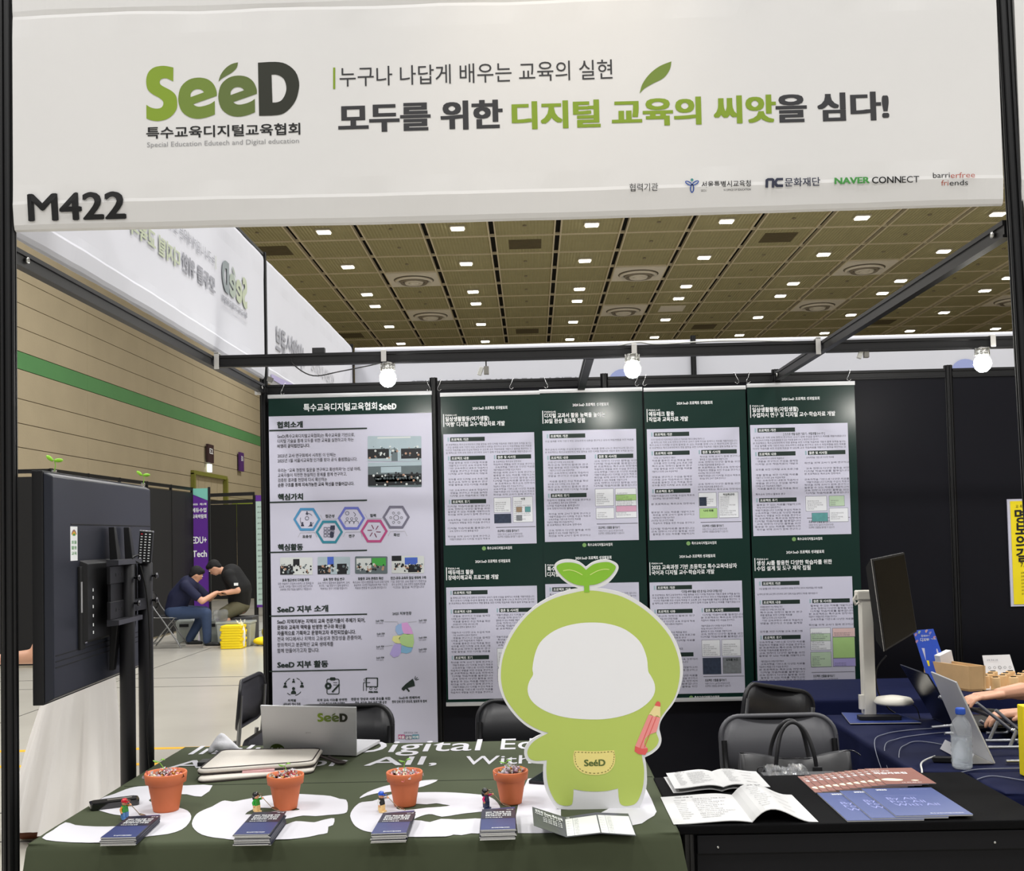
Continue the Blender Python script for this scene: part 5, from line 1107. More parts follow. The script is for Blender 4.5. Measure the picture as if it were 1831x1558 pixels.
MB(Matrix.Translation((2.60, 1.50, .60)) @ Matrix.Rotation(.35, 4, 'Y')).tube([(0, 0, -.14), (.005, 0, 0), (0, 0, .06)], [.016, .018, .014], YL, 10).build('yellow_strap', loc=(2.6, 1.5, .6), label='short bright yellow strap seen behind the grey chair back', cat='strap')
# handbag on the grey chair
LEA = mat('black soft leather', (48, 48, 50), .42, var=.08, scale=10, bump=.15, bscale=14); DKM = mat('gunmetal', (90, 90, 92), .25, 1, var=0)
r = thing('handbag', 'wide black leather handbag with two arched handles on the grey chair', 'bag', (2.50, .80, .47))
m = MB(); rings = []
for i in range(25):
    t = i / 24; x = 2.305 + .40 * t; e = math.sin(PI * min(1, max(0, t))) ** .35 if 0 < t < 1 else .25
    topz = .718 - .022 * math.sin(PI * t) + .006 * math.sin(9 * t); w_ = .055 + .03 * e; sg = .006 * math.sin(17 * t)
    rings.append([Vector((x, .80 - w_ + sg, .475)), Vector((x, .80 - w_ * 1.15 + sg, .53)), Vector((x, .80 - w_ * .9 - sg, .62)), Vector((x, .80 - .02, topz)), Vector((x, .80 + .02, topz)), Vector((x, .80 + w_ * .9, .62)), Vector((x, .80 + w_ * 1.1, .53)), Vector((x, .80 + w_, .475))])
m.loft(rings, LEA); m.build('bag_body', r)
MB().tube(curve3([(2.305, .80, .722), (2.40, .795, .702), (2.5, .80, .696), (2.60, .795, .700), (2.705, .80, .722), (2.745, .79, .705)]), .0025, DKM, 6).build('zip', r)
for s_, dy in (('f', -.045), ('b', .045)):
    MB().tube(curve3([(2.425, .80 + dy, .640), (2.43, .80 + dy * 1.1, .72), (2.455, .80 + dy * .6, .80), (2.497, .80 + dy * .4, .832), (2.54, .80 + dy * .6, .80), (2.565, .80 + dy * 1.1, .72), (2.575, .80 + dy, .640)]), .0075, LEA, 10).build('handle', r)
    for x in (2.427, 2.573): MB(Matrix.Translation((x, .80 + dy * 1.3, .650))).box(-.017, .017, -.005, .005, -.028, .028, LEA).build('handle_tab', r, bevel=.003)
q = MB(Matrix.Translation((2.365, .725, .672)) @ Matrix.Rotation(PI / 2, 4, 'X')); q.tube([(.012 * math.cos(t * PI / 8), .012 * math.sin(t * PI / 8), 0) for t in range(17)], .0018, DKM, 6, caps=False); q.build('ring', r)
MB().tube([(2.365, .72, .66), (2.366, .715, .63)], .003, DKM, 6).build('clasp', r)
MB().tube([(2.36, .715, .628), (2.42, .712, .618), (2.52, .712, .612), (2.68, .715, .622)], .002, LEA, 6).build('pocket_seam', r)
# clear plastic bag scrunched behind the counter edge
CLR = mat('clear crinkled film', (235, 238, 240), .12, var=0, trans=.85, ior=1.3, bump=1, bscale=50, alpha=.6)
m = MB(); R = random.Random(5)
vs = []; nx, ny = 26, 6
for i in range(nx + 1):
    for j in range(ny + 1):
        x = 2.305 + .135 * i / nx; vs.append((x, .345 + .07 * j / ny + R.uniform(-.006, .006), .742 + .026 * math.sin(PI * j / ny) * (.45 + .55 * abs(math.sin(5 * i / nx + 1))) + R.uniform(-.006, .007)))
m.add(vs, [(i * (ny + 1) + j, i * (ny + 1) + j + 1, (i + 1) * (ny + 1) + j + 1, (i + 1) * (ny + 1) + j) for i in range(nx) for j in range(ny)], CLR)
r = thing('plastic_bag', 'crinkled clear plastic bag behind the rear edge of the black counter', 'plastic bag', (2.42, .37, .72)); m.build('film', r)
MB().box(2.30, 2.54, .34, .42, .55, .735, mat('grey carton', (70, 70, 72), .8)).build('carton', r)

# ------------------------------------------------------------------ navy tables of the next stand
folding_table('folding table under the navy cloth against the dark wall', 2.72, 4.9, 1.86, 2.46, .735, 'folding tables under navy cloths')
tw = thing('tablecloth', 'navy cloth on the long table against the dark wall', 'tablecloth', (3.8, 2.16, 0)); draped(2.70, 4.92, 1.845, 2.47, .741, .05, NAVY, 4, amp=.02).build('cloth', tw)
folding_table('folding table under the larger navy cloth beside the black counter', 2.83, 3.60, .39, 1.41, .733, 'folding tables under navy cloths')
folding_table('small folding table under the front navy cloth by the right post', 2.975, 3.60, .09, .335, .733, 'folding tables under navy cloths')
tw = thing('tablecloth', 'navy cloth on the table carrying the bottle and laptops', 'tablecloth', (3.2, .6, 0)); draped(2.80, 3.62, .372, 1.44, .739, .54, NAVY, 9, amp=.010, clamp=lambda p: Vector((p.x, max(p.y, .357), p.z))).build('cloth', tw)
tw = thing('tablecloth', 'navy cloth on the small table between the right post and the bottle', 'tablecloth', (3.2, .2, 0)); draped(2.95, 3.62, .07, .345, .739, .12, NAVY, 12, amp=.006, clamp=lambda p: Vector((max(p.x, 2.932), min(p.y, .353), p.z))).build('cloth', tw)
# monitor on a white pole stand
WHP = mat('ivory enamel', (222, 218, 206), .4, var=.03); r = thing('monitor_stand', 'slim ivory pole stand carrying the upright monitor', 'stand', (2.972, 1.39, .742))
MB().box(2.948, 2.998, 1.375, 1.425, .742, 1.245, WHP).build('pole', r, bevel=.004)
MB(Matrix.Translation((2.965, 1.39, 1.25))).box(-.035, .045, -.02, .025, -.02, .022, WHP).build('clamp', r, bevel=.006); MB().tube([(2.930, 1.38, 1.255), (2.918, 1.38, 1.235), (2.926, 1.38, 1.212), (2.938, 1.38, 1.22)], .006, WHP, 8).build('hook', r)
MB().lathe([(0, 0), (.075, 0), (.08, .008), (.07, .024), (.03, .032), (0, .033)], (3.055, 1.33, .80), WHP, 24).box(2.93, 2.95, 1.38, 1.40, .77, .83, WHP).build('cup_tray', r)
MB().box(2.995, 3.04, 1.375, 1.40, .795, .81, WHP).build('tray_arm', r)
r = thing('monitor', 'black upright monitor turned towards the right on the ivory pole', 'monitor', (3.06, 1.34, 1.2))
A = [at(1560, 1000, y=1.20), at(1617, 988, y=1.42), at(1640, 1130, y=1.42), at(1583, 1165, y=1.20)]
u = (A[1] - A[0]).normalized(); v = (A[0] - A[3]).normalized(); nn = u.cross(v).normalized(); nb = -nn if nn.y < 0 else nn
if nb.x > 0: nb = nb
back = Vector((-.045, .004, 0))
m = MB(); m.loft([[p + back * .25 for p in A], [p for p in A]], MTB, smooth=False); m.build('bezel', r, bevel=.002)
c = sum(A, Vector()) / 4
m = MB(); m.loft([[c + (p - c) * .80 + back for p in A], [c + (p - c) * .98 + back * .25 for p in A]], MTB, smooth=False); m.build('casing', r)
m = MB(); fo = Vector((.0012, -.0004, 0)); m.add([c + (p - c) * .95 + fo for p in A], [(0, 1, 2, 3)], mat('dead screen', (4, 4, 5), .25, var=0, spec=.12)); m.build('screen', r)
m = MB(); m.tube([A[0] + back * .12, A[3] + back * .12], .0022, CHROME, 6); m.build('metal_edge', r)
wire('monitor_cable', [(3.03, 1.33, 1.0), (3.01, 1.40, .93), (3.02, 1.42, .84), (3.06, 1.43, .77), (3.09, 1.42, .745)], .0032, WIRE, 'black cable hanging behind the upright monitor down to the navy cloth')
wire('tray_cable', [(3.10, 1.30, .815), (3.13, 1.28, .79), (3.14, 1.27, .745)], .0022, WIRE, 'short black cable looping down from the white cup tray')
r = thing('blue_folder', 'thin blue booklet with white edges under the slim black case', 'booklet', (2.98, 1.29, .742))
P4 = [at(1520, 1295, z=.744), at(1647, 1293.5, z=.744), at(1607, 1278, z=.744), at(1505, 1276, z=.744)]
m = MB(); m.loft([[p for p in P4], [p + Z3 * .003 for p in P4]], WP, smooth=False); m.build('pages', r); m = MB(); m.loft([[p + Z3 * .0031 for p in P4], [p + Z3 * .004 for p in P4]], mat('deep blue cover', (44, 60, 120), .35), smooth=False); m.build('cover', r)
c = at(1572, 1285, z=.752); m = MB(Matrix.Translation((c.x, c.y, .750)) @ Matrix.Rotation(-.06, 4, 'Z')); m.poly([rrect(-.085, .085, -.028, .028, .01)], lambda a, b, w: Vector((a, b, .014 + w)), MTB, .014)
m.build('slim_case', bevel=.003, loc=(c.x, c.y, .75), label='slim black case lying on the thin blue booklet', cat='case')
# blue sign stand, wooden box, card signs
BSN = mat('royal blue print', (50, 84, 190), .35, var=.03); r = thing('sign_stand', 'blue tabletop sign with confetti dots behind the navy laptop', 'sign', (3.52, 2.2, .742))
A = [at(1648, 1190, y=2.18), at(1690, 1197, y=2.14), at(1669, 1125, y=2.22), at(1632, 1128, y=2.26)]
low = lambda p: Vector((p.x + .035 * (1), p.y - .02, .742))
m = MB(); Q = [Vector((A[0].x + .03, A[0].y - .02, .742)), Vector((A[1].x + .03, A[1].y - .02, .742)), A[2], A[3]]; m.loft([[p + Vector((0, .004, 0)) for p in Q], Q], BSN, smooth=False); m.build('board', r)
f4 = lambda a, b, d=.0008: Q[0].lerp(Q[1], a).lerp(Q[3].lerp(Q[2], a), b) + Vector((0, -d, 0))
m = MB(); m.add([f4(a, b) for a, b in ((.18, .38), (.88, .36), (.86, .66), (.16, .68))], [(0, 1, 2, 3)], PAPER); m.add([f4(a, b, .0014) for a, b in ((.2, .36), (.85, .34), (.85, .44), (.2, .46))], [(0, 1, 2, 3)], YL)
for a, b, c_ in ((.1, .92, 'rose'), (.3, .96, 'sage'), (.8, .93, 'lilac'), (.92, .85, 'rose'), (.65, .97, 'salmon'), (.05, .8, 'rose')): q = f4(a, b, .001); m.poly([ring(0, 0, .009, 8)], lambda x, y, w: q + Vector((x, -.0004, y)), MATS['picture ' + c_])
m.text('디지털 교육', f4(.2, .80, .0015), (Q[1] - Q[0]).normalized(), Z3, .020, WHITE_INK, .03, width=.075); m.text('함께하는', f4(.3, .88, .0015), (Q[1] - Q[0]).normalized(), Z3, .012, WHITE_INK, .02); m.build('print', r)
WOD = mat('pale beech wood', (214, 176, 126), .5, var=.12, scale=18); r = thing('wooden_box', 'open topped pale wooden box on the navy cloth by the wall', 'box', (3.64, 2.05, .742))
P0 = [Vector((3.52, 2.24, 0)), Vector((3.635, 1.97, 0)), Vector((3.72, 1.985, 0)), Vector((3.61, 2.26, 0))]
zt_ = .862
for i in range(4):
    a, b = P0[i], P0[(i + 1) % 4]; n_ = (b - a).normalized().cross(Z3) * -.010
    MB().loft([[a + Z3 * .742, b + Z3 * .742, b + n_ + Z3 * .742, a + n_ + Z3 * .742], [a + Z3 * zt_, b + Z3 * zt_, b + n_ + Z3 * zt_, a + n_ + Z3 * zt_]], WOD, smooth=False).build('side_board', r)
MB().loft([[p + Z3 * .7425 for p in P0], [p + Z3 * .752 for p in P0]], WOD, smooth=False).build('base_board', r)
CARD = mat('white sign card', (228, 228, 230), .5, var=.01); 
m = MB(Matrix.Translation((3.60, 2.16, .83)) @ Matrix.Rotation(.5, 4, 'Z') @ Matrix.Rotation(-.25, 4, 'Y')); m.box(-.03, .06, -.004, .03, -.05, .075, CARD); m.build('card_box', loc=(3.6, 2.16, .8), label='white card box sticking up out of the wooden box', cat='box', bevel=.002)
r = thing('card_sign', 'small white card sign with round symbols behind the wooden blocks', 'sign', (3.94, 2.33, .742))
m = MB(); m.loft([[Vector((3.865, 2.31, .742)), Vector((4.02, 2.31, .742)), Vector((4.02, 2.313, .742)), Vector((3.865, 2.313, .742))], [Vector((3.86, 2.345, .866)), Vector((4.0, 2.345, .868)), Vector((4.0, 2.348, .868)), Vector((3.86, 2.348, .866))]], CARD, smooth=False); m.build('card', r)
m = MB(); 
for k in range(5): q = Vector((3.885 + k * .026, 2.3225, .806)); m.poly([ring(0, 0, .0085 if k == 2 else .0065, 10), ring(0, 0, .0065 if k == 2 else .005, 10)], lambda x, y, w: q + Vector((x, .0 + y * .28, y)), GREYINK)
m.text('교육 프로그램 안내'[:7], (3.875, 2.330, .84), X, Vector((0, .27, 1)), .010, TXT); m.build('print', r)
m = MB(); m.loft([[p + Z3 * .7425 for p in (Vector((3.69, 1.885, 0)), Vector((4.6, 1.885, 0)), Vector((4.6, 2.30, 0)), Vector((3.76, 2.30, 0)))], [p + Z3 * .7445 for p in (Vector((3.69, 1.885, 0)), Vector((4.6, 1.885, 0)), Vector((4.6, 2.30, 0)), Vector((3.76, 2.30, 0)))]], CARD, smooth=False)
m.build('white_mat', loc=(4.1, 2.1, .742), label='large white mat under the small wooden blocks', cat='mat')
m = MB(); a = at(1762, 1236, z=.746); m.box(a.x - .01, a.x + .11, 1.905, 1.965, .745, .750, MTB); m.build('black_card', loc=tuple(a), label='flat black card on the white mat before the wooden blocks', cat='card')
BK = mat('black engraved mark', (24, 22, 20), .7, var=0); n_ = 0
for row, (y_, x0_, cnt) in enumerate(((1.995, 3.775, 5), (2.06, 3.745, 6), (2.13, 3.80, 5), (2.20, 3.77, 5))):
    for k in range(cnt):
        x_ = x0_ + k * .082 + rnd.uniform(-.006, .006); r = thing('wooden_block', 'small pale wooden block with a dark top mark, in rows on the white mat', 'block', (x_, y_, .745), 'small wooden blocks on the white mat')
        MB().lathe([(0, 0), (.0215, 0), (.022, .003), (.022, .056), (.020, .059), (0, .059)], (x_, y_, .745), WOD, 14).build('block', r)
        MB().box(x_ - .012, x_ + .012, y_ - .003, y_ + .003, .8042, .808, BK).build('slot_mark', r)

# laptops, stand, bottle, cables on the near navy table
SIL = mat('silver laptop shell', (208, 208, 210), .28, .15, var=.02); NVL = mat('midnight laptop shell', (22, 26, 42), .2, .4, var=0)
def lap(lab, hinge0, hinge1, top0, top1, m_, base=None):
    r = thing('laptop', lab, 'laptop', tuple((Vector(hinge0) + Vector(hinge1)) / 2)); h0, h1, t1, t0 = [Vector(p) for p in (hinge0, hinge1, top1, top0)]
    n_ = (h1 - h0).cross(t0 - h0).normalized() * .006
    MB().loft([[h0, h1, t1, t0], [p + n_ for p in (h0, h1, t1, t0)]], m_, smooth=False).build('lid', r, bevel=.0015)
    MB().loft([[h0.lerp(t1, .04) + n_ * 1.05, h1.lerp(t0, .04) + n_ * 1.05, t1.lerp(h0, .04) + n_ * 1.05, t0.lerp(h1, .04) + n_ * 1.05], [h0.lerp(t1, .04) + n_ * 1.1, h1.lerp(t0, .04) + n_ * 1.1, t1.lerp(h0, .04) + n_ * 1.1, t0.lerp(h1, .04) + n_ * 1.1]], GLB, smooth=False).build('screen', r)
    if base:
        b = [Vector(p) for p in base]; MB().loft([b, [p + Z3 * .012 for p in b]], m_, smooth=False).build('base', r, bevel=.002)
        MB().loft([[b[0].lerp(b[2], .1) + Z3 * .0121, b[1].lerp(b[3], .1) + Z3 * .0121, b[2].lerp(b[0], .1) + Z3 * .0121, b[3].lerp(b[1], .1) + Z3 * .0121], [b[0].lerp(b[2], .1) + Z3 * .0128, b[1].lerp(b[3], .1) + Z3 * .0128, b[2].lerp(b[0], .1) + Z3 * .0128, b[3].lerp(b[1], .1) + Z3 * .0128]], MTB, smooth=False).build('keyboard', r)
    return r
lap('silver laptop standing open like a tent behind the water bottle', (3.083, .45, .742), (3.083, .70, .742), (2.985, .50, 1.008), (2.99, .735, 1.012), SIL, None)
MB().loft([[Vector((3.083, .452, .742)), Vector((3.083, .70, .742)), Vector((3.0, .70, .742)), Vector((3.0, .452, .742))], [Vector((3.075, .452, .746)), Vector((3.075, .70, .746)), Vector((3.02, .70, .775)), Vector((3.02, .452, .775))]], SIL, smooth=False).build('tablet_stand', loc=(3.04, .5, .742), label='silver wedge stand propping the tented laptop', cat='stand', bevel=.001)
lap('midnight blue laptop open on the navy cloth below the blue sign', (3.20, 1.0, .750), (3.20, 1.30, .750), (3.075, 1.0, .965), (3.075, 1.30, .965), NVL, [(3.20, 1.0, .742), (3.42, 1.0, .742), (3.42, 1.30, .742), (3.20, 1.30, .742)])
r = thing('laptop_riser', 'folding metal bar riser of crossed bars on the navy table', 'laptop stand', (3.3, .85, .742))
ALB = mat('brushed bar metal', (176, 178, 182), .3, .8)
def barpx(a, b, y, w=.0065): p0, p1 = at(*a, y=y), at(*b, y=y); p0.z = max(p0.z, .749); p1.z = max(p1.z, .749); MB().tube([p0, p1], w, ALB, 6).build('bar', r)
for a, b, y in (((1746, 1257), (1812, 1309), .78), ((1780, 1270), (1819, 1303), .80), ((1812, 1309), (1850, 1334), .78), ((1766, 1337), (1880, 1336), .60), ((1762, 1325), (1880, 1324), .72), ((1784, 1290), (1770, 1322), .74), ((1818, 1306), (1806, 1336), .62), ((1752, 1289), (1786, 1311), .90), ((1764, 1311), (1800, 1310), .86), ((1800, 1310), (1812, 1296), .86), ((1679, 1246), (1702, 1259), .95), ((1666, 1301), (1702, 1298), .95), ((1689, 1312), (1705, 1312), .88), ((1831, 1290), (1822, 1330), .70), ((1799, 1364), (1860, 1364), .45)): barpx(a, b, y)
MB().lathe([(0, 0), (.011, 0), (.012, .004), (.009, .012), (0, .013)], tuple(at(1812, 1309, y=.765)), CHROME, 12).build('hinge_knob', r)
r = thing('laptop', 'thin dark laptop resting on the metal bar riser under the hands', 'laptop', (3.42, .95, .80))
MB(Matrix.Translation((3.42, .95, .800)) @ Matrix.Rotation(.10, 4, 'Y')).box(-.15, .16, -.13, .15, -.006, .006, mat('graphite shell', (64, 64, 70), .35, .5)).build('base', r, bevel=.002)
MB(Matrix.Translation((3.42, .95, .800)) @ Matrix.Rotation(.10, 4, 'Y')).box(-.12, .02, -.11, .13, .006, .0075, MTB).build('keyboard', r)
MB().box(3.098, 3.26, .26, .30, .742, .965, YL).build('yellow_file', loc=(3.2, .28, .742), label='bright yellow file standing at the right edge of the near navy table', cat='file', bevel=.003)
# water bottle
GLS = mat('clear bottle plastic', (240, 246, 250), .08, var=0, trans=.6, ior=1.2, alpha=.38); CAPB = mat('blue bottle cap', (52, 92, 190), .4); 
r = thing('water_bottle', 'small ribbed clear water bottle with a blue cap', 'bottle', (2.958, .40, .742)); k_ = .0345
pr = [(0, .002), (.026, 0), (.032, .006)] + [(.0325 + (.0018 if i % 2 else -.0010), .014 + i * .0085) for i in range(13)] + [(.0335, .128), (.031, .142), (.022, .158), (.0125, .168), (.0118, .176), (.0135, .177)]
MB().lathe(pr, (2.958, .40, .742), GLS, 28, closed=True).build('bottle_body', r)
MB().lathe([(0, .004), (.029, .006), (.0305, .014), (.0305, .10), (0, .10)], (2.958, .40, .742), mat('water', (232, 240, 246), .05, var=0, trans=.8, ior=1.33, alpha=.6), 24).build('water', r)
m = MB(); m.lathe([(.0145, .176), (.0150, .178), (.0150, .194), (.0135, .197), (0, .1975)], (2.958, .40, .742), CAPB, 22)
for a_ in range(0, 360, 20): m.box(.0146, .0158, -.0008, .0008, .178, .193, CAPB, M=Matrix.Translation((2.958, .40, .742)) @ Matrix.Rotation(math.radians(a_), 4, 'Z'))
m.build('cap', r)
WCB = mat('white cable rubber', (200, 200, 196), .5)
GCB = mat('grey cable rubber', (120, 124, 138), .5)
zc = .7415
wire('charging_cable', [(2.778, .297, .70), (2.80, .33, .745), (2.83, .42, .752), (2.867, .478, .753), (2.914, .518, .756)], .0032, WCB, 'white cable running from the small black hub over the counter back edge')
MB(Matrix.Translation((2.93, .50, .750)) @ Matrix.Rotation(-.2, 4, 'Z')).box(-.03, .035, -.014, .014, -.008, .008, MTB).build('usb_hub', loc=(2.93, .5, .75), label='small black hub beside the bottle joined to the white cable', cat='hub', bevel=.002)
wire('thin_cable', [(2.778, .36, .45), (2.776, .60, .64), (2.80, .80, .745), (2.90, .98, zc + .002), (3.02, 1.05, zc + .002), (3.15, 1.08, zc + .002)], .0018, GCB, 'thin grey cable looping over the left edge of the near navy cloth, outermost')
wire('thin_cable', [(2.777, .55, .64), (2.81, .72, .745), (2.91, .88, zc + .002), (3.02, .95, zc + .002), (3.16, 1.0, zc + .002)], .0018, GCB, 'thin grey cable on the near navy cloth, middle of the three loops')
wire('thin_cable', [(2.778, .45, .62), (2.82, .60, .745), (2.91, .78, zc + .002), (2.98, .83, zc + .002), (3.06, .73, zc + .002)], .0018, GCB, 'thin grey cable on the near navy cloth, innermost loop')
a, b, c = at(1713, 1383, z=.743), at(1750, 1376, z=.743), at(1831, 1374, z=.743); wire('thin_cable', [tuple(a), tuple(b), tuple(c)], .0018, GCB, 'thin grey cable on the navy cloth in front of the bottle')
a, b, c = at(1747, 1394, z=.743), at(1775, 1388, z=.743), at(1831, 1396, z=.743); wire('thin_cable', [tuple(a), tuple(b), tuple(c)], .0018, GCB, 'thin grey cable at the front right corner of the navy cloth')

# ------------------------------------------------------------------ laptop, sleeve and small things on the green table
r = thing('laptop', 'silver laptop seen from behind with stickers on its lid, on the green table', 'laptop', (.73, .76, .75))
h0, h1 = Vector((.545, .795, .7525)), Vector((.905, .712, .7525)); ud = (h1 - h0).normalized(); fw = Vector((-ud.y, ud.x, 0)); t_ = -fw * .075 + Z3 * .215
A3_ = at(465, 1262.4, y=.665); A = [h0, h1, h1 + (A3_ - h0), A3_]
nl = (A[1] - A[0]).cross(A[3] - A[0]).normalized(); nl = nl if nl.y < 0 else -nl
MB().loft([[p for p in A], [p - nl * .006 for p in A]], SIL, smooth=False).build('lid', r, bevel=.002)
b = [h0, h1, h1 + fw * .235, h0 + fw * .235]; MB().loft([b, [p + Z3 * .014 for p in b]], SIL, smooth=False).build('base', r, bevel=.003)
lf = lambda a, c_, d=.0008: A[0].lerp(A[1], a).lerp(A[3].lerp(A[2], a), c_) + nl * d
uu = (A[1] - A[0]).normalized(); vv = (A[3] - A[0]).normalized()
m = MB(); logo(m, lf(.60, .70), (A[2] - A[3]).normalized(), vv, .115, (LIME, LIME2, LIME3, DARKG)); m.text('gram', lf(.47, .46), uu, vv, .010, PALEINK); m.build('sticker_logo', r)
m = MB(); m.poly([ring(0, 0, .030, 24)], lambda a, c_, w: lf(.155, .09) + uu * a + vv * c_, mat('moss sticker', (70, 86, 34), .4, var=0)); logo(m, lf(.085, .055, .0014), uu, vv, .052, (WHITE_INK,) * 4); m.build('round_sticker', r)
CANV = mat('cream canvas', (214, 208, 198), .8, var=.04, scale=30, bump=.12, bscale=160); PIPE = mat('dark piping', (44, 36, 34), .6); PINKF = mat('pink cover', (222, 176, 178), .5)
r = thing('laptop_sleeve', 'cream canvas laptop sleeve with dark piping, partly unzipped, before the laptop', 'laptop sleeve', (.6, .55, .75))
C4 = [Vector((.440, .345, 0)), Vector((.80, .46, 0)), Vector((.775, .700, 0)), Vector((.41, .70, 0))]
def rq(P4, f, rr=.10, n=5):
    c = sum(P4, Vector()) / 4; out = []
    for i in range(4):
        p = c + (P4[i] - c) * f; a = c + (P4[i - 1] - c) * f; b_ = c + (P4[(i + 1) % 4] - c) * f
        s0 = p.lerp(a, rr); s1 = p.lerp(b_, rr)
        for k in range(n + 1): t = k / n; out.append((s0.lerp(p, t)).lerp(p.lerp(s1, t), t))
    return out
def pad(P4, z0, z1, f0=.97, m_=CANV, open_=0):
    m = MB(); mid = (z0 + z1) / 2; c = sum(P4, Vector()) / 4
    L_ = []
    for z, f in ((z0, f0), (z0 + (mid - z0) * .5, 1), (mid, 1.008), (z1 - (z1 - mid) * .4, 1), (z1, f0), (z1 + .001, f0 * .7)):
        L_.append([p + Z3 * (z + open_ * max(0, (c.y - p.y)) * 0) for p in rq(P4, f)])
    m.loft(L_, m_); return m
pad(C4, .7505, .764).build('lower_half', r)
C5 = [Vector((.425, .385, 0)), Vector((.80, .48, 0)), Vector((.785, .705, 0)), Vector((.41, .715, 0))]
pad(C5, .770, .785).build('upper_half', r)
pad([c_ * 1 for c_ in [Vector((.45, .40, 0)), Vector((.78, .49, 0)), Vector((.76, .69, 0)), Vector((.43, .69, 0))]], .763, .771, m_=mat('brown lining', (92, 62, 50), .8)).build('lining', r)
for P4, z, f in ((C5, .786, .955), (C5, .769, .99), (C4, .7505, .99)):
    q = [p + Z3 * z for p in rq(P4, f)]; MB().tube(q + [q[0]], .0022, PIPE, 6, caps=False).build('piping', r)
a = at(430, 1382, z=.768); b = at(490, 1379, z=.768); MB(Matrix.Translation((a + b) / 2) @ Matrix.Rotation(math.atan2(b.y - a.y, b.x - a.x), 4, 'Z')).box(-.05, .055, .004, .06, -.004, .003, PINKF).build('pink_planner', loc=tuple(a), label='pale pink planner peeking out of the cream laptop sleeve', cat='planner')
MB().tube(curve3([(.79, .62, .775), (.83, .60, .765), (.86, .585, .757), (.885, .59, .757), (.86, .61, .758), (.82, .63, .770)]), .005, PIPE, 8).build('sleeve_strap', r)
m = MB(); R = random.Random(3); vs = []
P3 = [at(376, 1343, z=.757), at(396, 1319, z=.80), at(424, 1341, z=.757), at(404, 1345, z=.757)]
WHL = mat('white soft pouch', (214, 214, 218), .7, bump=.3, bscale=30)
m.cap(P3[0], P3[1], .012, .018, WHL); m.cap(P3[1], P3[2] , .018, .012, WHL); m.ell((P3[1] + P3[2] + P3[0]) / 3, (.035, .03, .022), WHL)
m.build('white_pouch', loc=tuple(P3[0]), label='crumpled white pouch standing at the back left corner of the sleeve', cat='pouch', remesh=.006)
MB().box(.36, .43, .60, .66, .75, .765, MTB).build('black_adapter', loc=(.39, .63, .75), label='small black adapter beside the left corner of the laptop sleeve', cat='adapter', bevel=.004)
# ------------------------------------------------------------------ television on its stand, left
TVB = mat('television back plastic', (32, 35, 45), .38, var=.05, scale=3, spec=.5)
N0, N1 = Vector((.085, .06, 0)), Vector((.022, 1.075, 0)); tu = (N1 - N0).normalized(); tn = Vector((tu.y, -tu.x, 0))   # tn points into the stand
def tvp(s_, z, d=0): return N0 + tu * s_ + tn * d + Z3 * z
LT_ = (N1 - N0).length; z0_, z1_ = 1.058, 1.770
r = thing('television', 'large flat television seen from behind, turned to the aisle on a twin pole stand', 'television', tuple(tvp(.5, z0_)))
def tvbox(a, b, z0, z1, d0, d1, m_, name, inset=0, bevel=.002):
    m = MB(); lo = [tvp(a, z0, d0), tvp(b, z0, d0), tvp(b, z1, d0), tvp(a, z1, d0)]; hi = [tvp(a + inset, z0 + inset, d1), tvp(b - inset, z0 + inset, d1), tvp(b - inset, z1 - inset, d1), tvp(a + inset, z1 - inset, d1)]
    m.loft([lo, hi], m_, smooth=False); return m.build(name, r, bevel=bevel)
tvbox(0, LT_, z0_, z1_, -.045, -.012, MTB, 'bezel'); tvbox(.004, LT_ - .004, z0_ + .004, z1_ - .004, -.012, .012, TVB, 'back_cover', .012, .004)
tvbox(.02, LT_ - .02, z0_ + .02, z1_ - .02, -.0455, -.0465, GLB, 'screen')
tvbox(.16, LT_ - .02, 1.605, 1.609, .0118, .0135, GROOVE, 'seam')
for k in range(3): tvbox(.03, LT_ - .06, 1.165 + k * .018, 1.168 + k * .018, .0118, .0132, GROOVE, 'vent_slot', bevel=0)
tvbox(.235, .52, 1.215, 1.49, .010, .032, MTB, 'connector_bay', .012); tvbox(.215, .26, 1.20, 1.47, .0115, .020, GROOVE, 'port_recess')
for k, z in enumerate((1.37, 1.325, 1.295, 1.265, 1.235, 1.218)): tvbox(.245, .265, z, z + (.012 if k < 4 else .008), .0205, .024, CHROME if k > 3 else SOCK, 'port', bevel=0)
for z in (1.385, 1.36, 1.33, 1.30, 1.27, 1.245): tvbox(.29, .298, z, z + .010, .033, .0335, WHITE_INK, 'port_mark', bevel=0)
tvbox(.218, .232, 1.32, 1.42, .021, .0215, PALEINK, 'rating_label', bevel=0)
rr_ = tvbox(.155, .215, 1.49, 1.60, .0122, .0126, WHITE_INK, 'energy_label', bevel=0)
m = MB()
for rad, c_ in ((.024, 'clay booklet cover'), (.018, 'yellow floor paint'), (.012, 'leaf green ink')):
    cc = tvp(.185, 1.566, .0128 + (.024 - rad) * .01); m.poly([ring(0, 0, rad, 14, 20, 160) + [(rad * .6, 0), (-rad * .6, 0)][:0]], lambda a, b, w: cc + tu * a + Z3 * b, MATS[c_])
for k, tx in enumerate(('효율', '활용', '교육')): m.text(tx, tvp(.163, 1.545 - k * .018, .0128), tu, Z3, .012, MATS['leaf green ink'], .02, width=.044)
m.build('label_print', rr_)
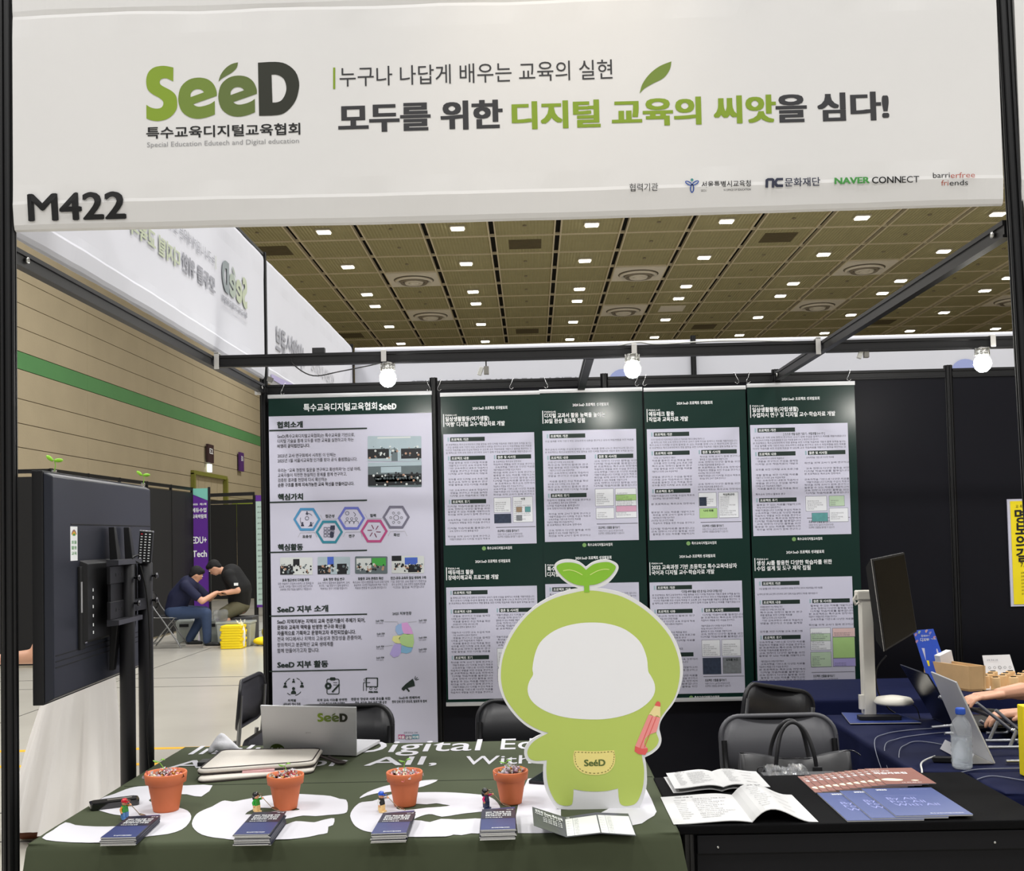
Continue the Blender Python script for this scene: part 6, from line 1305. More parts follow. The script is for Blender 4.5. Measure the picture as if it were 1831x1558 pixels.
# wall plate arms
for a in (.50, .66):
    m = MB(); m.loft([[tvp(a - .020, 1.10, .02), tvp(a + .010, 1.10, .02), tvp(a + .010, 1.10, .035), tvp(a - .020, 1.10, .035)], [tvp(a - .034, 1.30, .03), tvp(a + .014, 1.30, .03), tvp(a + .014, 1.30, .06), tvp(a - .034, 1.30, .06)], [tvp(a - .030, 1.45, .03), tvp(a + .014, 1.45, .03), tvp(a + .014, 1.45, .06), tvp(a - .030, 1.45, .06)], [tvp(a - .014, 1.60, .02), tvp(a + .006, 1.60, .02), tvp(a + .006, 1.60, .04), tvp(a - .014, 1.60, .04)]], MTB, smooth=False); m.build('mount_arm', r, bevel=.002)
st = thing('television_stand', 'black twin pole stand with a slotted bracket behind the television', 'stand', (.13, .7, 0))
PB = mat('black powder coat', (24, 24, 28), .42, var=.04, bump=.03, bscale=300)
PL_ = [at(228, 1200, x=.125), at(261, 1200, x=.125)]
for k, p in enumerate(PL_):
    zt_ = 1.478 if k == 0 else 1.470
    m = MB(); m.lathe([(.0265, .03), (.0265, zt_ - .004), (.024, zt_), (0, zt_)], (p.x, p.y, 0), PB, 24); m.build('pole', st)
    for z in (1.42, 1.33): MB(Matrix.Translation((p.x + .026, p.y, z)) @ Matrix.Rotation(PI / 2, 4, 'Y')).lathe([(0, -.005), (.004, -.005), (.004, .012), (.010, .013), (.010, .020), (0, .021)], (0, 0, 0), DKM, 12).build('bolt', st)
    MB().box(p.x - .20, p.x + .18, p.y - .03, p.y + .03, .0, .03, PB).build('foot', st, bevel=.004)
MB().box(.11, .14, PL_[0].y, PL_[1].y, 1.30, 1.34, PB).build('cross_tie', st)
for z0, z1 in ((1.405, 1.465), (1.285, 1.345)):
    m = MB(); a, b = tvp(.345, 0, .06), tvp(.60, 0, .06); m.loft([[Vector((p.x, p.y, z)) for p, z in ((a, z0), (a + tn * .012, z0), (a + tn * .012, z1), (a, z1))], [Vector((p.x, p.y, z)) for p, z in ((b, z0), (b + tn * .012, z0), (b + tn * .012, z1), (b, z1))]], PB, smooth=False); pl = m.build('bracket_plate', st, bevel=.002)
    for q in range(6): 
        c = tvp(.40 + q * .03, (z0 + z1) / 2, .0725); m = MB(); m.poly([ring(0, 0, .007 if q % 2 == 0 else .003, 8)], lambda a_, b_, w: c + tu * a_ + Z3 * b_, GROOVE); m.build('slot', pl)
    m = MB(); e = z1 if z0 > 1.4 else z0 - .022; m.loft([[Vector((p.x, p.y, z)) for p, z in ((a, e), (a + tn * .04, e + .004), (a + tn * .04, e + .020), (a, e + .022))], [Vector((p.x, p.y, z)) for p, z in ((b, e), (b + tn * .04, e + .004), (b + tn * .04, e + .020), (b, e + .022))]], mat('worn bracket steel', (78, 78, 84), .35, .6), smooth=False); m.build('bracket_lip', st)
m = MB(); c0, c1 = tvp(.37, 0, .055), tvp(.60, 0, .055); m.loft([[Vector((p.x, p.y, z)) for p, z in ((c0, 1.34), (c0 + tn * .01, 1.34), (c0 + tn * .01, 1.41), (c0, 1.41))], [Vector((p.x, p.y, z)) for p, z in ((c1, 1.34), (c1 + tn * .01, 1.34), (c1 + tn * .01, 1.41), (c1, 1.41))]], PB, smooth=False); m.build('bracket_web', st)
p = PL_[0]; wire('television_cable', [(p.x + .03, p.y + .05, 1.46), (p.x + .04, p.y + .08, 1.36), (p.x + .035, p.y + .12, 1.2), (p.x + .035, p.y + .12, 1.0), (p.x + .03, p.y + .10, .88), (p.x + .035, p.y + .13, .6)], .0028, WIRE, 'thin black cable hanging between the two stand poles')
wire('television_cable', [tuple(tvp(.56, 1.475, .05)), tuple(tvp(.60, 1.50, .09)), (p.x + .02, p.y, 1.49), (p.x + .03, p.y + .04, 1.47)], .0025, WIRE, 'short black cable looping over the slotted bracket')
# remote control on the right pole
p = PL_[1]; T = Matrix.Translation((p.x + .010, p.y - .028, 1.468)) @ Matrix.Rotation(.10, 4, 'Z') @ Matrix.Rotation(.08, 4, 'Y')
r = thing('remote_control', 'black remote control with rows of white keys propped on the right stand pole', 'remote control', (p.x, p.y, 1.47))
m = MB(T); m.poly([rrect(-.0235, .0235, .0, .118, .005)], lambda a, b, w: Vector((a, -.010 - w * -1, b)), MTB, -.016); m.build('body', r)
MB(T).box(-.0235, .0235, -.0115, .007, .113, .119, CHROME).build('end_cap', r, bevel=.001)
for j in range(11):
    for i in range(3):
        c_ = WHITE_INK if (i, j) != (0, 10) else mat('red key', (206, 60, 70), .4, var=0)
        x = -.015 + i * .0145; MB(T).box(x - .0032, x + .0032, -.0125, -.010, .006 + j * .0098, .0098 + j * .0098, c_).build('key', r)
# sprout clips on the television top
def clip_sprout(px, py, s_, lab):
    q = at(px, py, x=.06 if px < 200 else .035); q.z = z1_ + .004; k = s_
    r = thing('sprout_clip', lab, 'decoration', tuple(q))
    MB().tube(curve3([q, q + Vector((.004, 0, .018 * k)), q + Vector((0, 0, .036 * k))]), .0016, SPR, 6).box(q.x - .006, q.x + .006, q.y - .004, q.y + .004, q.z - .012, q.z + .004, CLR).build('stem', r)
    for d in (-1, 1):
        MB().ell(q + Vector((d * .014, 0, .036 * k + (.005 if d < 0 else -.002))), (.0145, .004, .0065), mat('vivid sprout green', (150, 214, 60), .4, var=.05), 12, 7, Euler((0, -.35 * d + .35, 0)).to_matrix()).build('leaf', r)
clip_sprout(97, 845, 1, 'bright green sprout clip on the near top corner of the television')
clip_sprout(256, 878, 1, 'bright green sprout clip on the far top corner of the television')

# ------------------------------------------------------------------ far stands across the aisle
DKP = mat('black stand panel', (11, 11, 13), .7, var=.08, scale=2)
fw_ = thing('black_stand', 'long black panelled side of the stand across the aisle', 'exhibition stand', (-4.5, 12.5, 0))
for k in range(5):
    y = 9.98 + k * 1.09; MB().box(-4.515, -4.485, y + .03, y + 1.06, .03, 2.40, DKP).build('panel', fw_); post_mb(-4.5, y, 0, 2.50).build('post', fw_); rail_mb((-4.5, y + .02, 2.47), (-4.5, y + 1.07, 2.47)).build('rail', fw_)
post_mb(-4.5, 15.43, 0, 2.5).build('post', fw_)
for k in range(3): MB().box(-5.5 - k, -4.53 - k, 9.965, 9.995, .03, 2.40, DKP).build('panel', fw_); rail_mb((-5.5 - k, 9.98, 2.47), (-4.53 - k, 9.98, 2.47)).build('rail', fw_)
PUR = mat('violet print', (92, 40, 140), .5, var=.04, scale=1); TEA = mat('mint print', (120, 190, 176), .5, var=.04)
r = thing('violet_banner', 'tall violet banner with a mint corner at the end of the black stand', 'banner', (-4.2, 15.44, 0))
a, b = at(341, 874, y=15.44), at(372, 876, y=15.44)
MB().box(a.x, b.x, 15.43, 15.44, .1, a.z, PUR).build('sheet', r); 
m = MB(); m.add([(a.x, 15.425, a.z), (b.x, 15.425, a.z), (b.x, 15.425, a.z - .22), (a.x, 15.425, a.z - .09)][::-1], [(0, 1, 2, 3)], TEA); m.build('corner_print', r)
m = MB(); w = b.x - a.x
for t, z_, h_ in (('2025  제1회', .30, .045), ('에듀수업', .42, .085), ('교육박람회', .53, .08), ('EDU+', .98, .17), ('Tech', 1.22, .16)): m.text(t, (a.x + w * .08, 15.424, a.z - z_), X, Z3, h_, WHITE_INK, .03, width=w * .82)
m.build('lettering', r); MB().box(b.x, b.x + .035, 15.42, 15.46, 0, a.z + .02, PB).build('edge_post', r)
r = thing('open_rail_truss', 'black open rail frame between the violet banner and the pale timetable panel', 'truss', (-4.6, 17, 0))
for (p0, p1), y in ((((374, 886), (455, 883)), 18.0), (((374, 899), (455, 896)), 18.0)):
    q0, q1 = at(*p0, y=y), at(*p1, y=y); rail_mb(q0, q1, h=.07, t=.05).build('rail', r)
q = at(456, 890, y=18.0); post_mb(q.x, q.y, 0, q.z + .05, r=.04).build('post', r); q = at(373, 890, y=18.0); post_mb(q.x, q.y, 0, q.z + .05, r=.03).build('post', r)
q0, q1 = at(372, 903, y=24.0), at(470, 899, y=24.0); r = thing('black_backdrop', 'plain black panel wall farther down the aisle behind the two seated men', 'partition', (q0.x, 24, 0))
for k in range(2): MB().box(q0.x - .6 + k * 1.35, q0.x + .73 + k * 1.35, 24.0, 24.05, .02, q0.z, DKP).build('panel', r)
q0, q1 = at(457, 886, y=17.9), at(478, 886, y=17.9); r = thing('timetable_panel', 'tall pale green timetable panel with a violet header beside the back left post', 'sign', (q0.x, 17.9, 0))
MB().box(q0.x, q0.x + .5, 17.9, 17.93, .18, q0.z, mat('pale mint sheet', (176, 200, 192), .5, var=.03)).build('sheet', r); MB().box(q0.x, q0.x + .5, 17.895, 17.9, q0.z - .12, q0.z, PUR).build('header_print', r); MB().box(q0.x, q0.x + .5, 17.895, 17.9, .18, .23, PUR).build('footer_print', r)
m = MB()
for k in range(18): m.text('교육 수업', (q0.x + .03, 17.894, q0.z - .25 - k * .11), X, Z3, .04, GREYINK, width=.1); m.text('특수', (q0.x + .16, 17.894, q0.z - .27 - k * .11), X, Z3, .04, GREYINK)
m.build('lettering', r)

# ------------------------------------------------------------------ people
SKIN = mat('skin', (206, 156, 128), .5, var=.05, scale=20); HAIR = mat('black hair', (9, 8, 8), .75, var=.2, scale=40, bump=.4, bscale=90)
DEN = mat('blue denim', (50, 66, 96), .8, var=.12, scale=30, bump=.1, bscale=200); NSH = mat('navy cotton shirt', (22, 26, 56), .8, var=.06, bump=.15, bscale=12); BSH = mat('black cotton shirt', (12, 12, 13), .8, var=.06, bump=.15, bscale=12)
KHA = mat('khaki shorts cloth', (92, 88, 66), .8, var=.06); SHO = mat('black shoe', (18, 18, 18), .5); SOL = mat('pale shoe sole', (190, 182, 172), .6); WSK = mat('white skirt cotton', (226, 222, 218), .8, var=.03, scale=3, bump=.1, bscale=6, sheen=.2)
def limb(m, pts, rs, mt):
    for i in range(len(pts) - 1): m.cap(pts[i], pts[i + 1], rs[i], rs[i + 1], mt, 10)
def hand_parts(m, wrist, dirn, up, s_, mt, curl=.6, side=1):
    """palm, four bent fingers and a side thumb"""
    d = Vector(dirn).normalized(); u = (Vector(up) - d * Vector(up).dot(d)).normalized(); t = d.cross(u) * side; w = Vector(wrist)
    for k in range(-2, 3): m.cap(w + t * (k * .011 * s_), w + d * .085 * s_ + t * (k * .0165 * s_), .014 * s_, .0115 * s_, mt, 8)
    for k, L_ in enumerate((.068, .078, .072, .056)):
        b = w + d * .088 * s_ + t * ((k - 1.5) * .0195 * s_); sp_ = t * (k - 1.5) * .004 * s_
        p1 = b + (d * .50 + sp_ * 4 - u * .12 * curl) * L_ * s_; p2 = p1 + (d * .30 - u * .30 * curl) * L_ * s_; p3 = p2 + (d * .16 - u * .30 * curl) * L_ * s_
        limb(m, [b, p1, p2, p3], [.0095 * s_, .0088 * s_, .008 * s_, .0068 * s_], mt)
    b = w + d * .025 * s_ - t * .030 * s_; p1 = b + (d * .6 - t * .6 - u * .2) * .034 * s_; p2 = p1 + (d * .9 - t * .15 - u * .25) * .030 * s_; limb(m, [b, p1, p2], [.0125 * s_, .010 * s_, .008 * s_], mt)
def head_parts(m, c, face, up, mt, s_=1):
    c = Vector(c); f = Vector(face).normalized(); u = (Vector(up) - f * Vector(up).dot(f)).normalized(); r_ = f.cross(u)
    M = Matrix((r_, f, u)).transposed()
    m.ell(c, (.073 * s_, .090 * s_, .105 * s_), mt, 18, 12, M); m.ell(c + f * .035 * s_ - u * .06 * s_, (.052 * s_, .055 * s_, .055 * s_), mt, 14, 9, M)
    m.cap(c + f * .088 * s_ + u * .005 * s_, c + f * .104 * s_ - u * .022 * s_, .008 * s_, .013 * s_, mt, 8)
    for q in (-1, 1): m.ell(c + r_ * .074 * s_ * q - u * .01 * s_, (.010 * s_, .02 * s_, .030 * s_), mt, 10, 7, M)
    return M, f, u, r_
def face_parts(r, c, f, u, r_, s_=1):
    for q in (-1, 1):
        m = MB(); m.ell(Vector(c) + f * .083 * s_ + r_ * .031 * s_ * q + u * .012 * s_, (.013 * s_, .008 * s_, .007 * s_), mat('eye white', (226, 222, 218), .3, var=0), 10, 7); m.ell(Vector(c) + f * .090 * s_ + r_ * .031 * s_ * q + u * .012 * s_, (.006 * s_, .004 * s_, .006 * s_), HAIR, 8, 6); m.build('eye', r)
        MB().cap(Vector(c) + f * .088 * s_ + r_ * .018 * s_ * q + u * .030 * s_, Vector(c) + f * .080 * s_ + r_ * .044 * s_ * q + u * .030 * s_, .004 * s_, .003 * s_, HAIR, 6).build('eyebrow', r)
    MB().cap(Vector(c) + f * .088 * s_ - r_ * .018 * s_ - u * .055 * s_, Vector(c) + f * .088 * s_ + r_ * .018 * s_ - u * .055 * s_, .005 * s_, .005 * s_, mat('lips', (170, 96, 88), .5, var=0), 6).build('mouth', r)
def hair_parts(r, c, f, u, M, s_=1, long_=0):
    c = Vector(c); m = MB(); m.ell(c - f * .018 * s_ + u * .026 * s_, (.083 * s_, .096 * s_, .096 * s_), HAIR, 20, 12, M)
    m.ell(c + f * .035 * s_ + u * .072 * s_, (.070 * s_, .060 * s_, .040 * s_), HAIR, 14, 9, M); m.ell(c - f * .055 * s_ - u * .03 * s_, (.066 * s_, .045 * s_, .060 * s_), HAIR, 14, 9, M)
    if long_: m.ell(c - f * .06 * s_ - u * .12 * s_, (.07 * s_, .05 * s_, .14 * s_), HAIR, 14, 9, M)
    m.build('hair', r, remesh=.012)
def shoe(r, a, d, s_=1):
    a = Vector(a); d = Vector(d).normalized(); m = MB(); m.cap((a.x, a.y, .055), a + d * .10 + Vector((0, 0, .045 - a.z)), .042 * s_, .036 * s_, SHO, 10); m.cap(Vector((a.x, a.y, .05)) + d * .10, Vector((a.x, a.y, .045)) + d * .17, .038 * s_, .030 * s_, SHO, 10)
    o = m.build('shoe', r, remesh=.012)
    m = MB(); t = d.cross(Z3); m.loft([[Vector((a.x, a.y, z)) + d * p + t * q for p, q in ((-.05, -.03), (-.06, 0), (-.05, .03), (.10, .044), (.18, .034), (.205, 0), (.18, -.034), (.10, -.044))] for z in (.001, .024)], SOL, smooth=False); m.build('sole', o, bevel=.003)

# man in the navy shirt on the folding chair
def dz(px, py, y): return at(px, py, y=y)
r = thing('person', 'man in a navy shirt and blue jeans sitting hunched on a folding chair', 'person', (-3.6, 12.1, 0))
hd = Vector((-3.36, 12.12, 1.06)); sh = Vector((-3.47, 12.12, .90)); pv = Vector((-3.68, 12.12, .52))
m = MB(); M, f, u, r_ = head_parts(m, hd, (.78, .35, -.52), (.45, .1, .9), SKIN); limb(m, [sh + Vector((.02, 0, .03)), hd - Vector((.02, 0, .06))], [.055, .05], SKIN)
limb(m, [pv, (-3.60, 12.12, .72), sh], [.13, .14, .13], SKIN)
for q, el, wr in ((-1, (-3.22, 11.92, .67), (-3.08, 12.10, .78)), (1, (-3.24, 12.34, .68), (-3.10, 12.24, .78))):
    limb(m, [sh + Vector((0, q * .17, 0)), el, wr], [.055, .045, .032], SKIN); hand_parts(m, wr, (.6, -q * .3, .1), (0, 0, 1), 1, SKIN, .9, side=q)
LEGS = ((-1, (-3.18, 11.98, .50), (-3.17, 11.98, .10)), (1, (-3.30, 12.30, .50), (-3.52, 12.26, .10)))
for q, kn, an in LEGS: limb(m, [pv + Vector((.02, q * .10, 0)), kn, an], [.085, .062, .042], SKIN)
m.build('body', r, remesh=.014); face_parts(r, hd, f, u, r_); hair_parts(r, hd, f, u, M)
m = MB(); limb(m, [pv + Vector((0, 0, .02)), (-3.62, 12.12, .72), sh + Vector((-.01, 0, .0))], [.155, .168, .150], NSH); limb(m, [sh + Vector((0, -.17, 0)), sh + Vector((0, .17, 0))], [.085, .085], NSH)
for q, el in ((-1, (-3.22, 11.92, .67)), (1, (-3.24, 12.34, .68))): limb(m, [sh + Vector((0, q * .17, 0)), (sh + Vector((0, q * .17, 0))).lerp(Vector(el), .72)], [.078, .068], NSH)
m.build('shirt', r, remesh=.018)
m = MB()
for q, kn, an in LEGS: limb(m, [pv + Vector((0, q * .09, -.01)), kn, an], [.108, .080, .062], DEN)
m.ell(pv, (.15, .18, .12), DEN); m.build('jeans', r, remesh=.018)
shoe(r, (-3.17, 11.98, .1), (1, -.1, 0)); shoe(r, (-3.52, 12.26, .1), (1, 0, 0))
chair('folding chair with bright steel legs under the man in navy', (-3.98, 12.12, 0), PI / 2 + .12, tube=CHT)
# man in the black shirt, bending over from the right
r = thing('person', 'man in a black shirt and khaki shorts leaning forward, wearing a watch', 'person', (-2.85, 12.5, 0))
hd = Vector((-3.19, 12.42, 1.14)); sh = Vector((-2.96, 12.48, 1.03)); pv = Vector((-2.86, 12.55, .56))
m = MB(); M, f, u, r_ = head_parts(m, hd, (-.62, -.15, -.75), (-.6, 0, .8), SKIN); limb(m, [sh + Vector((-.04, 0, .02)), hd + Vector((.05, 0, -.02))], [.06, .055], SKIN)
limb(m, [pv, (-2.84, 12.5, .82), sh], [.14, .15, .14], SKIN)
for q, el, wr in ((-1, (-2.80, 12.26, .80), (-3.03, 12.20, .76)), (1, (-2.95, 12.72, .78), (-3.10, 12.45, .76))):
    limb(m, [sh + Vector((.02, q * .18, -.02)), el, wr], [.06, .05, .034], SKIN); hand_parts(m, wr, (-1, q * .2, .1), (0, 0, 1), 1, SKIN, .9, side=-q)
LEGS = ((-1, (-3.02, 12.32, .46), (-2.90, 12.34, .10)), (1, (-3.04, 12.72, .46), (-2.92, 12.70, .10)))
for q, kn, an in LEGS: limb(m, [pv + Vector((0, q * .11, 0)), kn, an], [.09, .064, .042], SKIN)
m.build('body', r, remesh=.014); face_parts(r, hd, f, u, r_); hair_parts(r, hd, f, u, M)
m = MB(); limb(m, [pv + Vector((0, 0, .05)), (-2.84, 12.5, .82), sh + Vector((.01, 0, 0))], [.17, .185, .165], BSH); limb(m, [sh + Vector((.02, -.18, 0)), sh + Vector((.02, .18, 0))], [.09, .09], BSH)
for q, el in ((-1, (-2.80, 12.26, .80)), (1, (-2.95, 12.72, .78))): limb(m, [sh + Vector((.02, q * .18, -.02)), (sh + Vector((.02, q * .18, -.02))).lerp(Vector(el), .7)], [.086, .074], BSH)
m.build('shirt', r, remesh=.018)
MB(Matrix.Translation((-2.80, 12.205, .895))).box(-.035, .025, -.012, .0, -.02, .02, WHITE_INK).build('sleeve_patch', r)
m = MB()
for q, kn, an in LEGS: limb(m, [pv + Vector((0, q * .1, -.02)), kn], [.12, .10], KHA)
m.ell(pv, (.16, .19, .12), KHA); m.build('shorts', r, remesh=.018)
MB(Matrix.Translation((-2.985, 12.205, .765)) @ Matrix.Rotation(.2, 4, 'Y')).lathe([(.036, -.012), (.042, -.010), (.042, .010), (.036, .012)], (0, 0, 0), MTB, 14).build('watch', r)
shoe(r, (-2.90, 12.34, .1), (-1, 0, 0)); shoe(r, (-2.92, 12.70, .1), (-1, 0, 0))
MB().box(-3.0, -2.62, 12.38, 12.75, 0, .40, mat('grey stool seat', (60, 60, 62), .6)).build('low_stool', loc=(-2.8, 12.5, 0), label='low grey stool under the man in the black shirt', cat='stool', bevel=.01)
# crates, yellow bundles
TUB = mat('frosted crate plastic', (200, 206, 200), .25, var=.05, trans=.3, alpha=.85); TUBL = mat('sea green plastic', (110, 170, 150), .4)
def crate(x0, x1, y0, y1, h, lab, cont):
    r = thing('storage_crate', lab, 'crate', ((x0 + x1) / 2, y0, 0), 'clear crates on the hall floor')
    m = MB(); i_ = .02; m.loft([[Vector(p) for p in ((x0 + i_, y0 + i_, .003), (x1 - i_, y0 + i_, .003), (x1 - i_, y1 - i_, .003), (x0 + i_, y1 - i_, .003))], [Vector(p) for p in ((x0, y0, h - .03), (x1, y0, h - .03), (x1, y1, h - .03), (x0, y1, h - .03))]], TUB, smooth=False); m.build('tub', r, bevel=.01)
    MB().box(x0 - .01, x1 + .01, y0 - .01, y1 + .01, h - .03, h, TUB).build('lid', r, bevel=.004)
    MB().box((x0 + x1) / 2 - .07, (x0 + x1) / 2 + .07, y0 - .022, y0 - .008, h - .10, h - .055, MTB).build('latch', r)
    MB().box(x0 + .05, x1 - .05, y0 + .04, y1 - .05, .02, h * .55, cont).build('contents', r)
crate(-3.05, -2.55, 12.02, 12.32, .36, 'clear crate with a black latch in front of the man in black', mat('green things', (90, 120, 84), .6, var=.4, scale=20))
crate(-3.45, -3.08, 12.45, 12.75, .36, 'clear crate with a black latch between the two men', mat('teal things', (100, 150, 130), .6, var=.4, scale=20))
crate(-3.90, -3.62, 12.75, 13.05, .34, 'clear crate behind the folding chair of the man in navy', mat('olive things', (140, 140, 60), .6, var=.4, scale=14))
crate(-4.16, -3.98, 11.2, 11.5, .36, 'clear crate nearest the television stand poles', mat('yellow things', (210, 200, 90), .6, var=.3, scale=14))
YB = mat('bright yellow cloth', (244, 214, 20), .7, var=.06, scale=20)
R = random.Random(9)
for k in range(9):
    z = .004 + k * .036; j = R.uniform(-.012, .012)
    r = MB(); r.poly([rrect(-2.90 + j, -2.60 + j, 11.70, 12.0, .03)], lambda a, b, w: Vector((a, b, z + .034 + w)), YB, .033)
    r.build('yellow_bag', loc=(-2.75, 11.95, z), bevel=.008, label='folded bright yellow bag, ' + ('top of the tied bundle' if k == 8 else 'bottom of the tied bundle' if k == 0 else 'inside the tied bundle on the floor'), cat='bag', group='folded yellow bags tied in a bundle')
m = MB()
for k in range(8): a = k * .8; m.tube(curve3([(-2.66, 11.92, .33), (-2.66 + .05 * math.cos(a), 11.9, .36 + .03 * math.sin(a)), (-2.66 + .10 * math.cos(a), 11.88, .37 + .05 * abs(math.sin(a)))]), .006, WHITE_INK, 5)
m.tube(curve3([(-2.63, 11.84, .33), (-2.60, 11.83, .2), (-2.62, 11.84, .02)]), .03, mat('pale wrapping', (226, 216, 190), .6), 8); m.build('white_tie', loc=(-2.66, 11.9, .33), label='white frilled tie around the yellow bundle', cat='tie', remesh=.01)
for k, (x, y, z, w, h) in enumerate(((-2.36, 12.15, .0, .36, .13), (-2.30, 12.5, .0, .40, .32))):
    m = MB(); m.ell((x, y, z + h * .5), (w * .55, .16, h * .5), YB if k == 0 else mat('yellow bag in film', (206, 186, 70), .3, var=.2, scale=10)); m.ell((x + .14, y + .05, z + h * .38), (w * .4, .14, h * .38), YB); m.build('yellow_heap', loc=(x, y, z), remesh=.018, label='loose heap of yellow bags right of the tied bundle' if k == 0 else 'filmy bag of yellow cloth behind the loose heap', cat='bag')
m = MB()
for k in range(7): m.ell((-3.0 + R.uniform(-.08, .08), 12.1 + R.uniform(-.04, .04), .44 + R.uniform(-.04, .08)), (.07, .06, .06), CLR, 9, 6)
m.build('clear_bag', loc=(-3.0, 12.1, .37), label='clear crumpled plastic bag on the crate in front of the man in black', cat='plastic bag', remesh=.015)

# woman in the white skirt walking in the aisle behind the television
r = thing('person', 'woman in a long white skirt and navy top walking behind the television', 'person', (-.9, 2.5, 0))
hd = Vector((-.96, 2.5, 1.53)); sh = Vector((-.90, 2.5, 1.30)); pv = Vector((-.87, 2.5, .86))
m = MB(); M, f, u, r_ = head_parts(m, hd, (-1, 0, -.25), (0, 0, 1), SKIN, .95); limb(m, [sh + Vector((-.02, 0, .02)), hd + Vector((.02, 0, -.07))], [.05, .045], SKIN)
limb(m, [pv, (-.87, 2.5, 1.05), sh], [.14, .11, .12], SKIN)
for q, el, wr in ((-1, (-1.03, 2.32, .965), (-1.27, 2.36, .945)), (1, (-.86, 2.73, 1.06), (-.80, 2.75, .90))):
    limb(m, [sh + Vector((0, q * .16, 0)), el, wr], [.045, .043, .027], SKIN); hand_parts(m, wr, (-1, .1, .1) if q < 0 else (-.2, 0, -1), (0, 0, 1) if q < 0 else (-1, 0, 0), .92, SKIN, .7, side=-q)
for q, kn, an in ((-1, (-.92, 2.40, .48), (-1.00, 2.40, .09)), (1, (-.80, 2.60, .48), (-.66, 2.60, .10))): limb(m, [pv + Vector((0, q * .09, 0)), kn, an, Vector(an) + Vector((-.15, 0, -.05))], [.08, .055, .035, .026], SKIN)
m.build('body', r, remesh=.010); face_parts(r, hd, f, u, r_, .95); hair_parts(r, hd, f, u, M, .95, 1)
m = MB(); limb(m, [(-.87, 2.5, .92), (-.87, 2.5, 1.08), sh], [.135, .125, .135], NSH); limb(m, [sh + Vector((0, -.15, 0)), sh + Vector((0, .15, 0))], [.065, .065], NSH)
for q, el in ((-1, (-1.03, 2.32, .965)), (1, (-.86, 2.73, 1.06))): limb(m, [sh + Vector((0, q * .16, 0)), (sh + Vector((0, q * .16, 0))).lerp(Vector(el), .72)], [.062, .056], NSH)
m.build('top', r, remesh=.012)
m = MB(); rings = []; n = 120
for i in range(22):
    t = i / 21; z = .90 - .815 * t; cx = -.865 - .055 * t; rx = .152 + .125 * t ** 1.1; ry = .172 + .115 * t; rg = []
    for k in range(n):
        a = 2 * PI * k / n; fold = 1 + (.13 * t ** .8) * (math.sin(a * 8 + 1.6 * t) + .5 * math.sin(a * 15 + 2 - t) + .25 * math.sin(a * 27 + 3 * t))
        sw = -.05 * t * max(0, -math.cos(a))
        rg.append(Vector((cx + rx * fold * math.cos(a) + sw, 2.5 + ry * fold * math.sin(a), z + .012 * math.sin(a * 4) * t)))
    rings.append(rg)
m.loft(rings, WSK, capb=False); m.build('skirt', r)
m = MB(); m.cap((-1.0, 2.40, .045), (-1.14, 2.39, .035), .040, .034, mat('tan shoe leather', (120, 66, 40), .5), 10); m.build('shoe', r, remesh=.010)
m = MB(); m.cap((-.66, 2.60, .05), (-.80, 2.60, .035), .040, .034, MATS['tan shoe leather'], 10); m.build('shoe', r, remesh=.010)
m = MB(Matrix.Translation((-1.385, 2.37, .95))); m.poly([rrect(-.018, .018, -.07, .07, .006)], lambda a, b, w: Vector((a, w, b)), MTB, .009); m.build('phone', loc=(-1.385, 2.37, .9), label='dark phone held in the hand of the woman in the white skirt', cat='phone')

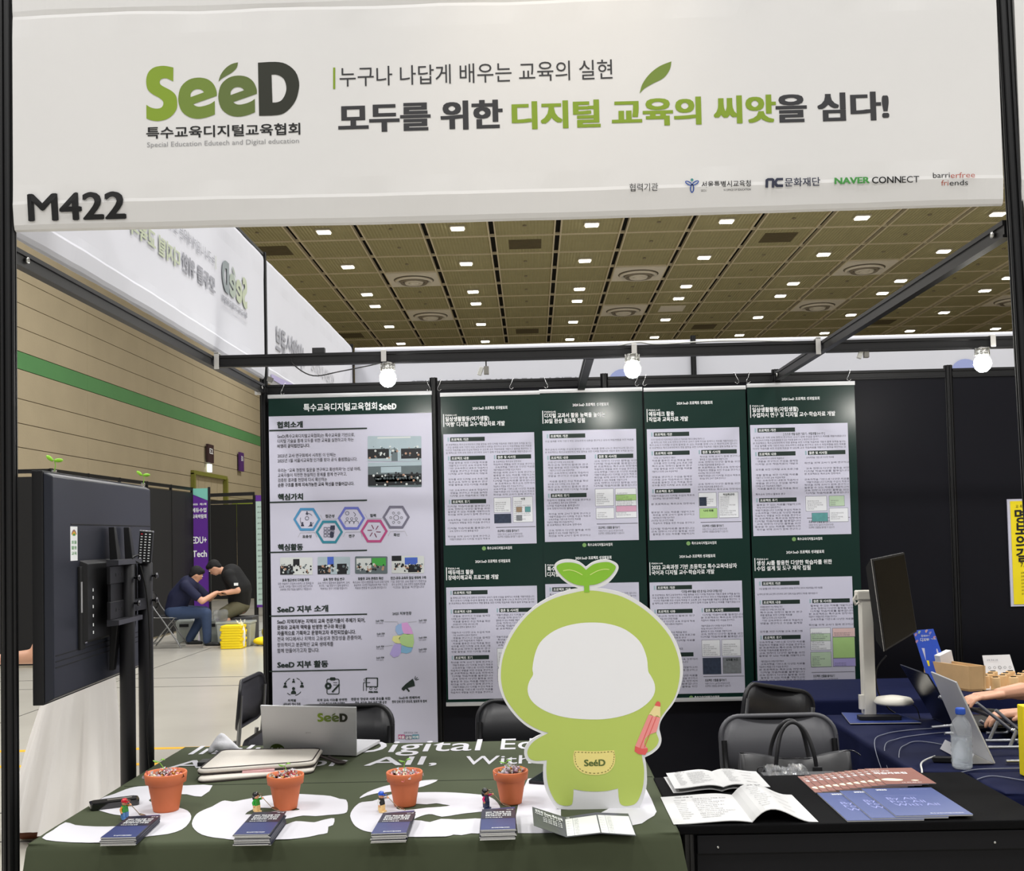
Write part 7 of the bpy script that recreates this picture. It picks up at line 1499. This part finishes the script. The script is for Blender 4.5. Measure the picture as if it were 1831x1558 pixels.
# person typing at the right edge
r = thing('person', 'person typing on the laptop at the right edge, only hands and forearms in view', 'person', (3.95, .95, 0))
hd = Vector((3.90, .95, 1.27)); sh = Vector((4.0, .95, 1.04)); pv = Vector((4.08, .95, .52))
LH_, RH_ = Vector((3.385, .84, .843)), Vector((3.375, 1.06, .875))
m = MB(); M, f, u, r_ = head_parts(m, hd, (-1, 0, -.35), (0, 0, 1), SKIN); limb(m, [sh, hd + Vector((.03, 0, -.08))], [.055, .05], SKIN); limb(m, [pv, (4.05, .95, .8), sh], [.13, .125, .13], SKIN)
for q, el in ((-1, (3.86, .70, .80)), (1, (3.86, 1.22, .82))):
    limb(m, [sh + Vector((0, q * .18, -.02)), el, (LH_ if q < 0 else RH_) + Vector((.045, q * .01, .006))], [.055, .042, .029], SKIN)
for q, kn, an in ((-1, (3.72, .80, .52), (3.75, .80, .1)), (1, (3.72, 1.10, .52), (3.75, 1.10, .1))): limb(m, [pv + Vector((0, q * .1, 0)), kn, an], [.085, .062, .042], SKIN)
m.build('body', r, remesh=.011)
for w_, q in ((LH_, -1), (RH_, 1)):
    m = MB(); limb(m, [w_ + Vector((.10, q * .02, .010)), w_ + Vector((.02, 0, .004)), w_], [.031, .025, .024], SKIN); hand_parts(m, w_, (-1, -q * .12, -.08), (0, 0, 1), .98, SKIN, .75, side=-q); m.build('hand', r, remesh=.0035)
face_parts(r, hd, f, u, r_); hair_parts(r, hd, f, u, M)
m = MB(); limb(m, [pv + Vector((0, 0, .04)), (4.05, .95, .8), sh], [.155, .15, .15], BSH); limb(m, [sh + Vector((0, -.17, 0)), sh + Vector((0, .17, 0))], [.08, .08], BSH)
for q, el in ((-1, (3.86, .70, .80)), (1, (3.86, 1.22, .82))): limb(m, [sh + Vector((0, q * .18, -.02)), (sh + Vector((0, q * .18, -.02))).lerp(Vector(el), .7)], [.075, .066], BSH)
m.build('shirt', r, remesh=.014)
m = MB()
for q, kn, an in ((-1, (3.72, .80, .52), (3.75, .80, .1)), (1, (3.72, 1.10, .52), (3.75, 1.10, .1))): limb(m, [pv + Vector((0, q * .09, 0)), kn, an], [.105, .078, .058], DEN)
m.build('trousers', r, remesh=.016); shoe(r, (3.75, .80, .1), (-1, 0, 0)); shoe(r, (3.75, 1.10, .1), (-1, 0, 0))
chair('folding chair under the person typing, mostly beyond the right edge', (4.42, .95, 0), -PI / 2)
